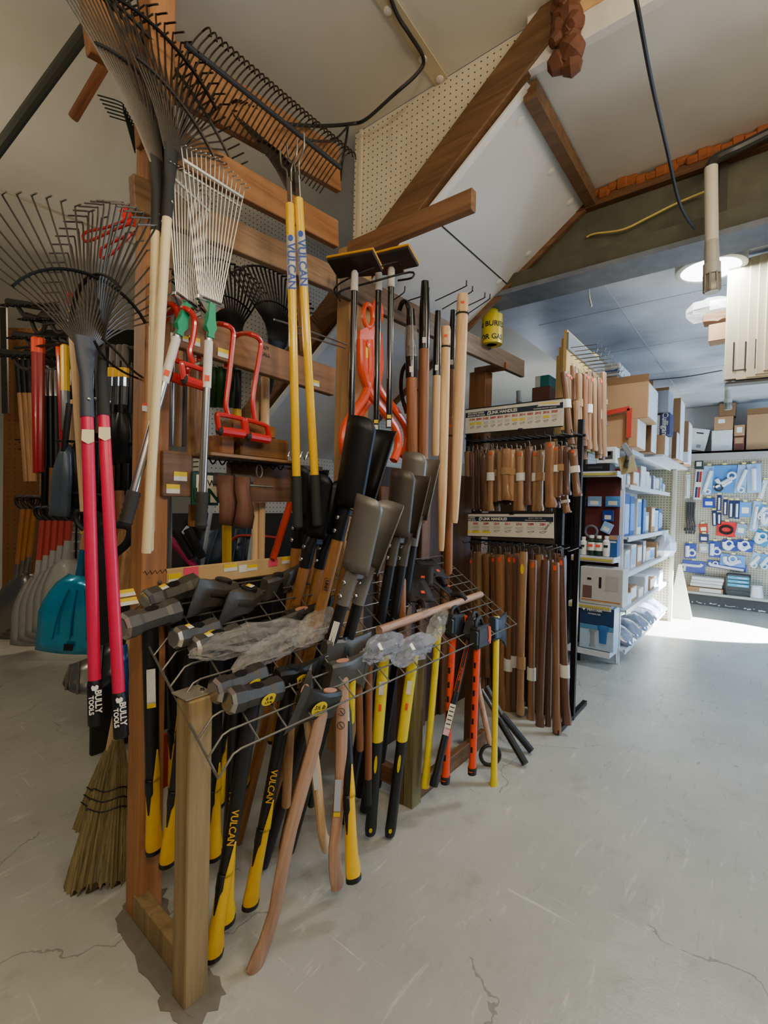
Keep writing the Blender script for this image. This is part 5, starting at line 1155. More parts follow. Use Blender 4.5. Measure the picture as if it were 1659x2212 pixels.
# aluminium shovels on the floor behind the crimson handles
def pan(label, pts, d, m, nm='snow_shovel_pan', cat='shovel', group=None, rib=True):
    P = [W(px, py, dd) for (px, py), dd in zip(pts, d)]; t = thing(nm, label, cat, min(P, key=lambda p: p.z), group)
    a, b_, c, e = P; g = [[(a.lerp(b_, u)).lerp(e.lerp(c, u), v)-FW*(.05*math.sin(math.pi*u)) for u in [k/8 for k in range(9)]] for v in (0, .33, .66, 1)]
    b = MB(); b.sheet(g); b.build('pan', m, t, True, solid=.004)
    if rib:
        b = MB(); 
        for u in (.3, .7): b.tube([g[0][int(u*8)]-FW*.006, g[3][int(u*8)]-FW*.006], .006, 5)
        b.build('rib', m, t, True)
    return t
pan('bare aluminium snow shovel pan resting on the floor at the left', [(150, 1435), (205, 1415), (210, 1500), (135, 1478)], [2.6, 2.5, 2.4, 2.45], plain('aluminium', '#8e8c88', .3, .85))
pan('dark snow shovel pan leaning beside the crimson handles', [(210, 1400), (250, 1380), (248, 1470), (195, 1500)], [2.5, 2.4, 2.3, 2.35], plain('dark_aluminium', '#4c4c50', .3, .8))
pan('glossy blue snow shovel pan leaning against the pillar', [(245, 1400), (275, 1390), (282, 1500), (250, 1520)], [2.2, 2.1, 2.05, 2.1], plain('pan_blue', '#28559a', .25, .3))
# hanging tools of the middle left
far_tool('red_shaft_tool', 'red enamelled tool shaft, left one of the tight pair at the far left', 'tool', (76, 728), (80, 1022), 3.4, 3.4, .026, M_DRED, tip=(.10, 1.02, M_ORAP, 'end'))
far_tool('red_shaft_tool', 'red enamelled tool shaft, right one of the tight pair at the far left', 'tool', (89, 730), (87, 1020), 3.4, 3.4, .026, M_DRED, tip=(.10, 1.02, M_ORAP, 'end'))
far_tool('red_shaft_tool', 'single red enamelled tool shaft right of the tight red pair', 'tool', (128, 742), (138, 990), 3.3, 3.3, .022, M_DRED, tip=(.08, 1.05, M_ORAP, 'end'))
far_tool('long_fork', 'long plain ash handle rising with a red tip into the round rake fan', 'fork', (150, 632), (181, 1105), 2.6, 2.6, .018, M_ASH, tip=(.06, 1.02, M_RED, 'red_tip'))
far_tool('spade', 'yellow and grey spade shaft left of the long ash handle', 'spade', (140, 745), (142, 930), 3.2, 3.2, .026, plain('steel_grey', '#6c6e72', .35, .6), tip=(.30, 1.02, M_YEL, 'yellow_sleeve'))
for i, (x0, x1) in enumerate(((38, 52), (50, 62), (62, 70))):
    far_tool('hoe', 'wooden-handled hoe with black socket, %s from the left against the brown pegboard' % ORD[i], 'hoe', (x0, 775), (x1+5, 1040), 4.3, 4.3, .022, M_HICK, 'wooden-handled hoes at the brown pegboard', tip=(.30, 1.15, M_BLK, 'socket'))
for i, x in enumerate((97, 108, 119)):
    far_tool('digging_fork', 'black digging fork with bright ferrule, %s of three between the red shafts' % ORD[i], 'fork', (x, 800), (x+2, 1010), 3.5, 3.5, .020, M_BLK, 'black forks between the red shafts', tip=(.18, 1.1, M_STEEL, 'ferrule'))
    f = col.objects[-1]
# black bow-rake heads stacked at the top of the stand
for i, (x, y, w) in enumerate(((70, 660, 110), (95, 730, 130), (60, 768, 120), (110, 770, 110), (85, 690, 60), (130, 690, 80))):
    p = W(x, y, 3.7); t = thing('bow_rake', 'black bow rake head stored on top of the left stand, %s in the stack' % ['topmost', 'long middle', 'lower left', 'lower right', 'small upper', 'upper right'][i], 'rake head', p, 'black rake heads on the left stand')
    q = RT*(w*3.7/1030/2); b = MB(); b.tube([p-q+V((0, 0, .03)), p+q-V((0, 0, .03))], .026, 6); b.build('bar', M_STEELB, t, True)
    b = MB()
    for k in range(9): e = p-q+q*2*(k/8); b.tube([e, e-FW*.08-V((0, 0, .03))], [.016, .006], 5)
    b.build('tooth', M_STEELB, t, True)
    b = MB(); b.tube(cr([p-q*.6, p-q*.3-V((0, 0, .08)), p-V((0, 0, .11)), p+q*.3-V((0, 0, .08)), p+q*.6], 4), .016, 6); b.build('bow', M_STEELB, t, True)
# dark spades and coarse brooms hanging mid height
M_DKSP = plain('spade_black', '#1c1d20', .35, .4); M_BLSP = plain('spade_blue_grey', '#5c6a78', .35, .5)
for i, (tp, bt, d, m, lab) in enumerate((((140, 960), (122, 1115), 2.9, M_BLSP, 'blue-grey drain spade blade hanging at the end of the red shaft'), ((155, 950), (148, 1110), 3.0, M_DKSP, 'black drain spade blade right of the blue-grey one'), ((188, 955), (180, 1105), 3.1, M_DKSP, 'black spade blade behind the long ash handle'), ((262, 880), (258, 1000), 2.6, M_DKSP, 'black spade blade hanging left of the pillar'), ((280, 880), (276, 1000), 2.7, M_DKSP, 'black spade blade hanging tight behind the pillar'), ((243, 880), (238, 1000), 2.6, M_DKSP, 'black spade blade right of the crimson handles'))):
    A, E = W(*tp, d), W(*bt, d); M = axM(E, A, RT); L = (A-E).length; t = thing('spade', lab, 'spade', M)
    scoop(t, L, .13 if i < 3 else .12, L, m, .03); b = MB(); b.loft([oval(L*.9, .018, .018, 10), oval(L+.25, .018, .018, 10)]); b.build('shaft', M_HICK if i in (1, 2) else M_DKSP, t)
for i, x in enumerate((244, 258, 270)):
    far_tool('spade_shaft', 'grey spade shaft with yellow and chrome collar, %s from the left beside the pillar' % ORD[i], 'spade', (x+1, 745), (x-3, 875), 2.6, 2.6, .019, plain('steel_grey', '#6c6e72', .35, .6), 'grey spade shafts beside the pillar', tip=(.12, 1.0, plain('taped_grip', '#6a625c', .6), 'taped_top'))
    o = [o for o in col.objects if o.name.startswith('spade_shaft')][-1]; b = MB(); L = .33; b.loft([oval(.15, .024, .024, 10), oval(.20, .024, .024, 10)]); b.build('yellow_collar', M_YEL, o); b = MB(); b.loft([oval(.10, .022, .022, 10), oval(.15, .022, .022, 10)]); b.build('chrome_collar', M_CHROME, o)
# brown handles standing left of the pillar
for i, (a, c, m) in enumerate((((266, 1130), (253, 1290), M_HICK), ((276, 1180), (262, 1300), M_HICK), ((285, 1190), (276, 1300), M_HICK), ((243, 1060), (247, 1180), M_BROWNW), ((258, 1060), (262, 1150), M_BROWNW))):
    far_tool('wooden_pole', 'weathered wooden handle standing behind the pillar, %s from the left' % ORD[(2, 3, 4, 0, 1)[i]], 'handle', a, c, 2.4, 2.4, .022, m, 'wooden handles behind the pillar')
t, M, L = far_tool('black_d_grip', 'black D-shaped grip on a dark shaft beside the crimson handles', 'grip', (250, 1185), (244, 1300), 2.0, 2.0, .012, M_BLK); dgrip(t, L-.02, .10, M_BLK)
# corn brooms
def broom(label, top, bot, d0, d1, w, yaw):
    A, E = W(*top, d0), W(*bot, d1); x = Matrix.Rotation(yaw, 3, 'Z') @ RT; M = axM(E, A, x); L = (A-E).length; t = thing('corn_broom', label, 'broom', M)
    rnd = random.Random(len(label)); m = wood('broom_straw', '#9c8a5c', '#4c4226', scale=40, stretch=.015, vary=.08, rough=.85)
    n = 96; jit = [1+.16*rnd.uniform(-1, 1)*(1 if j % 2 else -.6) for j in range(n)]; low = [rnd.uniform(-.035, .012) for j in range(n)]; rings = []
    for i in range(14):
        f = i/13; z = L*f; ww = w*(1-.62*f**.9-.20*f**4)*.5; tt = .060*(1-.55*f); k = 1-.6*f
        rings.append([V((ww*math.cos(2*math.pi*j/n)*(1+(jit[j]-1)*k*.5), tt*math.sin(2*math.pi*j/n)*(1+(jit[j]-1)*k*1.6), z+(low[j] if i == 0 else 0))) for j in range(n)])
    b = MB(); b.loft(rings); b.build('bristles', m, t, smooth=20)
    for f in (.50, .57, .64):
        ww = w*(1-.62*f**.9-.20*f**4)*.5; tt = .060*(1-.55*f); b = MB(); b.tube([V((ww*1.06*math.cos(a*.2618), tt*1.16*math.sin(a*.2618), L*f+.006*math.sin(a))) for a in range(25)], .0025, 5, cap=False); b.build('binding', M_BLK, t)
    b = MB(); b.loft([oval(L*.9, .016, .016), oval(L+.62, .016, .016)]); b.build('handle', M_ASH, t)
broom('corn broom standing on its bristles beside the pillar, front one', (254, 1598), (216, 1900), 2.02, 1.86, .24, .3)
broom('corn broom behind the front broom, bristles further left', (236, 1620), (192, 1850), 2.25, 2.15, .22, .2)
# things seen through the rack below the rails
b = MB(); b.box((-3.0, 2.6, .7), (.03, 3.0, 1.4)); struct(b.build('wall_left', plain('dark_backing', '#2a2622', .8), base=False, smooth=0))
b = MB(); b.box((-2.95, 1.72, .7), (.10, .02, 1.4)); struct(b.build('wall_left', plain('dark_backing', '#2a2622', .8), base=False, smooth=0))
M_NAVY = plain('navy_pan', '#27405e', .4); M_CHAN_GLINT = plain('channel_glint', '#cfe0ff', .3)  # channel's bluish white stands in for light reflected off its edges
pan('corrugated blue-black snow shovel pan seen under the rails, left one', [(440, 1148), (500, 1140), (478, 1228), (405, 1238)], [2.7, 2.7, 2.6, 2.6], M_NAVY)
pan('blue-black snow shovel pan with red rim seen under the rails, right one', [(505, 1142), (560, 1140), (550, 1220), (490, 1225)], [2.8, 2.8, 2.7, 2.7], M_NAVY)
t = thing('bent_rim', 'coral-red tubular rim bent along the top of the blue-black snow shovels', 'frame', W(560, 1160, 2.75))
b = MB(); b.tube(cr([W(500, 1170, 2.7), W(515, 1158, 2.7), W(560, 1158, 2.75), W(600, 1162, 2.8)], 4), .008, 6); b.build('tube', plain('coral_tube', '#d8493a', .4), t, True)
for i, (a, c) in enumerate((((458, 1090), (436, 1226)), ((545, 1160), (537, 1216)), ((406, 1138), (395, 1152)))):
    far_tool('aluminium_channel', 'bright %s aluminium edge strip with painted reflection seen through the rack below the rails' % ['long leaning', 'short upright', 'tiny slanted'][i], 'strip', a, c, 2.5, 2.5, .010, M_CHAN_GLINT)
far_tool('pink_shaft_tool', 'magenta tool shaft slanting in the dark under the rails', 'tool', (368, 1165), (428, 1232), 2.5, 2.4, .018, plain('magenta', '#b01a5c', .4))
far_tool('black_shaft_tool', 'thick black grip slanting in the dark under the rails, left one', 'grip', (378, 1145), (415, 1205), 2.4, 2.4, .022, M_BLK)
far_tool('black_shaft_tool', 'thick black grip slanting in the dark under the rails, right one', 'grip', (405, 1143), (438, 1205), 2.4, 2.4, .022, M_BLK)
far_tool('yellow_shaft_tool', 'bright yellow tool shaft hanging behind the left hoe blade', 'tool', (490, 1135), (490, 1222), 2.2, 2.2, .022, M_YEL)
far_tool('orange_bent_tool', 'orange-red bent steel tube handle right of the hoe blades', 'tool', (628, 1085), (590, 1206), 2.1, 2.1, .016, plain('red_orange', '#c43c20', .3, coat=.4))
far_tool('pale_pole', 'pale straight handle, left of a pair under the short board', 'handle', (552, 1085), (550, 1225), 2.1, 2.1, .016, M_ASH)
far_tool('pale_pole', 'pale straight handle, right of a pair under the short board', 'handle', (566, 1085), (564, 1225), 2.1, 2.1, .015, M_ASH)
far_tool('steel_tube', 'bright steel tube hanging right of the pillar, left one', 'tube', (357, 1070), (356, 1240), 1.95, 1.95, .010, M_STEEL)
far_tool('steel_tube', 'bright steel tube hanging right of the pillar, right one', 'tube', (367, 1070), (366, 1238), 2.0, 2.0, .010, M_STEEL)
far_tool('orange_wood_pole', 'short orange-brown wooden handle end below the green sign', 'handle', (420, 1090), (418, 1137), 1.9, 1.9, .022, M_OAK)
far_tool('dark_pole', 'dark green pipe end sticking out overhead at the upper left', 'pole', (262, -40), (-40, 372), 1.95, 2.35, .026, plain('green_pipe', '#3e4036', .5))
far_tool('dark_pole', 'brown wooden pole end sticking out overhead behind the green pipe', 'pole', (246, 105), (158, 255), 2.2, 2.35, .024, M_BROWNW)

t = thing('hanger_bars', 'dark hanger bars between the brown pegboard stand and the pillar', 'hanger', W(120, 745, 3.4))
b = MB(); b.tube([W(30, 752, 4.35), W(60, 750, 3.45), W(150, 742, 3.2), W(292, 752, 2.55)], .010, 6); b.tube([W(130, 1062, 3.1), W(292, 1075, 2.45)], .008, 6); b.tube([W(120, 952, 3.0), W(292, 960, 2.6)], .008, 6); b.build('bar', M_WIRE, t, True)
b = MB(); b.beam(W(352, 705, 2.05), W(585, 806, 2.3), .03, .05); b.build('rear_rail', wood('rear_rail', '#6a4628', '#3e2816', axis=1), rack, True, smooth=0)
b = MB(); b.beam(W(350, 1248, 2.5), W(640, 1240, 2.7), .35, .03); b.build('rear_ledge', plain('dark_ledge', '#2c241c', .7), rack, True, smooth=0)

# added backing board and rows of dark tools that darken the left background
t = thing('added_dark_board', 'added dark backing board behind the hanging spades left of the pillar', 'panel', W(190, 1120, 4.75))
a_, c_ = W(92, 1128, 4.75), W(300, 1128, 4.75); b = MB(); b.beam(a_+V((0, 0, .95)), c_+V((0, 0, .95)), .02, 1.9); b.build('board', plain('dark_board_tone', '#221d18', .8), t, True, smooth=0)
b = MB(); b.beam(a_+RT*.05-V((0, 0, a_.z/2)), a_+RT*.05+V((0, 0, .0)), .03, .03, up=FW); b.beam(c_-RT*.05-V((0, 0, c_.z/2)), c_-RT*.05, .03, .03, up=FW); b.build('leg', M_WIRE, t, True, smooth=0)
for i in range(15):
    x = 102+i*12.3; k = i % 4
    far_tool('dark_spade', 'dark long-necked spade in the upper row on the dark backing board, %s from the left' % ORD[i], 'spade', (x, 790+(i*7) % 20), (x-2, 945-(i*11) % 30), 4.4, 4.4, .022, (M_DKSP, M_STEELD, M_DKSP, M_BROWNW)[k], 'upper row of dark tools on the dark backing board', tip=(.14, 1.2, (M_STEEL, M_STEELD, M_DKSP, M_DKSP)[k], 'socket'))
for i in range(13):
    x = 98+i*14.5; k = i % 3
    far_tool('dark_spade', 'dark spade in the lower row on the dark backing board, %s from the left' % ORD[i], 'spade', (x, 950+(i*7) % 16), (x-2, 1105-(i*11) % 30), 4.4, 4.4, .030 if k == 0 else .022, (M_DKSP, M_BROWNW, M_DKSP)[k], 'lower row of dark tools on the dark backing board', tip=(.2, 1.15, M_DKSP, 'socket'))
# ================================================================== replacement handle display
YH = 3.30
disp = thing('handle_display_rack', 'black metal display rack holding two white sign boards and rows of wooden handles', 'display rack', (-1.4, 3.45, 0))
M_RACK = plain('black_rack', '#17171a', .4, .4)
b = MB()
for x in (-1.02, -1.90): b.box((x, 3.48, 1.06), (.035, .035, 2.12))
b.build('upright', M_RACK, disp, True, smooth=0)
b = MB(); b.beam((-1.02, 3.16, .02), (-1.02, 3.8, .02), .03, .03); b.beam((-1.90, 3.16, .02), (-1.90, 3.8, .02), .03, .03); b.beam((-1.02, 3.48, .02), (-1.90, 3.48, .02), .03, .03); b.build('base', M_RACK, disp, True, smooth=0)
zA = onY(1100, 955, 3.42).z; zB = onY(1100, 1178, 3.42).z
b = MB()
for z in (zA+.02, zB+.02): b.tube([(-1.84, 3.46, z), (-.98, 3.46, z)], .010, 6)
for z in (zA, zB):
    for i in range(14): x = -1.78+i*.06; b.tube([(x, 3.46, z+.02), (x, 3.22, z+.008), (x, 3.20, z+.025)], .0035, 5)
b.build('peg_hook', M_RACK, disp, True)
def board(label, tl, tr, bl, y, nums, n, hl):
    A, B, C_ = onY(*tl, y), onY(*tr, y), onY(*bl, y); x = (B-A); w = x.length; h = (A-C_).length
    o = (A+B)/2+(C_-A)*.5; M = frame(o, x, A-C_); t = thing('handle_sign', label, 'sign', M)
    b = MB(); b.box((0, 0, -.004), (w, h, .006)); b.build('card', plain('sign_white', '#dcd9cc', .5), t, smooth=0)
    bh = h*.20; by = h*.5-h*.14-bh/2; b = MB(); b.box((0, by, .0002), (w, bh, .0015)); NV = plain('sign_navy', '#1c2c40', .5); bn = b.build('navy_band', NV, t, smooth=0)
    wt = M_WHITE; q = lambda dx, dy: Matrix.Translation((dx, dy, .0016))
    text('LINK HANDLES', bh*.82, wt, bn, q(-w*.08, by), bold=.0009)
    text('REPLACEMENT HANDLES', bh*.40, wt, bn, q(-w*.38, by+bh*.22), bold=.0004, squash=.8); text('MADE IN THE U.S.A.', bh*.44, wt, bn, q(-w*.375, by-bh*.24), bold=.0005)
    for k, (s, dx) in enumerate((('QUALITY SINCE 1875', .33), ('TENNESSEE HICKORY HANDLES', .33))): text(s, bh*.30, wt, bn, q(w*dx, by+bh*(.22-.44*k)))
    b = MB(); f = Matrix.Translation((-w*.235, by, .0014)); b.prism([(-bh*.36, -bh*.38), (bh*.2, -bh*.38), (bh*.36, bh*.1), (bh*.36, bh*.38), (-bh*.2, bh*.38), (-bh*.36, -bh*.05)], .0008, f); b.build('emblem', wt, bn, smooth=0)
    b = MB(); b.prism([(-bh*.2, -bh*.28), (bh*.05, -bh*.2), (bh*.24, bh*.22), (-bh*.1, bh*.1)], .001, f @ Matrix.Translation((0, 0, .0006))); b.build('emblem_leaf', NV, bn, smooth=0)
    rd = plain('red_marker', '#b8242c', .6); step = w*.92/len(nums)
    for k, s in enumerate(nums):
        cx = -w*.46+step*(k+.5); text(s, h*.115 if len(nums) > 9 else h*.125, rd, t, q(cx, h*.06), bold=.0005)
        b = MB(); b.box((cx, -h*.07, 0), (step*.7, .0016, .001)); b.box((cx, -h*.11, 0), (step*.6, .0012, .001)); b.box((cx, -h*.15, 0), (step*.65, .0012, .001)); b.build('fine_print', plain('grey_print', '#8c8a84', .6), t, smooth=0)
        b = MB(); b.tube(cr([(cx-step*.28, -h*.25, 0), (cx-step*.1, -h*.29, 0), (cx+step*.12, -h*.27, 0), (cx+step*.28, -h*.22, 0), (cx+step*.1, -h*.22, 0), (cx-step*.28, -h*.25, 0)], 3), .0012, 4); b.build('handle_drawing', plain('ink', '#3a3a3c', .6), t, smooth=0)
        if k in hl: b = MB(); b.box((cx, -h*(.30 if len(nums) < 9 else .1), -.0002), (step*.8, h*.10, .001)); b.build('highlight', plain('highlighter', '#ecd83c', .6), t, smooth=0)
    b = MB(); b.box((0, h*.5, -.002), (w, .006, .012)); b.box((0, -h*.5, -.002), (w, .006, .012)); b.build('holder_wire', M_RACK, t, smooth=0)
    b = MB(); b.box((w*.1, -h*.5 if len(nums) > 9 else h*.5, .004), (.035, .018, .01), ch=.002); b.build('clip', M_RACK, t)
    return t, M, w, h
t, M, w, h = board('upper white handle sign with navy band, above the short handles', (1006, 885), (1217, 860), (1005, 938), 3.28, ['2104', '2004', '2102', '2009', '2010', '2011', '2012', '2014', '2002', '2015', '2016', '2020'], 12, (0, 1, 6, 7, 10))
b = MB(); b.box((w*.37, h*.36, .003), (w*.2, h*.15, .002), Matrix.Rotation(-.06, 3, 'Z')); b.build('taped_note', M_WHITE, t, smooth=0); b = MB(); b.box((w*.37, h*.38, .0045), (w*.17, h*.04, .001), Matrix.Rotation(-.06, 3, 'Z')); b.build('highlight', plain('highlighter', '#ecd83c', .6), t, smooth=0)
t, M, w, h = board('lower white handle sign with navy band, between short and long handles', (990, 1109), (1198, 1109), (986, 1157), 3.28, ['2220', '2302', '2289', '2313', '2311', '2315', '2389', '2381'], 8, (0, 1, 2))
text('ODD SIZE', h*.11, M_WIRE, t, Matrix.Translation((w*.46, .01, .001)) @ Matrix.Rotation(.9, 4, 'Z'))
# one handle of each kind, then copies
def handle_proto(m, L, prof, sleeve, dot, yel=False):
    t = thing('replacement_handle', 'x', 'handle'); b = MB()
    b.loft([oval(z*L, a, c, 10, x=x) for z, a, c, x in prof]); b.build('shaft', m, t)
    b = MB(); zt = L; b.tube(cr([(0, 0, zt-.01), (.004, 0, zt+.02), (0, .0, zt+.05), (-.012, 0, zt+.045)], 3), .002, 5); b.build('wire_loop', M_ZINC, t)
    a, c = prof[-2][1], prof[-2][2]
    if dot: b = MB(); b.box((a*.2, -c-.001, L-.03), (.018, .003, .026)); b.build('orange_sticker', M_ORANGE, t, smooth=0)
    if sleeve: b = MB(); b.loft([oval(L*sleeve, a*1.0+.003, c+.003, 10), oval(L*sleeve+.07, a+.003, c+.003, 10)]); b.build('paper_sleeve', M_WHITE if dot else M_CARD, t)
    if yel: b = MB(); b.loft([[V((.012*math.cos(k*.3142), -c-.001*q, L-.1+.03*math.sin(k*.3142))) for k in range(20)] for q in (0, 1)]); b.build('yellow_label', M_TAGY, t)
    return t
SH = [(0, .029, .022, .003), (.04, .031, .023, .003), (.12, .025, .019, 0), (.45, .0235, .018, 0), (.8, .027, .020, 0), (.97, .030, .022, 0), (1, .028, .020, 0)]
SW = [(0, .036, .024, .008), (.05, .042, .026, .010), (.18, .030, .022, 0), (.5, .029, .021, -.005), (.85, .036, .022, 0), (.97, .037, .022, 0), (1, .034, .02, 0)]
ST = [(0, .020, .018, 0), (.3, .023, .019, 0), (.7, .026, .021, 0), (.97, .029, .022, 0), (1, .027, .02, 0)]
PRO = {}
def hcopy(kind, m, L, sleeve, dot, yel, label, top, bot, group, yaw=0):
    key = (kind, m.name, sleeve, dot, yel, L)
    M = axM(bot, top, (math.cos(yaw), math.sin(yaw), 0)); s = (V(top)-V(bot)).length/L
    M = M @ Matrix.Diagonal((1, 1, s, 1))
    if key not in PRO:
        PRO[key] = handle_proto(m, L, {'s': SH, 'w': SW, 't': ST}[kind], sleeve, dot, yel); o = PRO[key]; o['label'] = label; o['group'] = group; setM(o, M); return o
    return dup(PRO[key], label, M, group)
zx = lambda X: 950+X/4.1475
MM = [M_LINK, M_LINKL, M_LINKD]
rowA = [(262, 1350, 1860, 2, 's', 3.42), (300, 1345, 1880, 2, 't', 3.44), (332, 1345, 1860, 2, 's', 3.42), (368, 1350, 1880, 2, 't', 3.44), (412, 1365, 1885, 0, 'w', 3.32), (462, 1340, 1880, 1, 's', 3.30), (508, 1345, 1800, 0, 's', 3.32), (545, 1350, 1790, 1, 't', 3.28), (592, 1325, 1785, 0, 'w', 3.26), (642, 1335, 1790, 1, 't', 3.28), (688, 1345, 1880, 0, 's', 3.30), (722, 1345, 1880, 1, 's', 3.28), (762, 1330, 1880, 0, 't', 3.32), (800, 1305, 1830, 2, 's', 3.27), (855, 1345, 1885, 1, 's', 3.29), (905, 1340, 1880, 1, 's', 3.27), (988, 1265, 1850, 0, 'w', 3.20), (1045, 1305, 1760, 0, 's', 3.22), (1090, 1300, 1745, 0, 's', 3.22), (1135, 1310, 1740, 2, 's', 3.22)]  # four leftmost take the dark tone in place of shadow on them
for i, (X, t_, b_, mi, k, y) in enumerate(rowA):
    hcopy(k, MM[mi], .52, .5 if i % 3 != 1 else 0, i in (5, 11, 14, 16, 17), False, 'short wooden handle below the upper sign, %s from the left' % ORD[i], onY(zx(X), 650+t_/4.1475, y), onY(zx(X)-1+random.uniform(-3, 2), 650+b_/4.1475, y), 'short handles between the two sign boards')
for i, (X, X2, t_, b_, y) in enumerate(((1190, 1232, 1330, 1750, 3.18), (1110, 1140, 1720, 1900, 3.3))):
    hcopy('s', M_LINK, .5, .5, True, False, ['short wooden handle slanting right at the end of the middle row', 'stub of a short handle hanging low right of the lower sign'][i], onY(zx(X), 650+t_/4.1475, y), onY(zx(X2), 650+b_/4.1475, y), 'short handles between the two sign boards')
rb = random.Random(4)
for i in range(20):
    X = 255+i*43+rb.uniform(-8, 8); hcopy('st'[i % 2], MM[rb.choice((0, 2, 2))], .52, 0, False, False, 'dark short wooden handle at the back of the middle row, %s from the left' % ORD[i], onY(zx(X), 650+(1335+rb.uniform(-12, 25))/4.1475, 3.40), onY(zx(X)+rb.uniform(-3, 3), 650+(1840+rb.uniform(-60, 50))/4.1475, 3.40), 'back row of short handles')
for i in range(17):
    X = 230+i*54+rb.uniform(-8, 8); hcopy('st'[i % 2], MM[rb.choice((0, 2, 2))], .95, 0, i % 4 == 1, False, 'dark long wooden handle at the back of the lower row, %s from the left' % ORD[i], onY(zx(X), 1100+(400+rb.uniform(-15, 30))/4.1475, 3.42), onY(zx(X+i*2-8)+rb.uniform(-4, 4), 1100+(1640+i*14+rb.uniform(-60, 40))/4.1475, 3.42), 'back row of long handles')
rowB = [(252, 252, 390, 1450, 2, 't', 3.46), (292, 290, 380, 1450, 2, 's', 3.46), (352, 360, 380, 1500, 1, 't', 3.40), (415, 425, 400, 1500, 0, 's', 3.36), (482, 500, 415, 1600, 0, 's', 3.34), (537, 560, 405, 1800, 0, 'w', 3.30), (588, 600, 420, 1840, 1, 's', 3.33), (626, 605, 405, 1850, 0, 's', 3.30), (668, 655, 410, 1800, 2, 's', 3.32), (700, 700, 395, 1750, 0, 't', 3.34), (752, 718, 380, 1835, 1, 's', 3.24), (835, 815, 455, 1945, 0, 's', 3.28), (893, 880, 410, 1800, 1, 's', 3.34), (945, 890, 455, 2000, 2, 's', 3.22), (985, 970, 450, 1950, 2, 't', 3.26), (1032, 1045, 475, 2000, 0, 's', 3.18), (1085, 1135, 432, 1925, 2, 's', 3.22)]
for i, (X, X2, t_, b_, mi, k, y) in enumerate(rowB):
    hcopy(k, MM[mi], .95, .28 if i in (7, 8, 10, 11, 16) else 0, i in (4, 5, 7, 8, 11, 15, 16), i == 10, 'long wooden handle below the lower sign, %s from the left' % ORD[i], onY(zx(X), 1100+t_/4.1475, y), onY(zx(X2), 1100+b_/4.1475, y), 'long handles below the lower sign board')
# end panel with its own handles
t = thing('handle_end_panel', 'tan stepped hardboard end panel with silver hook strip right of the upper sign', 'panel', (-1.19, 3.9, 2.25))
M_TAN = plain('tan_hardboard', '#b89a62', .7, var=.06)
b = MB()
for i in range(4): b.box((-1.155-.026*i, 4.0+.03*i, 2.42-.035*i), (.024, 1.0, .72-.03*i))
b.build('hardboard', M_TAN, t, True, smooth=0)
b = MB(); b.box((-1.19, 3.62, 1.05), (.05, .05, 2.1)); b.build('post', M_RACK, t, True, smooth=0)
b = MB(); b.box((-1.136, 4.0, 2.70), (.01, 1.0, .12)); b.build('hook_strip', plain('silver_strip', '#a8aaa8', .3, .8), t, True, smooth=0)
b = MB(); b.box((-1.19, 4.42, 2.79), (.012, .16, .12), Matrix.Rotation(.05, 3, 'X')); b.build('price_board', plain('pale_wood_board', '#d8b878', .6), t, True, smooth=0)
b = MB()
for i in range(9):
    y = 3.55+i*.1
    for z in (2.60, 2.66): b.tube([(-1.13, y, z), (-.95, y, z-.01), (-.94, y, z+.02)], .003, 5)
b.build('peg_hook', M_ZINC, t, True)
for i in range(8):
    X = 1150+i*45; y = 3.55+.08*i; hcopy('s', MM[rb.choice((0, 0, 1))], .6, 0, i % 3 == 0, False, 'wrapped wooden handle in the inner row of the tan end panel, %s from the left' % ORD[i], onY(zx(X), 650+(660+rb.uniform(-20, 40))/4.1475, y), onY(zx(X+6), 650+(1230+i*24)/4.1475, y), 'inner row on the tan end panel', 1.2)
rowC = [(1115, 1175, 640, 1285, 3.50, 0), (1190, 1185, 585, 900, 3.62, 0), (1245, 1250, 660, 1240, 3.60, 1), (1298, 1300, 662, 1245, 3.70, 0), (1340, 1330, 680, 1330, 3.82, 0), (1380, 1385, 700, 1345, 3.92, 1), (1415, 1420, 705, 1410, 4.05, 0), (1455, 1450, 720, 1425, 4.18, 2), (1472, 1475, 740, 1120, 4.3, 2), (1225, 1225, 900, 1290, 3.56, 1), (1290, 1295, 1240, 1420, 3.9, 0)]
for i, (X, X2, t_, b_, y, mi) in enumerate(rowC):
    hcopy('s', MM[mi], .6, .5 if i % 2 == 0 else 0, i in (0, 3, 4, 6), False, 'wrapped wooden handle on the tan end panel, %s from the left' % ORD[(0, 1, 3, 4, 6, 7, 8, 9, 10, 2, 5)[i]], onY(zx(X), 650+t_/4.1475, y), onY(zx(X2), 650+b_/4.1475, y), 'wrapped handles on the tan end panel', 1.2)
# dark steel strips standing right of the display
for i, (px, py, w_) in enumerate(((1222, 1400, .05), (1236, 1415, .04), (1250, 1425, .035), (1212, 1380, .04))):
    p = onZ(px, py, 0); t = thing('steel_strip', 'tall dark steel strip standing right of the long handles, %s from the left' % ORD[(1, 2, 3, 0)[i]], 'steel strip', p)
    b = MB(); b.box(p+V((0, .0, .92+.02*i)), (w_, .03, 1.84+.04*i)); b.box(p+V((w_*.45, -.012, .92+.02*i)), (.006, .02, 1.84+.04*i)); b.build('channel', plain('dark_steel_strip', '#25262a', .3, .7), t, True, smooth=0)
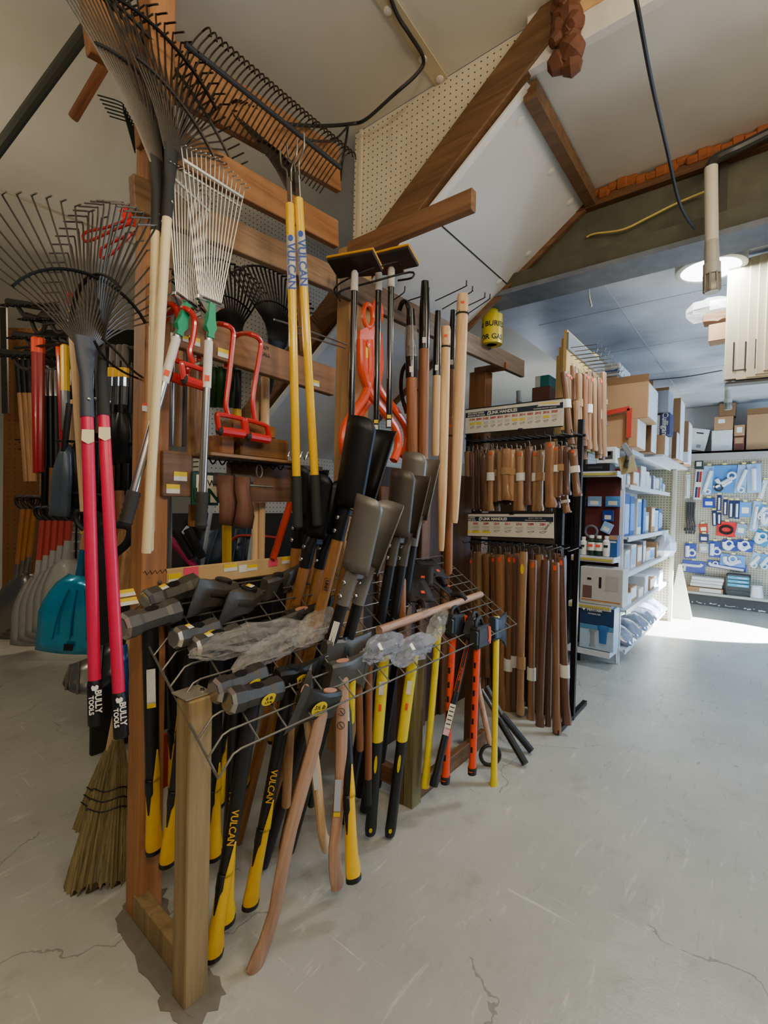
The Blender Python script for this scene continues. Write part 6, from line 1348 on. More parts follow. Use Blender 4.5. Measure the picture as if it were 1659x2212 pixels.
# ================================================================== shelving aisle at the right
GX0, GX1, GY0, GY1 = -1.42, -1.0, 5.0, 7.45
gon = thing('shelving_unit', 'long white metal shelving unit with red end back panel, loaded with boxes', 'shelving unit', (-1.2, 6.2, 0))
M_SHW = plain('shelf_white', '#c9ccd0', .4); M_RED2 = plain('maroon_panel', '#5a1c18', .6)
zsh = [.14, .52, .88, 1.22, 1.72, 2.06]
b = MB()
for z in zsh: b.box(((GX0+GX1)/2, (GY0+GY1)/2, z), (GX1-GX0, GY1-GY0, .02)); b.box((GX1, (GY0+GY1)/2, z-.01), (.012, GY1-GY0, .045))
b.build('long_shelf', M_SHW, gon, True, smooth=0)
b = MB(); b.box((-1.12, 6.6, zsh[-1]), (.60, 2.0, .022)); b.build('top_shelf', M_SHW, gon, True, smooth=0)
b = MB(); b.box((-1.40, (GY0+GY1)/2, 1.1), (.02, GY1-GY0, 2.1)); b.build('back_panel', M_PEGX, gon, True, smooth=0)
b = MB()
for x in (-1.06, -1.44): b.box((x, GY0-.0, .95), (.035, .03, 1.9))
b.build('upright', M_SHW, gon, True, smooth=0)
b = MB(); b.box((-1.25, GY0-.005, 1.0), (.36, .012, 1.62)); b.build('end_panel', M_RED2, gon, True, smooth=0)
b = MB(); ez = [.17, .60, 1.04, 1.84]
for z, dp in zip(ez, (.30, .30, .26, .24)):
    b.box((-1.25, GY0-dp/2, z), (.38, dp, .015)); b.box((-1.25, GY0-dp, z-.02), (.38, .01, .05))
    b.prism([(0, 0), (-dp, 0), (-dp, -.05), (-.06, -.06), (-.03, -.16), (0, -.18)], .006, frame((-1.062, GY0, z+.01), (0, 1, 0), (0, 0, 1)))
b.build('end_shelf', M_SHW, gon, True, smooth=0)
b = MB()
for z, dp in ((1.82, .25), (1.02, .27), (.58, .31)): b.box((-1.25, GY0-dp-.003, z), (.36, .004, .022))
b.build('price_rail', plain('pale_yellow_rail', '#b8a848', .6), gon, True, smooth=0)
b = MB(); b.box((-1.16, GY1+.01, 1.05), (.46, .02, 2.1)); b.build('far_panel', pegboard('gondola_pegboard', '#c2b896', '#5a5240', .036, (0, 2), .19), gon, True, smooth=0)
b = MB(); b.box((-.945, GY1, 1.02), (.04, .05, 2.04)); b.build('end_upright', plain('cream_upright', '#c9c2a8', .5), gon, True, smooth=0)
gon2 = thing('shelving_unit', 'tall tan shelving unit behind the handle display', 'shelving unit', (-2.2, 6.2, 0))
b = MB(); b.box((-2.15, 6.2, 1.3), (.9, 2.2, 2.6)); b.box((-2.15, 5.08, 1.3), (.92, .03, 2.62)); b.build('case', plain('brown_case', '#4a3a28', .7), gon2, True, smooth=0)
def cbox(name, label, c, size, m, cat='box', group=None, R=None, mark=None, flap=0, lid=None):
    t = thing(name, label, cat, V(c)-V((0, 0, size[2]/2)), group); b = MB(); b.box(c, size, R, ch=.004); ca = b.build('carton', m, t, True, smooth=0)
    R = R or Matrix.Identity(3)
    if mark:
        for (face, u, v, w_, h_, mm) in mark:
            n = {'x': V((1, 0, 0)), 'y': V((0, -1, 0))}[face]; e = {'x': V((0, 1, 0)), 'y': V((1, 0, 0))}[face]
            off = n*(size[0]/2+.001 if face == 'x' else size[1]/2+.001)+e*(u*(size[1] if face == 'x' else size[0]))+V((0, 0, v*size[2]))
            bb = MB(); bs = (.002, w_*size[1], h_*size[2]) if face == 'x' else (w_*size[0], .002, h_*size[2]); bb.box(V(c)+R @ off, bs, R); bb.build('printed_label', mm, ca, True, smooth=0)
    if flap: bb = MB(); bb.box(V(c)+V((0, -size[1]/2+.01, size[2]/2+flap/2)), (size[0], .006, flap)); bb.build('flap', M_CARDD, ca, True, smooth=0)
    return t
M_BWH = plain('white_carton', '#d4d4d0', .6); M_BBL = plain('blue_carton', '#1d4f8a', .5); M_BNV = plain('navy_carton', '#1c2a5a', .5); M_BGR = plain('grey_carton', '#8c9098', .7)
def ybox(label, px0, px1, py0, py1, y, dp, m, **k):
    a, c = onY(px0, py0, y), onY(px1, py1, y); a2 = onY(px0, py1, y)
    return cbox('carton_box' if 'crate' not in label else 'crate', label, ((a2.x+c.x)/2, y+dp/2, (a.z+c.z)/2), (abs(c.x-a2.x), dp, abs(a.z-c.z)), m, **k)
def rest(px0, px1, py0, z0, y): return None
# cartons on top of the shelving
zt = zsh[-1]+.012
def tbox(label, x0, x1, y0, dp, z0, h, m, **k): return cbox('carton_box', label, ((x0+x1)/2, y0+dp/2, z0+h/2), (x1-x0, dp, h), m, **k)
G = None
X = lambda px, y: onY(px, 950, y).x
Zy = lambda px, py, y: onY(px, py, y).z
tbox('big brown carton with open flap, topmost at the near end of the shelving', -1.44, X(1397, 4.86), 4.86, .46, Zy(1360, 905, 4.86), Zy(1360, 828, 4.86)-Zy(1360, 905, 4.86), M_CARD, flap=.07, mark=[('x', .0, .0, .9, .9, M_BWH)])
z2 = Zy(1340, 905, 4.86)
tbox('brown carton with white side below the big flap carton', -1.46, X(1376, 4.86), 4.86, .40, zt, z2-zt-.004, M_CARD, mark=[('x', 0, 0, .95, .95, M_BWH), ('y', -.2, -.35, .3, .2, M_WHITE)])
t = thing('red_angle', 'red steel angle frame at the near end of the shelving top', 'frame', (-1.2, 4.85, 2.1))
a1, a2, a3 = onY(1308, 893, 4.80), onY(1360, 882, 4.80), onY(1358, 945, 4.80)
b = MB(); b.beam(a1, a2, .02, .04); b.beam(a2, a3, .04, .02, up=(0, 1, 0)); b.build('bar', plain('red_paint', '#b02a18', .5), t, True, smooth=0)
tbox('tall brown carton with white torn side behind the big flap carton', X(1384, 5.5), X(1408, 5.4), 5.36, .30, zt, Zy(1400, 838, 5.4)-zt, M_CARDD, mark=[('x', 0, 0, .95, .97, M_BWH)], flap=.06)
tbox('navy carton with white script lettering on the shelving top', X(1424, 5.75), X(1446, 5.75), 5.75, .25, zt+.22, Zy(1435, 892, 5.75)-zt-.22, M_BNV)
o = [o for o in col.objects if o.name.startswith('carton_box') and o.type == 'EMPTY'][-1]
cc = (X(1435, 5.749), 5.748, (zt+.22+Zy(1435, 892, 5.75))/2); text('Culligan', .075, M_WHITE, o, frame(cc, (0, 0, -1), (1, 0, 0)), world=True, bold=.001)
tbox('white printed carton left of the navy carton', X(1408, 5.76), X(1424, 5.76), 5.76, .25, zt+.22, Zy(1415, 897, 5.76)-zt-.22, M_BWH)
tbox('grey carton lying over the navy and white cartons', X(1410, 5.72), X(1442, 5.72), 5.70, .3, Zy(1430, 892, 5.72)+.004, Zy(1430, 845, 5.72)-Zy(1430, 892, 5.72), M_BGR, flap=.03)
tbox('white-edged carton standing on the shelf below the white printed carton', X(1388, 5.74), X(1412, 5.74), 5.74, .2, zt, .20, M_BWH)
tbox('brown carton with white side standing below the navy carton', X(1418, 5.74), X(1438, 5.74), 5.70, .25, zt, .21, M_CARD, mark=[('x', 0, 0, .95, .95, M_BWH)])
tbox('tall brown carton at the middle of the shelving top', X(1452, 6.4), X(1468, 6.4), 6.4, .35, zt, Zy(1460, 860, 6.4)-zt, M_CARD, mark=[('x', 0, 0, .95, .95, M_BWH)])
tbox('narrow brown carton with white edge right of the tall brown one', X(1453, 6.2), X(1463, 6.2), 6.15, .2, zt, .30, M_CARDD, mark=[('x', 0, 0, .95, .95, M_BWH)])
tbox('brown carton at the far end of the shelving top', X(1468, 6.95), X(1487, 6.95), 6.95, .35, zt, Zy(1478, 910, 6.95)-zt, M_CARD, mark=[('x', 0, 0, .95, .95, M_BWH)])
tbox('small white carton on the shelving top at the far end', X(1478, 6.8), X(1490, 6.8), 6.72, .2, zt, .13, M_BWH)
tbox('blue and white long carton high above the wrapped handles', X(1280, 5.3), X(1333, 5.3), 5.3, .5, Zy(1310, 812, 5.3), .12, M_BWH, mark=[('y', 0, -.2, 1, .35, M_BBL)])
tbox('brown carton supporting the blue and white long carton', X(1284, 5.32), X(1328, 5.32), 5.34, .4, zt, Zy(1310, 812, 5.3)-zt-.004, M_CARD)
tbox('teal and white carton above the tan shelving unit', X(1152, 5.3), X(1182, 5.3), 5.3, .3, Zy(1165, 836, 5.3), Zy(1165, 812, 5.3)-Zy(1165, 836, 5.3), plain('teal_carton', '#17706a', .5), mark=[('y', -.3, 0, .35, 1, M_BWH)])
tbox('reddish brown carton on the tan shelving unit below the teal carton', X(1146, 5.28), X(1184, 5.28), 5.28, .4, 2.615, Zy(1165, 836, 5.3)-2.62, plain('red_brown_carton', '#6a3a2c', .6))
# end-cap goods
ef = GY0-.24
cbox('pump_box', 'large white carton with printed pump picture on the middle end shelf', (X(1309, 4.70), 4.80, .61+.17), (.37, .22, .34), plain('warm_white_carton', '#b8b4ac', .6), mark=[('y', -.32, -.18, .22, .34, plain('pump_print', '#6a4a40', .6)), ('y', -.28, .18, .1, .06, M_BLK), ('y', -.02, .1, .06, .3, M_BLK), ('y', 0, -.4, .9, .03, plain('orange_line', '#b8702a', .6)), ('y', .25, .1, .3, .4, plain('faint_print', '#a8a49c', .6))])
fb = cbox('filter_box', 'tall blue to white carton with a blue filter housing picture on the bottom end shelf', (X(1303, 4.72), 4.80, .185+.20), (.30, .20, .40), plain('sky_carton', '#a4bccc', .5), mark=[('y', 0, .28, .98, .42, plain('deep_blue_carton', '#18345c', .5)), ('y', 0, .02, .98, .12, plain('mid_blue_carton', '#4f86ac', .5))])
c0 = V((X(1303, 4.72), 4.695, .385))
b = MB(); b.lathe([(.030, -.13), (.036, -.02), (.048, -.01), (.048, .03), (.02, .035)], c0+V((.06, -.0, 0)), Matrix.Diagonal((1, .12, 1)), 14); b.build('filter_picture', plain('filter_blue', '#2a64a8', .4), fb, True)
b = MB(); b.lathe([(.030, -.15), (.030, -.14), (.018, -.13), (.018, -.02), (.034, -.01), (.034, 0)], c0+V((-.03, 0, -.02)), Matrix.Diagonal((1, .12, 1)), 12); b.build('cartridge_picture', plain('cartridge_grey', '#8e9298', .4), fb, True)
text('PENTAIR', .034, M_WHITE, fb, frame(c0+V((-.02, -.005, .165)), (1, 0, 0), (0, 0, 1)), world=True, bold=.0006); text('OMNIFILTER', .02, M_WHITE, fb, frame(c0+V((-.02, -.005, .13)), (1, 0, 0), (0, 0, 1)), world=True)
b = MB(); b.prism([(-.014, 0), (0, -.014), (.014, 0), (0, .014)], .002, frame(c0+V((-.115, -.005, .168)), (1, 0, 0), (0, 0, 1))); b.build('emblem', M_WHITE, fb, True, smooth=0)
def bottle(label, px, z, h, r, body, band, name='bottle'):
    y = 4.80; x = X(px, y); t = thing(name, label, 'bottle', (x, y, z)); b = MB(); b.lathe([(r*.9, 0), (r, .01), (r, h*.74), (r*.5, h*.84), (r*.5, h*.88)], n=14); b.build('body', body, t)
    b = MB(); b.lathe([(r*.62, h*.86), (r*.62, h), (r*.5, h)], n=12); b.build('cap', M_WHITE, t)
    b = MB(); b.lathe([(r*1.015, h*.25), (r*1.015, h*.66)], n=14); b.build('label_band', M_WHITE, t)
    b = MB(); b.box((0, -r*1.02, h*.5), (r*1.1, .004, h*.12)); b.build('red_mark', band, t, smooth=0)
M_GBT = plain('green_bottle', '#1c3a2a', .35)
for i, (px, h, r) in enumerate(((1268, .17, .030), (1285, .19, .036), (1301, .19, .036), (1318, .19, .034))):
    bottle('white and green bottle on the upper end shelf, %s from the left' % ORD[i], px, 1.052, h, r, M_GBT if i in (1, 2) else M_WHITE, M_ORANGE if i in (1, 2) else M_GBT)
cbox('small_box', 'small blue and kraft carton right of the bottles', (X(1334, 4.82), 4.84, 1.05+.10), (.07, .10, .20), M_BBL, mark=[('y', 0, .4, 1, .2, M_CARD), ('y', .0, .2, .7, .06, M_WHITE)])
def card(label, px0, px1, py0, py1, y, m, name='blister_pack', rot=0, inner=None, cat='package'):
    a, c = onY(px0, py0, y), onY(px1, py1, y); w_ = abs(c.x-a.x); h_ = abs(a.z-c.z); M = frame((a+c)/2, (math.cos(rot), 0, math.sin(rot)), (-math.sin(rot), 0, math.cos(rot)))
    t = thing(name, label, cat, M); b = MB(); b.box((0, 0, 0), (w_, h_, .008), ch=.003); b.build('card', m, t, smooth=0)
    return t, M, w_, h_
def pipe(t, pts, r, m=None, nm='white_pipe'):
    b = MB(); b.tube(cr(pts, 4) if len(pts) > 2 else pts, r, 8); b.build(nm, m or M_PVC, t)
M_PVC = plain('white_pvc', '#dfe3e6', .35)
M_LBL = plain('light_blue_card', '#4f8fd0', .4); M_DBL = plain('deep_blue_card', '#1e3f9e', .4); M_PALEB = plain('pale_blue_card', '#8fb6e2', .35)
for i, (x0, x1, y0, y1, m, lab) in enumerate(((1270, 1299, 1072, 1094, M_PALEB, 'white and blue hang pack on the red end panel, left'), (1308, 1340, 1072, 1095, M_LBL, 'light blue hang pack on the red end panel, right'), (1302, 1325, 1102, 1126, M_DBL, 'dark blue hang pack on the red end panel, lower'), (1300, 1322, 1128, 1152, M_PALEB, 'tilted white and blue carton above the bottles'))):
    t, M, w_, h_ = card(lab, x0, x1, y0, y1, 4.93, m, rot=(0 if i < 3 else -.4)); sticker(t, Matrix.Translation((0, -h_*.15, .006)), w_*.6, h_*.4, M_WHITE, 'picture_panel')
t = thing('hose_ring', 'grey rubber ring hanging on the left of the red end panel', 'ring', onY(1277, 1160, 4.9))
b = MB(); c = onY(1277, 1148, 4.9); b.tube([c+V((.055*math.cos(a*.3142), 0, .055*math.sin(a*.3142))) for a in range(21)], .012, 8, cap=False); b.build('ring', plain('grey_rubber', '#5e6064', .5), t, True)
cbox('black_tray', 'flat black carton on the top end shelf', (X(1290, 4.8), 4.86, 1.85+.035), (.26, .2, .07), M_BLK, mark=[('y', 0, 0, .5, .3, plain('dark_print', '#34363a', .5))])
cbox('black_white_box', 'black and white printed carton with red picture on the top end shelf', (X(1310, 4.8), 4.88, 1.925+.075), (.17, .16, .15), M_BWH, mark=[('y', .1, 0, .5, .5, plain('dark_print', '#34363a', .5)), ('y', .1, .1, .3, .2, M_RED2)])
t, M, w_, h_ = card('tan blister card with brass ball valve hanging at the shelving corner', 1338, 1372, 985, 1022, 4.66, plain('tan_card', '#a69a70', .6), rot=.25)
b = MB(); b.tube([(-.01, -.02, .02), (.03, .06, .03)], .022, 10); b.tube([(.02, .03, .04), (.05, .14, .04)], .02, 8); b.build('valve', plain('dark_brass', '#5a5240', .4, .6), t); b = MB(); b.box((.035, .12, .055), (.05, .12, .012), Matrix.Rotation(.3, 3, 'Z'), ch=.004); b.build('handle_plate', plain('grey_plate', '#8a8e98', .4, .5), t); b = MB(); b.tube([M.translation+V((0, 0, .02)), V((-1.02, 5.02, 2.05))], .004, 6); b.build('hang_wire', M_ZINC, t, True)
# loaded long shelves, seen along the aisle
rnd = random.Random(5)
SHN = ['lowest', 'second', 'third', 'fourth', 'fifth']
spec = {1: [('w', .12), ('k', .16), ('w', .10), ('w', .2), ('k', .14), ('w', .12), ('g', .18)],
        2: [('w', .2), ('w', .24), ('k', .22), ('g', .25), ('k', .16), ('w', .14), ('k', .2), ('w', .22)],
        3: [('b', .42), ('b', .40), ('w', .38), ('b', .38), ('g', .24), ('k', .3), ('w', .26), ('b', .28), ('n', .24)],
        4: [('g', .12), ('k', .16), ('r', .2), ('w', .24), ('w', .2), ('g', .17), ('g', .18), ('g', .17), ('w', .18), ('g', .12)]}
cm = {'w': (M_BWH, 'white'), 'k': (M_CARD, 'brown'), 'g': (M_BGR, 'grey'), 'b': (M_BBL, 'blue'), 'n': (M_BNV, 'navy'), 'r': (plain('red_carton', '#a8222a', .5), 'red')}
for si, items in spec.items():
    y = GY0+.06; z = zsh[si]+.011
    for k, (c_, h_) in enumerate(items):
        wy = (GY1-GY0-.12)/len(items); dx = rnd.uniform(.24, .34); m, cn = cm[c_]; ww = wy*rnd.uniform(.72, .93)
        R = Matrix.Rotation(rnd.choice((0, 0, .0, .06, -.06)), 3, 'Z')
        cbox('carton_box', '%s carton on the %s long shelf from the floor, %s from the near end' % (cn, SHN[si], ORD[k]), (GX1-.03-dx/2-rnd.uniform(0, .03), y+wy/2, z+h_/2), (dx, ww, h_), m, R=R,
             mark=[('x', 0, rnd.uniform(-.1, .1), .85, .7, M_BWH if c_ in 'kg' else rnd.choice((M_PALEB, M_BWH, M_LBL)))])
        y += wy
# plastic-bagged stock on the lowest shelves
for k in range(6):
    yy = GY0+.28+k*.38; rr = random.Random(40+k); g = []
    for i in range(7):
        f = i/6; g.append([V((GX1-.32+.36*u, yy-.17+.34*f, zsh[0]+.03+.13*math.sin(math.pi*u)*math.sin(math.pi*f)**.5+.025*rr.uniform(0, 1))) for u in [j/7 for j in range(8)]])
    b = MB(); b.sheet(g); tag(b.build('bagged_fittings', plain('silver_bag', '#9aa4b4', .2, .5, var=.4, scale=25, bump=.6), solid=.01), 'shiny silver bag of fittings on the lowest long shelf, %s from the near end' % ORD[k], 'bag', 'silver bags on the lowest long shelf')
t = thing('white_bag', 'translucent white bag bulging out of the shelving at the far end', 'bag', (-.98, 7.0, 1.0)); rr = random.Random(3)
b = MB(); b.loft([[V((-.99+r_*math.cos(j*.449)*(1+.2*rr.uniform(-1, 1)), 7.05+r_*1.4*math.sin(j*.449)*(1+.2*rr.uniform(-1, 1)), .91+z_)) for j in range(14)] for z_, r_ in ((0, .10), (.08, .13), (.18, .12), (.26, .07), (.32, .02))]); b.build('bag', plain('white_film', '#dfe6ee', .3), t, True, smooth=0)
# ---- far wall: base shelf, top shelf, goods
t = thing('base_shelf', 'long low shelf with dark chipped kick board along the far wall', 'shelf', (0, 9.2, 0))
b = MB(); b.box((1.2, 9.22, .085), (4.4, .24, .17)); b.build('kick_board', plain('dark_kick', '#4a4a4c', .7, var=.25, scale=4), t, True, smooth=0)
b = MB(); b.box((1.2, 9.2, .19), (4.4, .3, .035)); b.build('shelf_top', plain('pale_shelf', '#b8b8ac', .5), t, True, smooth=0)
b = MB(); rr = random.Random(9)
for i in range(26): b.box((-.85+i*.06+rr.uniform(-.02, .02), 9.098, .02+rr.uniform(0, .03)), (rr.uniform(.01, .07), .003, rr.uniform(.004, .02)), Matrix.Rotation(rr.uniform(-.2, .2), 3, 'Y'))
b.build('chipped_paint', M_WHITE, t, True, smooth=0)
t = thing('wall_shelf', 'long wooden shelf high on the far wall carrying cartons', 'shelf', (0, 9.2, 2.4))
b = MB(); b.box((1.2, 9.15, 2.415), (4.4, .4, .03)); b.build('plank', wood('shelf_tan', '#b8946a', '#8c6a44', axis=0), t, True, smooth=0)
b = MB(); b.box((1.2, 8.96, 2.36), (4.4, .02, .14)); b.build('apron', plain('grey_apron', '#9a948e', .7), t, True, smooth=0)
zz = 2.432; yk = 9.0
def fbox(label, px0, px1, z0, h, m, **k): cbox('carton_box', label, ((X(px0, yk)+X(px1, yk))/2, yk+.16, z0+h/2), (X(px1, yk)-X(px0, yk), .3, h), m, **k)
hz = lambda py: onY(1560, py, yk).z
fbox('white carton with handwriting on the far wall shelf', 1537, 1582, zz, hz(929)-zz, M_BWH)
fbox('brown carton with white label on top of the white carton, far wall shelf', 1541, 1582, hz(929)+.004, hz(900)-hz(929), M_CARD, mark=[('y', -.1, .15, .35, .3, M_WHITE)])
fbox('topmost small brown carton of the far wall stack', 1551, 1586, hz(900)+.01, hz(873)-hz(900), M_CARDD)
fbox('narrow brown carton with white label right of the white carton', 1585, 1608, zz+.22, hz(920)-zz-.22, M_CARD, mark=[('y', 0, .05, .5, .5, M_WHITE)])
fbox('red and brown tray below the narrow brown carton', 1585, 1608, zz, .21, plain('red_brown_carton', '#6a3a2c', .6), mark=[('y', 0, .2, .8, .4, M_CARD)])
fbox('large brown carton with open flap at the right of the far wall shelf', 1612, 1690, zz, hz(900)-zz, M_CARD, flap=.09)
cbox('carton_box', 'tilted white carton at the left end of the far wall shelf', (X(1508, yk), yk+.15, zz+.20), (.24, .22, .34), M_BWH, R=Matrix.Rotation(.2, 3, 'Y'), mark=[('y', 0, .3, .4, .06, M_BLK), ('y', .1, -.3, .25, .15, plain('grey_print', '#8c8a84', .6))])
YKP = YW-.02
def hangpack(label, x0, y0, x1, y1, m, kind=None, rot=0, name='hang_pack', off=0):
    t, M, w_, h_ = card(label, x0, x1, y0, y1, YKP-off, m, name, rot); R_ = min(w_, h_)
    b = MB(); b.box((0, h_*.5+.02, .012), (.05, .028, .003)); b.cur = 0; b.build('price_tag', plain('pale_tag', '#e2d88c', .6), t, smooth=0)
    cdo = [c_ for c_ in t.children if c_.name.startswith('card')][0] if False else t
    if kind is None: pass
    elif kind == 'tube': pipe(t, [(0, -h_*.42, .025), (0, h_*.32, .025)], min(.03, w_*.22))
    elif kind == 'tilt': pipe(t, [(-w_*.22, -h_*.38, .025), (w_*.25, h_*.33, .025)], .028); b = MB(); b.tube([(w_*.1+.035*math.cos(a*.3142), -h_*.38+.035*math.sin(a*.3142), .025) for a in range(21)], .012, 6, cap=False); b.build('slip_nut', M_PVC, t)
    elif kind == 'trap': pipe(t, [(-w_*.32, h_*.3, .025), (-w_*.28, -h_*.15, .025), (-w_*.05, -h_*.32, .025), (w_*.15, -h_*.1, .025), (w_*.32, .05*h_, .025)], .03); b = MB(); b.tube([(w_*.0+.045*math.cos(a*.3142), h_*.15+.045*math.sin(a*.3142), .028) for a in range(21)], .014, 6, cap=False); b.build('slip_nut', M_PVC, t)
    elif kind == 'strap': pipe(t, [(-w_*.24, -h_*.4, .02), (-w_*.24, h_*.35, .02)], .03); b = MB(); b.tube([(w_*.16+.045*math.cos(a*.3142), -h_*.12+.045*math.sin(a*.3142), .022) for a in range(21)], .014, 6, cap=False); b.build('slip_nut', M_PVC, t); pipe(t, [(0, h_*.12, .02), (w_*.3, h_*.14, .02)], .012, nm='short_pipe')
    elif kind == 'long': pipe(t, [(-w_*.44, h_*.15, .022), (-w_*.40, -h_*.12, .022), (-w_*.3, -h_*.2, .022), (w_*.44, -h_*.28, .022)], .022); b = MB(); b.tube([(-w_*.28+.03*math.cos(a*.3142), h_*.1+.03*math.sin(a*.3142), .022) for a in range(21)], .01, 6, cap=False); b.build('slip_nut', M_PVC, t)
    elif kind == 'arm': pipe(t, [(-w_*.48, h_*.1, .022), (w_*.15, h_*.1, .022), (w_*.3, h_*.16, .022), (w_*.36, h_*.3, .022)], .024); pipe(t, [(-w_*.38, 0, .022), (-w_*.38, -h_*.4, .022)], .02, nm='short_pipe')
    elif kind == 'kit':
        pipe(t, [(-w_*.4, -h_*.3, .03), (w_*.35, h_*.05, .03)], .03); pipe(t, [(-w_*.3, h_*.0, .03), (-w_*.15, -h_*.2, .03)], .03, nm='short_pipe'); pipe(t, [(-.02, -h_*.25, .04), (w_*.3, -h_*.05, .04)], .026, nm='short_pipe')
        for cx, cy, mm in ((-.2*w_, -.3*h_, M_GRIP), (.3*w_, .12*h_, M_PVC)): b = MB(); b.tube([(cx+.05*math.cos(a*.3142), cy+.05*math.sin(a*.3142), .045) for a in range(21)], .016, 6, cap=False); b.build('slip_nut', mm, t)
    elif kind == 'coil': b = MB(); [b.tube([((.07+.018*q)*math.cos(a*.3142), (.05+.018*q)*math.sin(a*.3142)-.01, .02) for a in range(21)], .010, 6, cap=False) for q in (0, 1)]; b.build('black_coil', M_BLK, t)
    elif kind == 'stripe':
        b = MB(); b.box((-w_*.18, 0, .006), (w_*.28, h_*.85, .002)); b.build('blue_stripe', M_BNV, t, smooth=0); b = MB(); b.box((w_*.15, 0, .006), (w_*.28, h_*.85, .002)); b.build('red_stripe', plain('red_carton', '#a8222a', .5), t, smooth=0); b = MB(); b.box((0, 0, .008), (w_*.7, h_*.16, .002)); b.build('white_patch', M_WHITE, t, smooth=0)
    elif kind == 'label': b = MB(); b.box((0, -.05*h_, .006), (w_*.6, h_*.4, .002)); b.build('picture_panel', M_WHITE, t, smooth=0)
    return t
u = lambda X_: 1460+X_/8.337
v1 = lambda Y_: 960+Y_/8.337
v2 = lambda Y_: 1120+Y_/8.337
P_ = [('long white clear-wrapped shade at the left edge of the far pegboard', 175, 540, 250, 970, M_BWH, 'tube', 0, v1), ('tall pack with blue and red stripes on the far pegboard', 345, 450, 470, 1000, M_BWH, 'stripe', -.05, v1),
 ('narrow blue bag with white pipe right of the striped pack', 490, 390, 655, 910, M_PALEB, 'tilt', -.06, v1), ('large light blue bag with drain kit on the top row', 655, 380, 1090, 880, M_LBL, 'kit', 0, v1),
 ('blue bag with slanted white pipe right of the drain kit', 1090, 370, 1280, 880, M_PALEB, 'tilt', -.1, v1), ('blue bag with upright white pipe at the right of the top row', 1290, 350, 1530, 870, M_PALEB, 'tube', .05, v1),
 ('narrow white pack hanging at the right edge below the top row', 1525, 640, 1605, 980, M_PVC, 'tube', -.2, v1), ('dark blue boxed pack below the narrow blue bag', 490, 970, 700, 1140, M_DBL, 'label', 0, v1),
 ('white tube pack with navy top, leftmost of the second row', 745, 910, 815, 1200, M_BNV, 'tube', 0, v1), ('white tube pack with navy top, second in the second row', 855, 990, 925, 1280, M_BNV, 'tube', 0, v1),
 ('white tube pack with navy top, third in the second row', 955, 1010, 1035, 1330, M_BNV, 'tube', 0, v1), ('white tube pack with navy top, fourth in the second row', 1055, 1010, 1145, 1340, M_BNV, 'tube', 0, v1),
 ('white tube pack hanging low, left of a pair above the red packs', 655, 1190, 735, 1470, M_BNV, 'tube', .05, v1), ('white tube pack hanging low, right of a pair above the red packs', 745, 1225, 815, 1450, M_BNV, 'tube', .03, v1),
 ('light blue carded pack with white label in the second row', 1150, 1040, 1350, 1310, M_LBL, 'label', 0, v1), ('long blue bag with white pipe and fitting at its foot', 1370, 1020, 1500, 1570, M_PALEB, 'tube', -.1, v1),
 ('blue bag with white pipe at the right of the second row', 1500, 1080, 1600, 1330, M_LBL, 'tilt', -.2, v1), ('pale blue bag with white elbow at the right edge', 1540, 1180, 1700, 1480, M_PALEB, 'trap', 0, v1),
 ('small red blister pack on the far pegboard', 420, 1430, 575, 1600, plain('red_card', '#b4381c', .6), 'label', .12, v1), ('large red blister pack with black coil', 740, 1390, 1080, 1665, plain('bright_red_card', '#d01c24', .4), 'coil', -.06, v1),
 ('grey-blue bag right of the large red pack', 1085, 1430, 1260, 1650, plain('grey_blue_bag', '#7e98b4', .35), 'label', -.15, v1), ('teal pack tilted at the right edge with white fittings', 1400, 1550, 1690, 1830, plain('teal_card', '#1286b4', .4), 'trap', -.35, v1),
 ('navy and turquoise pack below the small red blister pack', 420, 1610, 590, 1770, M_BNV, 'label', 0, v1), ('navy boxed pack with white pipe and ring at the left', 160, 1780, 360, 2060, M_DBL, 'strap', 0, v1),
 ('navy boxed pack with white pipe and ring at the middle', 600, 1740, 810, 2040, M_DBL, 'strap', 0, v1), ('blue pack with white drain trap below the large red pack', 830, 1710, 1090, 1925, M_DBL, 'trap', 0, v1),
 ('blue pack with white drain trap below the grey-blue bag', 1095, 1720, 1390, 1940, M_DBL, 'trap', -.08, v1), ('wide blue pack with white waste arm, lowest at the left', 115, 745, 525, 1000, M_DBL, 'arm', -.03, v2),
 ('wide blue pack with white bent pipe, lowest at the middle', 560, 765, 1270, 945, M_DBL, 'long', -.09, v2), ('wide blue pack with white double trap above the lowest row', 800, 640, 1250, 880, M_LBL, 'trap', -.06, v2),
 ('pale blue bag with white fitting low at the right', 1350, 610, 1510, 880, M_PALEB, 'tilt', -.3, v2), ('blue bag at the lower right edge of the far pegboard', 1520, 640, 1690, 900, M_LBL, 'tilt', -.2, v2),
 ('dark green pack hanging at the top left of the far pegboard', 345, 250, 490, 440, plain('dark_green_card', '#1c3a3c', .5), 'label', 0, v1), ('clear hang bag of chrome bits below the navy and turquoise pack', 420, 1780, 590, 1960, plain('clear_grey_card', '#a8b2b8', .3), 'label', 0, v1)]
for i, (lab, x0, y0, x1, y1, m, kd, rot, vf) in enumerate(P_): hangpack(lab, u(x0), vf(y0), u(x1), vf(y1), m, kd, rot, off=.012*(i % 3))
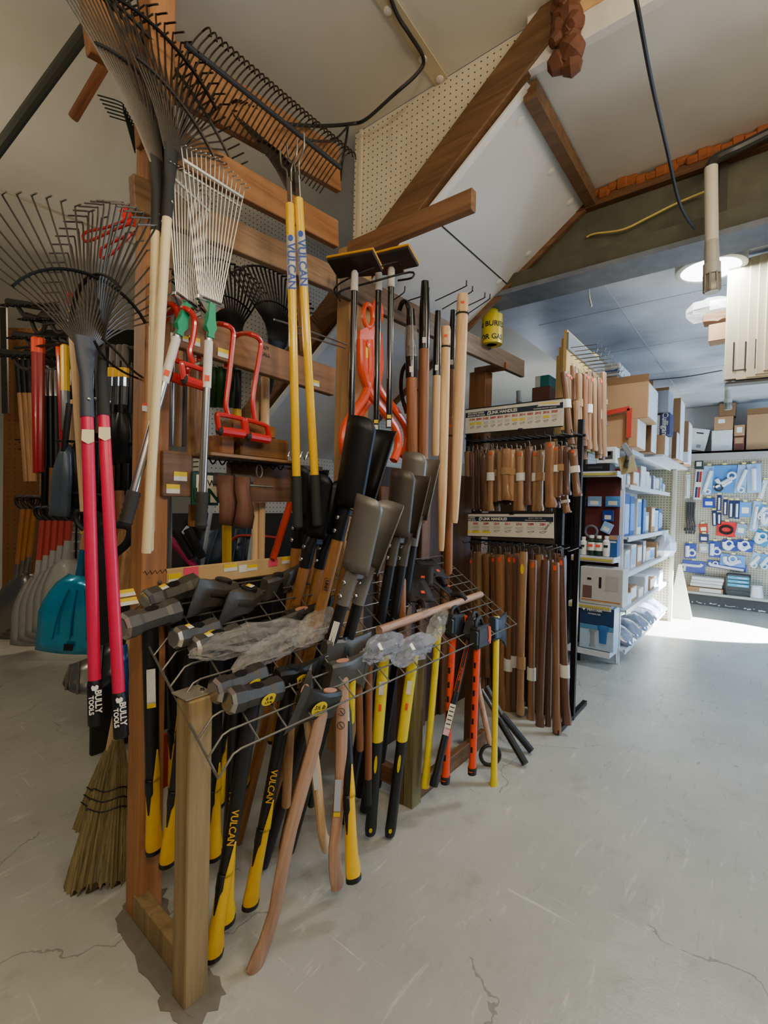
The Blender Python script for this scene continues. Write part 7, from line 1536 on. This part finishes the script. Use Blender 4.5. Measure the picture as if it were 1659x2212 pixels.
for i in range(4):
    p = onY(u(200+i*45), v1(1040), YKP-.06); t = thing('faucet_part', 'chrome tap connector hanging at the left of the far pegboard, %s from the left' % ORD[i], 'tap part', p, 'chrome tap connectors on the far pegboard')
    b = MB(); b.tube(cr([p, p+V((0, 0, -.25)), p+V((.02, -.01, -.42)), p+V((.0, -.02, -.52))], 4), .018, 8); b.lathe([(.03, -.03), (.035, 0), (.03, .03)], p+V((0, 0, -.45)), n=8); b.build('connector', M_CHROME, t, True); b = MB(); b.tube([p+V((0, -.01, 0)), V((p.x, YW+.001, p.z))], .008, 6); b.build('peg', M_ZINC, t, True)
# drawer cabinet, flat cartons and white pail on the base shelf
zb_ = .208; yk = 9.09
t = thing('drawer_cabinet', 'dark parts cabinet with three turquoise drawers on the base shelf', 'cabinet', (X(1606, yk), 9.18, zb_)); cx0, cx1 = X(1580, yk), X(1633, yk); ch_ = onY(1600, 1243, yk).z-zb_
b = MB(); b.box(((cx0+cx1)/2, 9.22, zb_+ch_/2), (cx1-cx0, .20, ch_)); b.box(((cx0+cx1)/2, 9.115, zb_+.01), (cx1-cx0, .03, .02)); b.box(((cx0+cx1)/2, 9.115, zb_+ch_-.01), (cx1-cx0, .03, .02)); b.box((cx0+.008, 9.115, zb_+ch_/2), (.016, .03, ch_)); b.box((cx1-.008, 9.115, zb_+ch_/2), (.016, .03, ch_)); b.box(((cx0+cx1)/2, 9.115, zb_+ch_*.23), (cx1-cx0, .03, .012)); b.build('case', plain('dark_cabinet', '#2c343a', .5), t, True, smooth=0)
for i in range(3):
    b = MB(); b.box(((cx0+cx1)/2, 9.112, zb_+ch_*(.86-.18*i)), ((cx1-cx0)*.9, .028, ch_*.14), ch=.004); d = b.build('drawer', plain('turquoise_drawer', '#2a98b8', .4), t, True)
    b = MB(); b.box(((cx0+cx1)/2+.05, 9.096, zb_+ch_*(.86-.18*i)), ((cx1-cx0)*.4, .004, ch_*.06)); dl = b.build('drawer_label', M_PALEB, d, True, smooth=0)
for i in range(4):
    cbox('flat_carton', 'flat %s carton in the stack on the base shelf, %s from the bottom' % (['brown and white', 'white', 'white', 'white'][i], ORD[i]), ((X(1496, yk)+X(1574, yk))/2+.01*i, 9.2, zb_+.035+.052*i+(.02 if i else 0)), (X(1574, yk)-X(1496, yk)-.05*(i > 0), .2, .048 if i else .07), M_CARD if i == 0 else M_BWH, group='flat cartons on the base shelf', mark=[('y', .15, 0, .6, .8, M_BWH)] if i == 0 else None)
t = thing('white_pail', 'white plastic pail on the base shelf right of the parts cabinet', 'pail', (X(1645, yk), 9.2, zb_)); b = MB(); b.lathe([(.10, 0), (.075, .17), (.06, .175)], n=16); b.build('body', M_PVC, t); b = MB(); b.lathe([(.078, .165), (.08, .172), (.078, .178)], n=16); b.build('rim', M_PVC, t)
t = thing('folded_sign', 'bright white folding floor sign standing at the far end of the shelving', 'sign', (-.86, 7.7, 0))
pa, pb, pc, pd = onY(1470, 1250, 7.75), onY(1487, 1308, 7.75), onY(1460, 1312, 7.75), onY(1466, 1250, 7.75)
b = MB(); q = (pa+pd)/2; z0 = 0.005; b.add([V((q.x-.02, 7.75, .75)), V((q.x+.02, 7.75, .75)), V((q.x+.16, 7.68, z0)), V((q.x-.12, 7.68, z0)), V((q.x-.02, 7.76, .75)), V((q.x+.02, 7.76, .75)), V((q.x+.16, 7.86, z0)), V((q.x-.12, 7.86, z0))], [(0, 1, 2, 3), (7, 6, 5, 4), (0, 4, 5, 1)]); b.build('panel', M_BWH, t, True, smooth=0)
# ================================================================== ceiling things
t = thing('round_ceiling_light', 'round white flush ceiling light glowing behind the steel beam', 'light', (-.33, 3.88, ZF-.08))
c = V((-.33, 3.88, ZF)); 
b = MB(); b.lathe([(.205, 0), (.205, -.075), (.19, -.08), (.172, -.078), (.172, -.06)], c, n=36); b.build('rim', plain('light_rim', '#b9bcb8', .4), t, True)
b = MB(); b.lathe([(.173, -.066), (.173, -.074), (.10, -.078), (.001, -.079)], c, n=36); b.build('diffuser', emit('light_diffuser', '#f2f6ff', 9), t, True)
def nozzle(label, px, py0, py1, d, r, elbow=False, cx=None):
    A, E = W(px, py0, d), W(px+2, py1, d); M = axM(E, A, RT); L = (A-E).length; t = thing('hanging_pipe', label, 'pipe', M)
    b = MB(); b.lathe([(r, .12), (r, L)], n=16); b.build('pipe', plain('cream_pvc', '#c9c2b0', .45), t)
    b = MB(); b.lathe([(r*1.08, .14), (r*1.12, .19), (r*1.05, .24), (r*1.0, .26)][::1], n=16); b.lathe([(r*1.25, .09), (r*1.3, .10), (r*1.3, .145), (r*1.05, .15)], n=16); b.build('coupling', plain('grey_coupling', '#a8a498', .45), t)
    b = MB(); b.lathe([(r*1.15, .0), (r*1.3, .01), (r*1.3, .04), (r*1.1, .05), (r*1.05, .095)], n=8)
    for j in range(8): a = j*math.pi/4; b.box((r*1.18*math.cos(a), r*1.18*math.sin(a), .05), (.008, .008, .09), Matrix.Rotation(a, 3, 'Z'))
    b.build('nozzle', plain('nozzle_grey', '#8f8c80', .4, .3), t)
    return t
n1 = nozzle('cream plastic pipe with ribbed nozzle hanging from the steel beam', 1536, 362, 632, 2.42, .030)
t = thing('black_elbow_pipe', 'black pipe running along the beam top and bending down into the cream pipe', 'pipe', W(1536, 350, 2.42))
b = MB(); b.tube(cr([W(1536, 378, 2.42), W(1537, 355, 2.42), W(1552, 340, 2.42), onY(1600, 318, YB-.08), onY(1700, 268, YB-.08)], 5), .026, 10); b.build('pipe', plain('black_pipe', '#2a2a28', .4), t, True)
n2 = nozzle('grey hanging pipe with nozzle in the next room, in front of the far wall', 1571, 800, 885, 6.3, .034)
b = MB(); p = W(1571, 800, 6.3); b.tube([p, V((p.x, p.y, ZF))], .034, 10); b.build('pipe', plain('grey_pipe', '#7a7e84', .5), n2, True)
nozzle('small hanging pipe seen far away between the pole rack and the handle panel', 1120, 845, 880, 7.5, .035)
o = col.objects[-1]
def cord(name, label, pts, r, m, cat='cord', k=6):
    t = thing(name, label, cat, pts[-1]); b = MB(); b.tube(cr(pts, k), r, 6); b.build('cable', m, t, True); return t
M_CORD = plain('black_cord', '#1a1a1a', .5)
cord('power_cable', 'black cable hanging from the ceiling to the steel beam at the right', [V((W(1345, -170, 1.55).x, W(1345, -170, 1.55).y, ZC-.008 if W(1345, -170, 1.55).y < YP else 3.432)), W(1345, -170, 1.55), W(1362, -60, 1.58), W(1378, 20, 1.62), W(1408, 180, 1.85), W(1440, 320, 2.1), W(1468, 440, 2.3), W(1500, 494, 2.40)], .008, M_CORD)
cc = cord('ceiling_cable', 'black cable swagged along the ceiling and over the pegboard wall corner', [onZ(835, -30, ZC-.02), onZ(858, 32, ZC-.02), onZ(885, 75, ZC-.035), onZ(915, 127, ZC-.02), onZ(900, 160, ZC-.06), onZ(850, 205, ZC-.12), W(790, 258, 2.6), W(755, 268, 2.62), W(690, 272, 2.4), W(615, 268, 2.15)], .009, M_CORD)
b = MB(); b.tube(cr([W(755, 268, 2.62), W(725, 300, 2.5), W(690, 305, 2.35), W(655, 300, 2.2)], 5), .006, 6); b.tube(cr([W(752, 268, 2.62), W(748, 300, 2.62), W(740, 345, 2.62), W(735, 390, 2.6)], 4), .007, 6); b.build('branch_cable', M_CORD, cc, True)
cord('yellow_wire', 'loose pale yellow wire lying across the face of the steel beam', [onY(1268, 512, YB+.03), onY(1285, 505, YB+.02), onY(1345, 496, YB), onY(1400, 470, YB), onY(1460, 440, YB), onY(1522, 414, YB)], .006, plain('yellow_wire_coat', '#c9b05a', .5), 'wire')
cord('thin_line', 'thin cable strung below the far ceiling towards the hanging cartons', [W(1395, 822, 5.8), W(1480, 814, 5.4), W(1560, 800, 5.0)], .006, plain('grey_line', '#5a5a5a', .5), 'cable')
cord('white_pull_string', 'short white cord with dark clip hanging from the foil board ceiling', [onZ(1270, 598, ZF-.004), W(1273, 640, 3.55), W(1278, 662, 3.55)], .008, M_WHITE)
# flat cartons hung at the upper right
t = thing('ceiling_shelf', 'dark steel shelf hung from the ceiling below the tall cream cartons', 'shelf', W(1620, 824, 3.2))
pl = W(1566, 824, 3.2); e1 = V((1, .12, 0)).normalized(); 
b = MB()
b.beam(pl+V((0, .045, -.012)), pl+e1*.9+V((0, .045, -.012)), .09, .014); b.build('tray', M_RACK, t, True, smooth=0)
b = MB(); 
for s in (0.02, .85): p = pl+e1*s+V((0, .11, 0)); b.beam(p, V((p.x, p.y, 3.44 if p.y < YB+.25 else ZF)), .02, .02, up=(0, 1, 0))
b.build('hanger', M_RACK, t, True, smooth=0)
M_CRC = plain('cream_carton', '#dccfae', .6, var=.05, scale=5)
for i, (px0, top, bot) in enumerate(((1565, 535, 820), (1590, 525, 820), (1612, 482, 815), (1632, 470, 808), (1650, 460, 800))):
    y = 3.46-.10*i*0+.0; p0 = W(px0, bot, 3.2-.035*i); p1 = W(px0, top, 3.2-.035*i); h_ = min((p1-p0).length, ZF-.03-p0.z if p0.y > YB+.25 else .95); wd = .30
    M = frame(p0, e1, (0, 0, 1)); t2 = thing('tall_flat_carton', 'tall flat cream carton with black line border hung upper right, %s from the left' % ORD[i], 'box', M, 'tall cream cartons at the upper right')
    b = MB(); b.box((wd/2, h_/2, -.04), (wd, h_, .07), ch=.003); b.build('carton', M_CRC, t2, smooth=0)
    b = MB(); b.prism([(.041, .051), (.245, .051), (.245, .059), (.049, .059), (.049, h_*.31), (.041, h_*.31)], .003, Matrix.Translation((0, 0, -.003))); b.build('printed_border', M_BLK, t2, smooth=0)
    
t = thing('small_wrapped_boxes', 'small bagged brown and white cartons poking out left of the tall cream cartons', 'box', W(1540, 705, 3.4))
a = W(1538, 690, 3.45); b = MB(); b.box(a+V((.03, 0, 0)), (.16, .12, .06), ch=.004); b.build('carton', M_CARDD, t, True, smooth=0)
b = MB(); b.box(W(1552, 662, 3.45), (.10, .10, .07), ch=.004); b.build('carton', M_BWH, t, True, smooth=0)
b = MB(); rr = random.Random(2); c = W(1525, 672, 3.4); b.loft([[c+V((-.12+.24*f, r_*math.cos(j*.524)*(1+.3*rr.uniform(-1, 1)), r_*math.sin(j*.524)*(1+.3*rr.uniform(-1, 1)))) for j in range(12)] for f, r_ in ((0, .03), (.2, .06), (.5, .075), (.8, .07), (1, .06))]); b.build('bag', M_BAG, t, True, smooth=0)
b = MB(); b.box(W(1552, 722, 3.4), (.11, .12, .12), ch=.004); b.build('carton', M_CARD, t, True, smooth=0)
# ================================================================== camera, lights
cd = bpy.data.cameras.new('camera'); cam = bpy.data.objects.new('camera', cd); col.objects.link(cam)
cd.sensor_fit = 'AUTO'; cd.sensor_width = 36; cd.lens = F/2212*36; cd.clip_start = .05; cd.clip_end = 60
cam.matrix_world = Matrix((RT, UP, -FW)).transposed().to_4x4(); cam.location = CAM
bpy.context.scene.camera = cam
def area(name, loc, tgt, size, power, c, sy=None):
    ld = bpy.data.lights.new(name, 'AREA'); ld.energy = power; ld.color = c; ld.size = size
    if sy: ld.shape = 'RECTANGLE'; ld.size_y = sy
    o = bpy.data.objects.new(name, ld); col.objects.link(o); o.location = loc
    o.rotation_euler = (V(tgt)-V(loc)).to_track_quat('-Z', 'Y').to_euler(); return o
def bulb(name, loc, power, c, r=.12):
    ld = bpy.data.lights.new(name, 'POINT'); ld.energy = power; ld.color = c; ld.shadow_soft_size = r
    o = bpy.data.objects.new(name, ld); col.objects.link(o); o.location = loc; return o
WARM = (1, .83, .60); COOL = (.46, .68, 1)
bulb('aisle_bulb', (.55, -.35, 2.75), 54, WARM, .15)
bulb('left_aisle_bulb', (-3.6, -.1, 2.7), 26, WARM, .15)
area('ceiling_lamp', (-.3, -1.2, 3.4), (-1.2, 1, .5), 1.2, 15, WARM)
area('right_fill_lamp', (2.2, .8, 3.2), (0, 1.5, 0), 1.0, 10, (.85, .9, 1))
area('sign_fill', (.9, 1.7, 3.2), (-1.2, 3.3, 1.4), .8, 16, WARM)  # added fill without a fixture, lifts the dim sign boards
bulb('ceiling_fill', (.75, .8, 2.75), 26, WARM, .12)  # unseen fill added to brighten the ceiling
bulb('next_room_fill', (-2.9, 7.4, 2.5), 28, (.8, .88, 1), .2)  # fill added to brighten the far plaster beyond the signs
area('round_lamp_glow', (-.33, 3.88, ZF-.09), (-.33, 3.9, 0), .36, 30, (.85, .93, 1))
area('doorway_daylight', (3.3, 6.6, 1.5), (-1, 6.6, 1.0), 2.6, 210, COOL, 2.2)
area('left_back_lamp', (-6, 2.2, 3.3), (-5, 1.6, 0), 1.0, 30, WARM)
sp = bpy.data.lights.new('sunbeam', 'SPOT'); sp.energy = 50000; sp.color = (.9, .95, 1); sp.spot_size = math.radians(17); sp.spot_blend = .15; sp.shadow_soft_size = .01
so = bpy.data.objects.new('sunbeam', sp); col.objects.link(so); so.location = (3.3, 8.6, 2.3)
so.rotation_euler = (V((-.7, 7.3, .05))-V(so.location)).to_track_quat('-Z', 'Y').to_euler()
w = bpy.data.worlds.new('world'); bpy.context.scene.world = w; w.use_nodes = True
w.node_tree.nodes['Background'].inputs[0].default_value = (.75, .85, 1, 1); w.node_tree.nodes['Background'].inputs[1].default_value = .05
bpy.context.scene.view_settings.view_transform = 'AgX'
bpy.context.scene.view_settings.look = 'AgX - Base Contrast'
bpy.context.scene.view_settings.exposure = .28
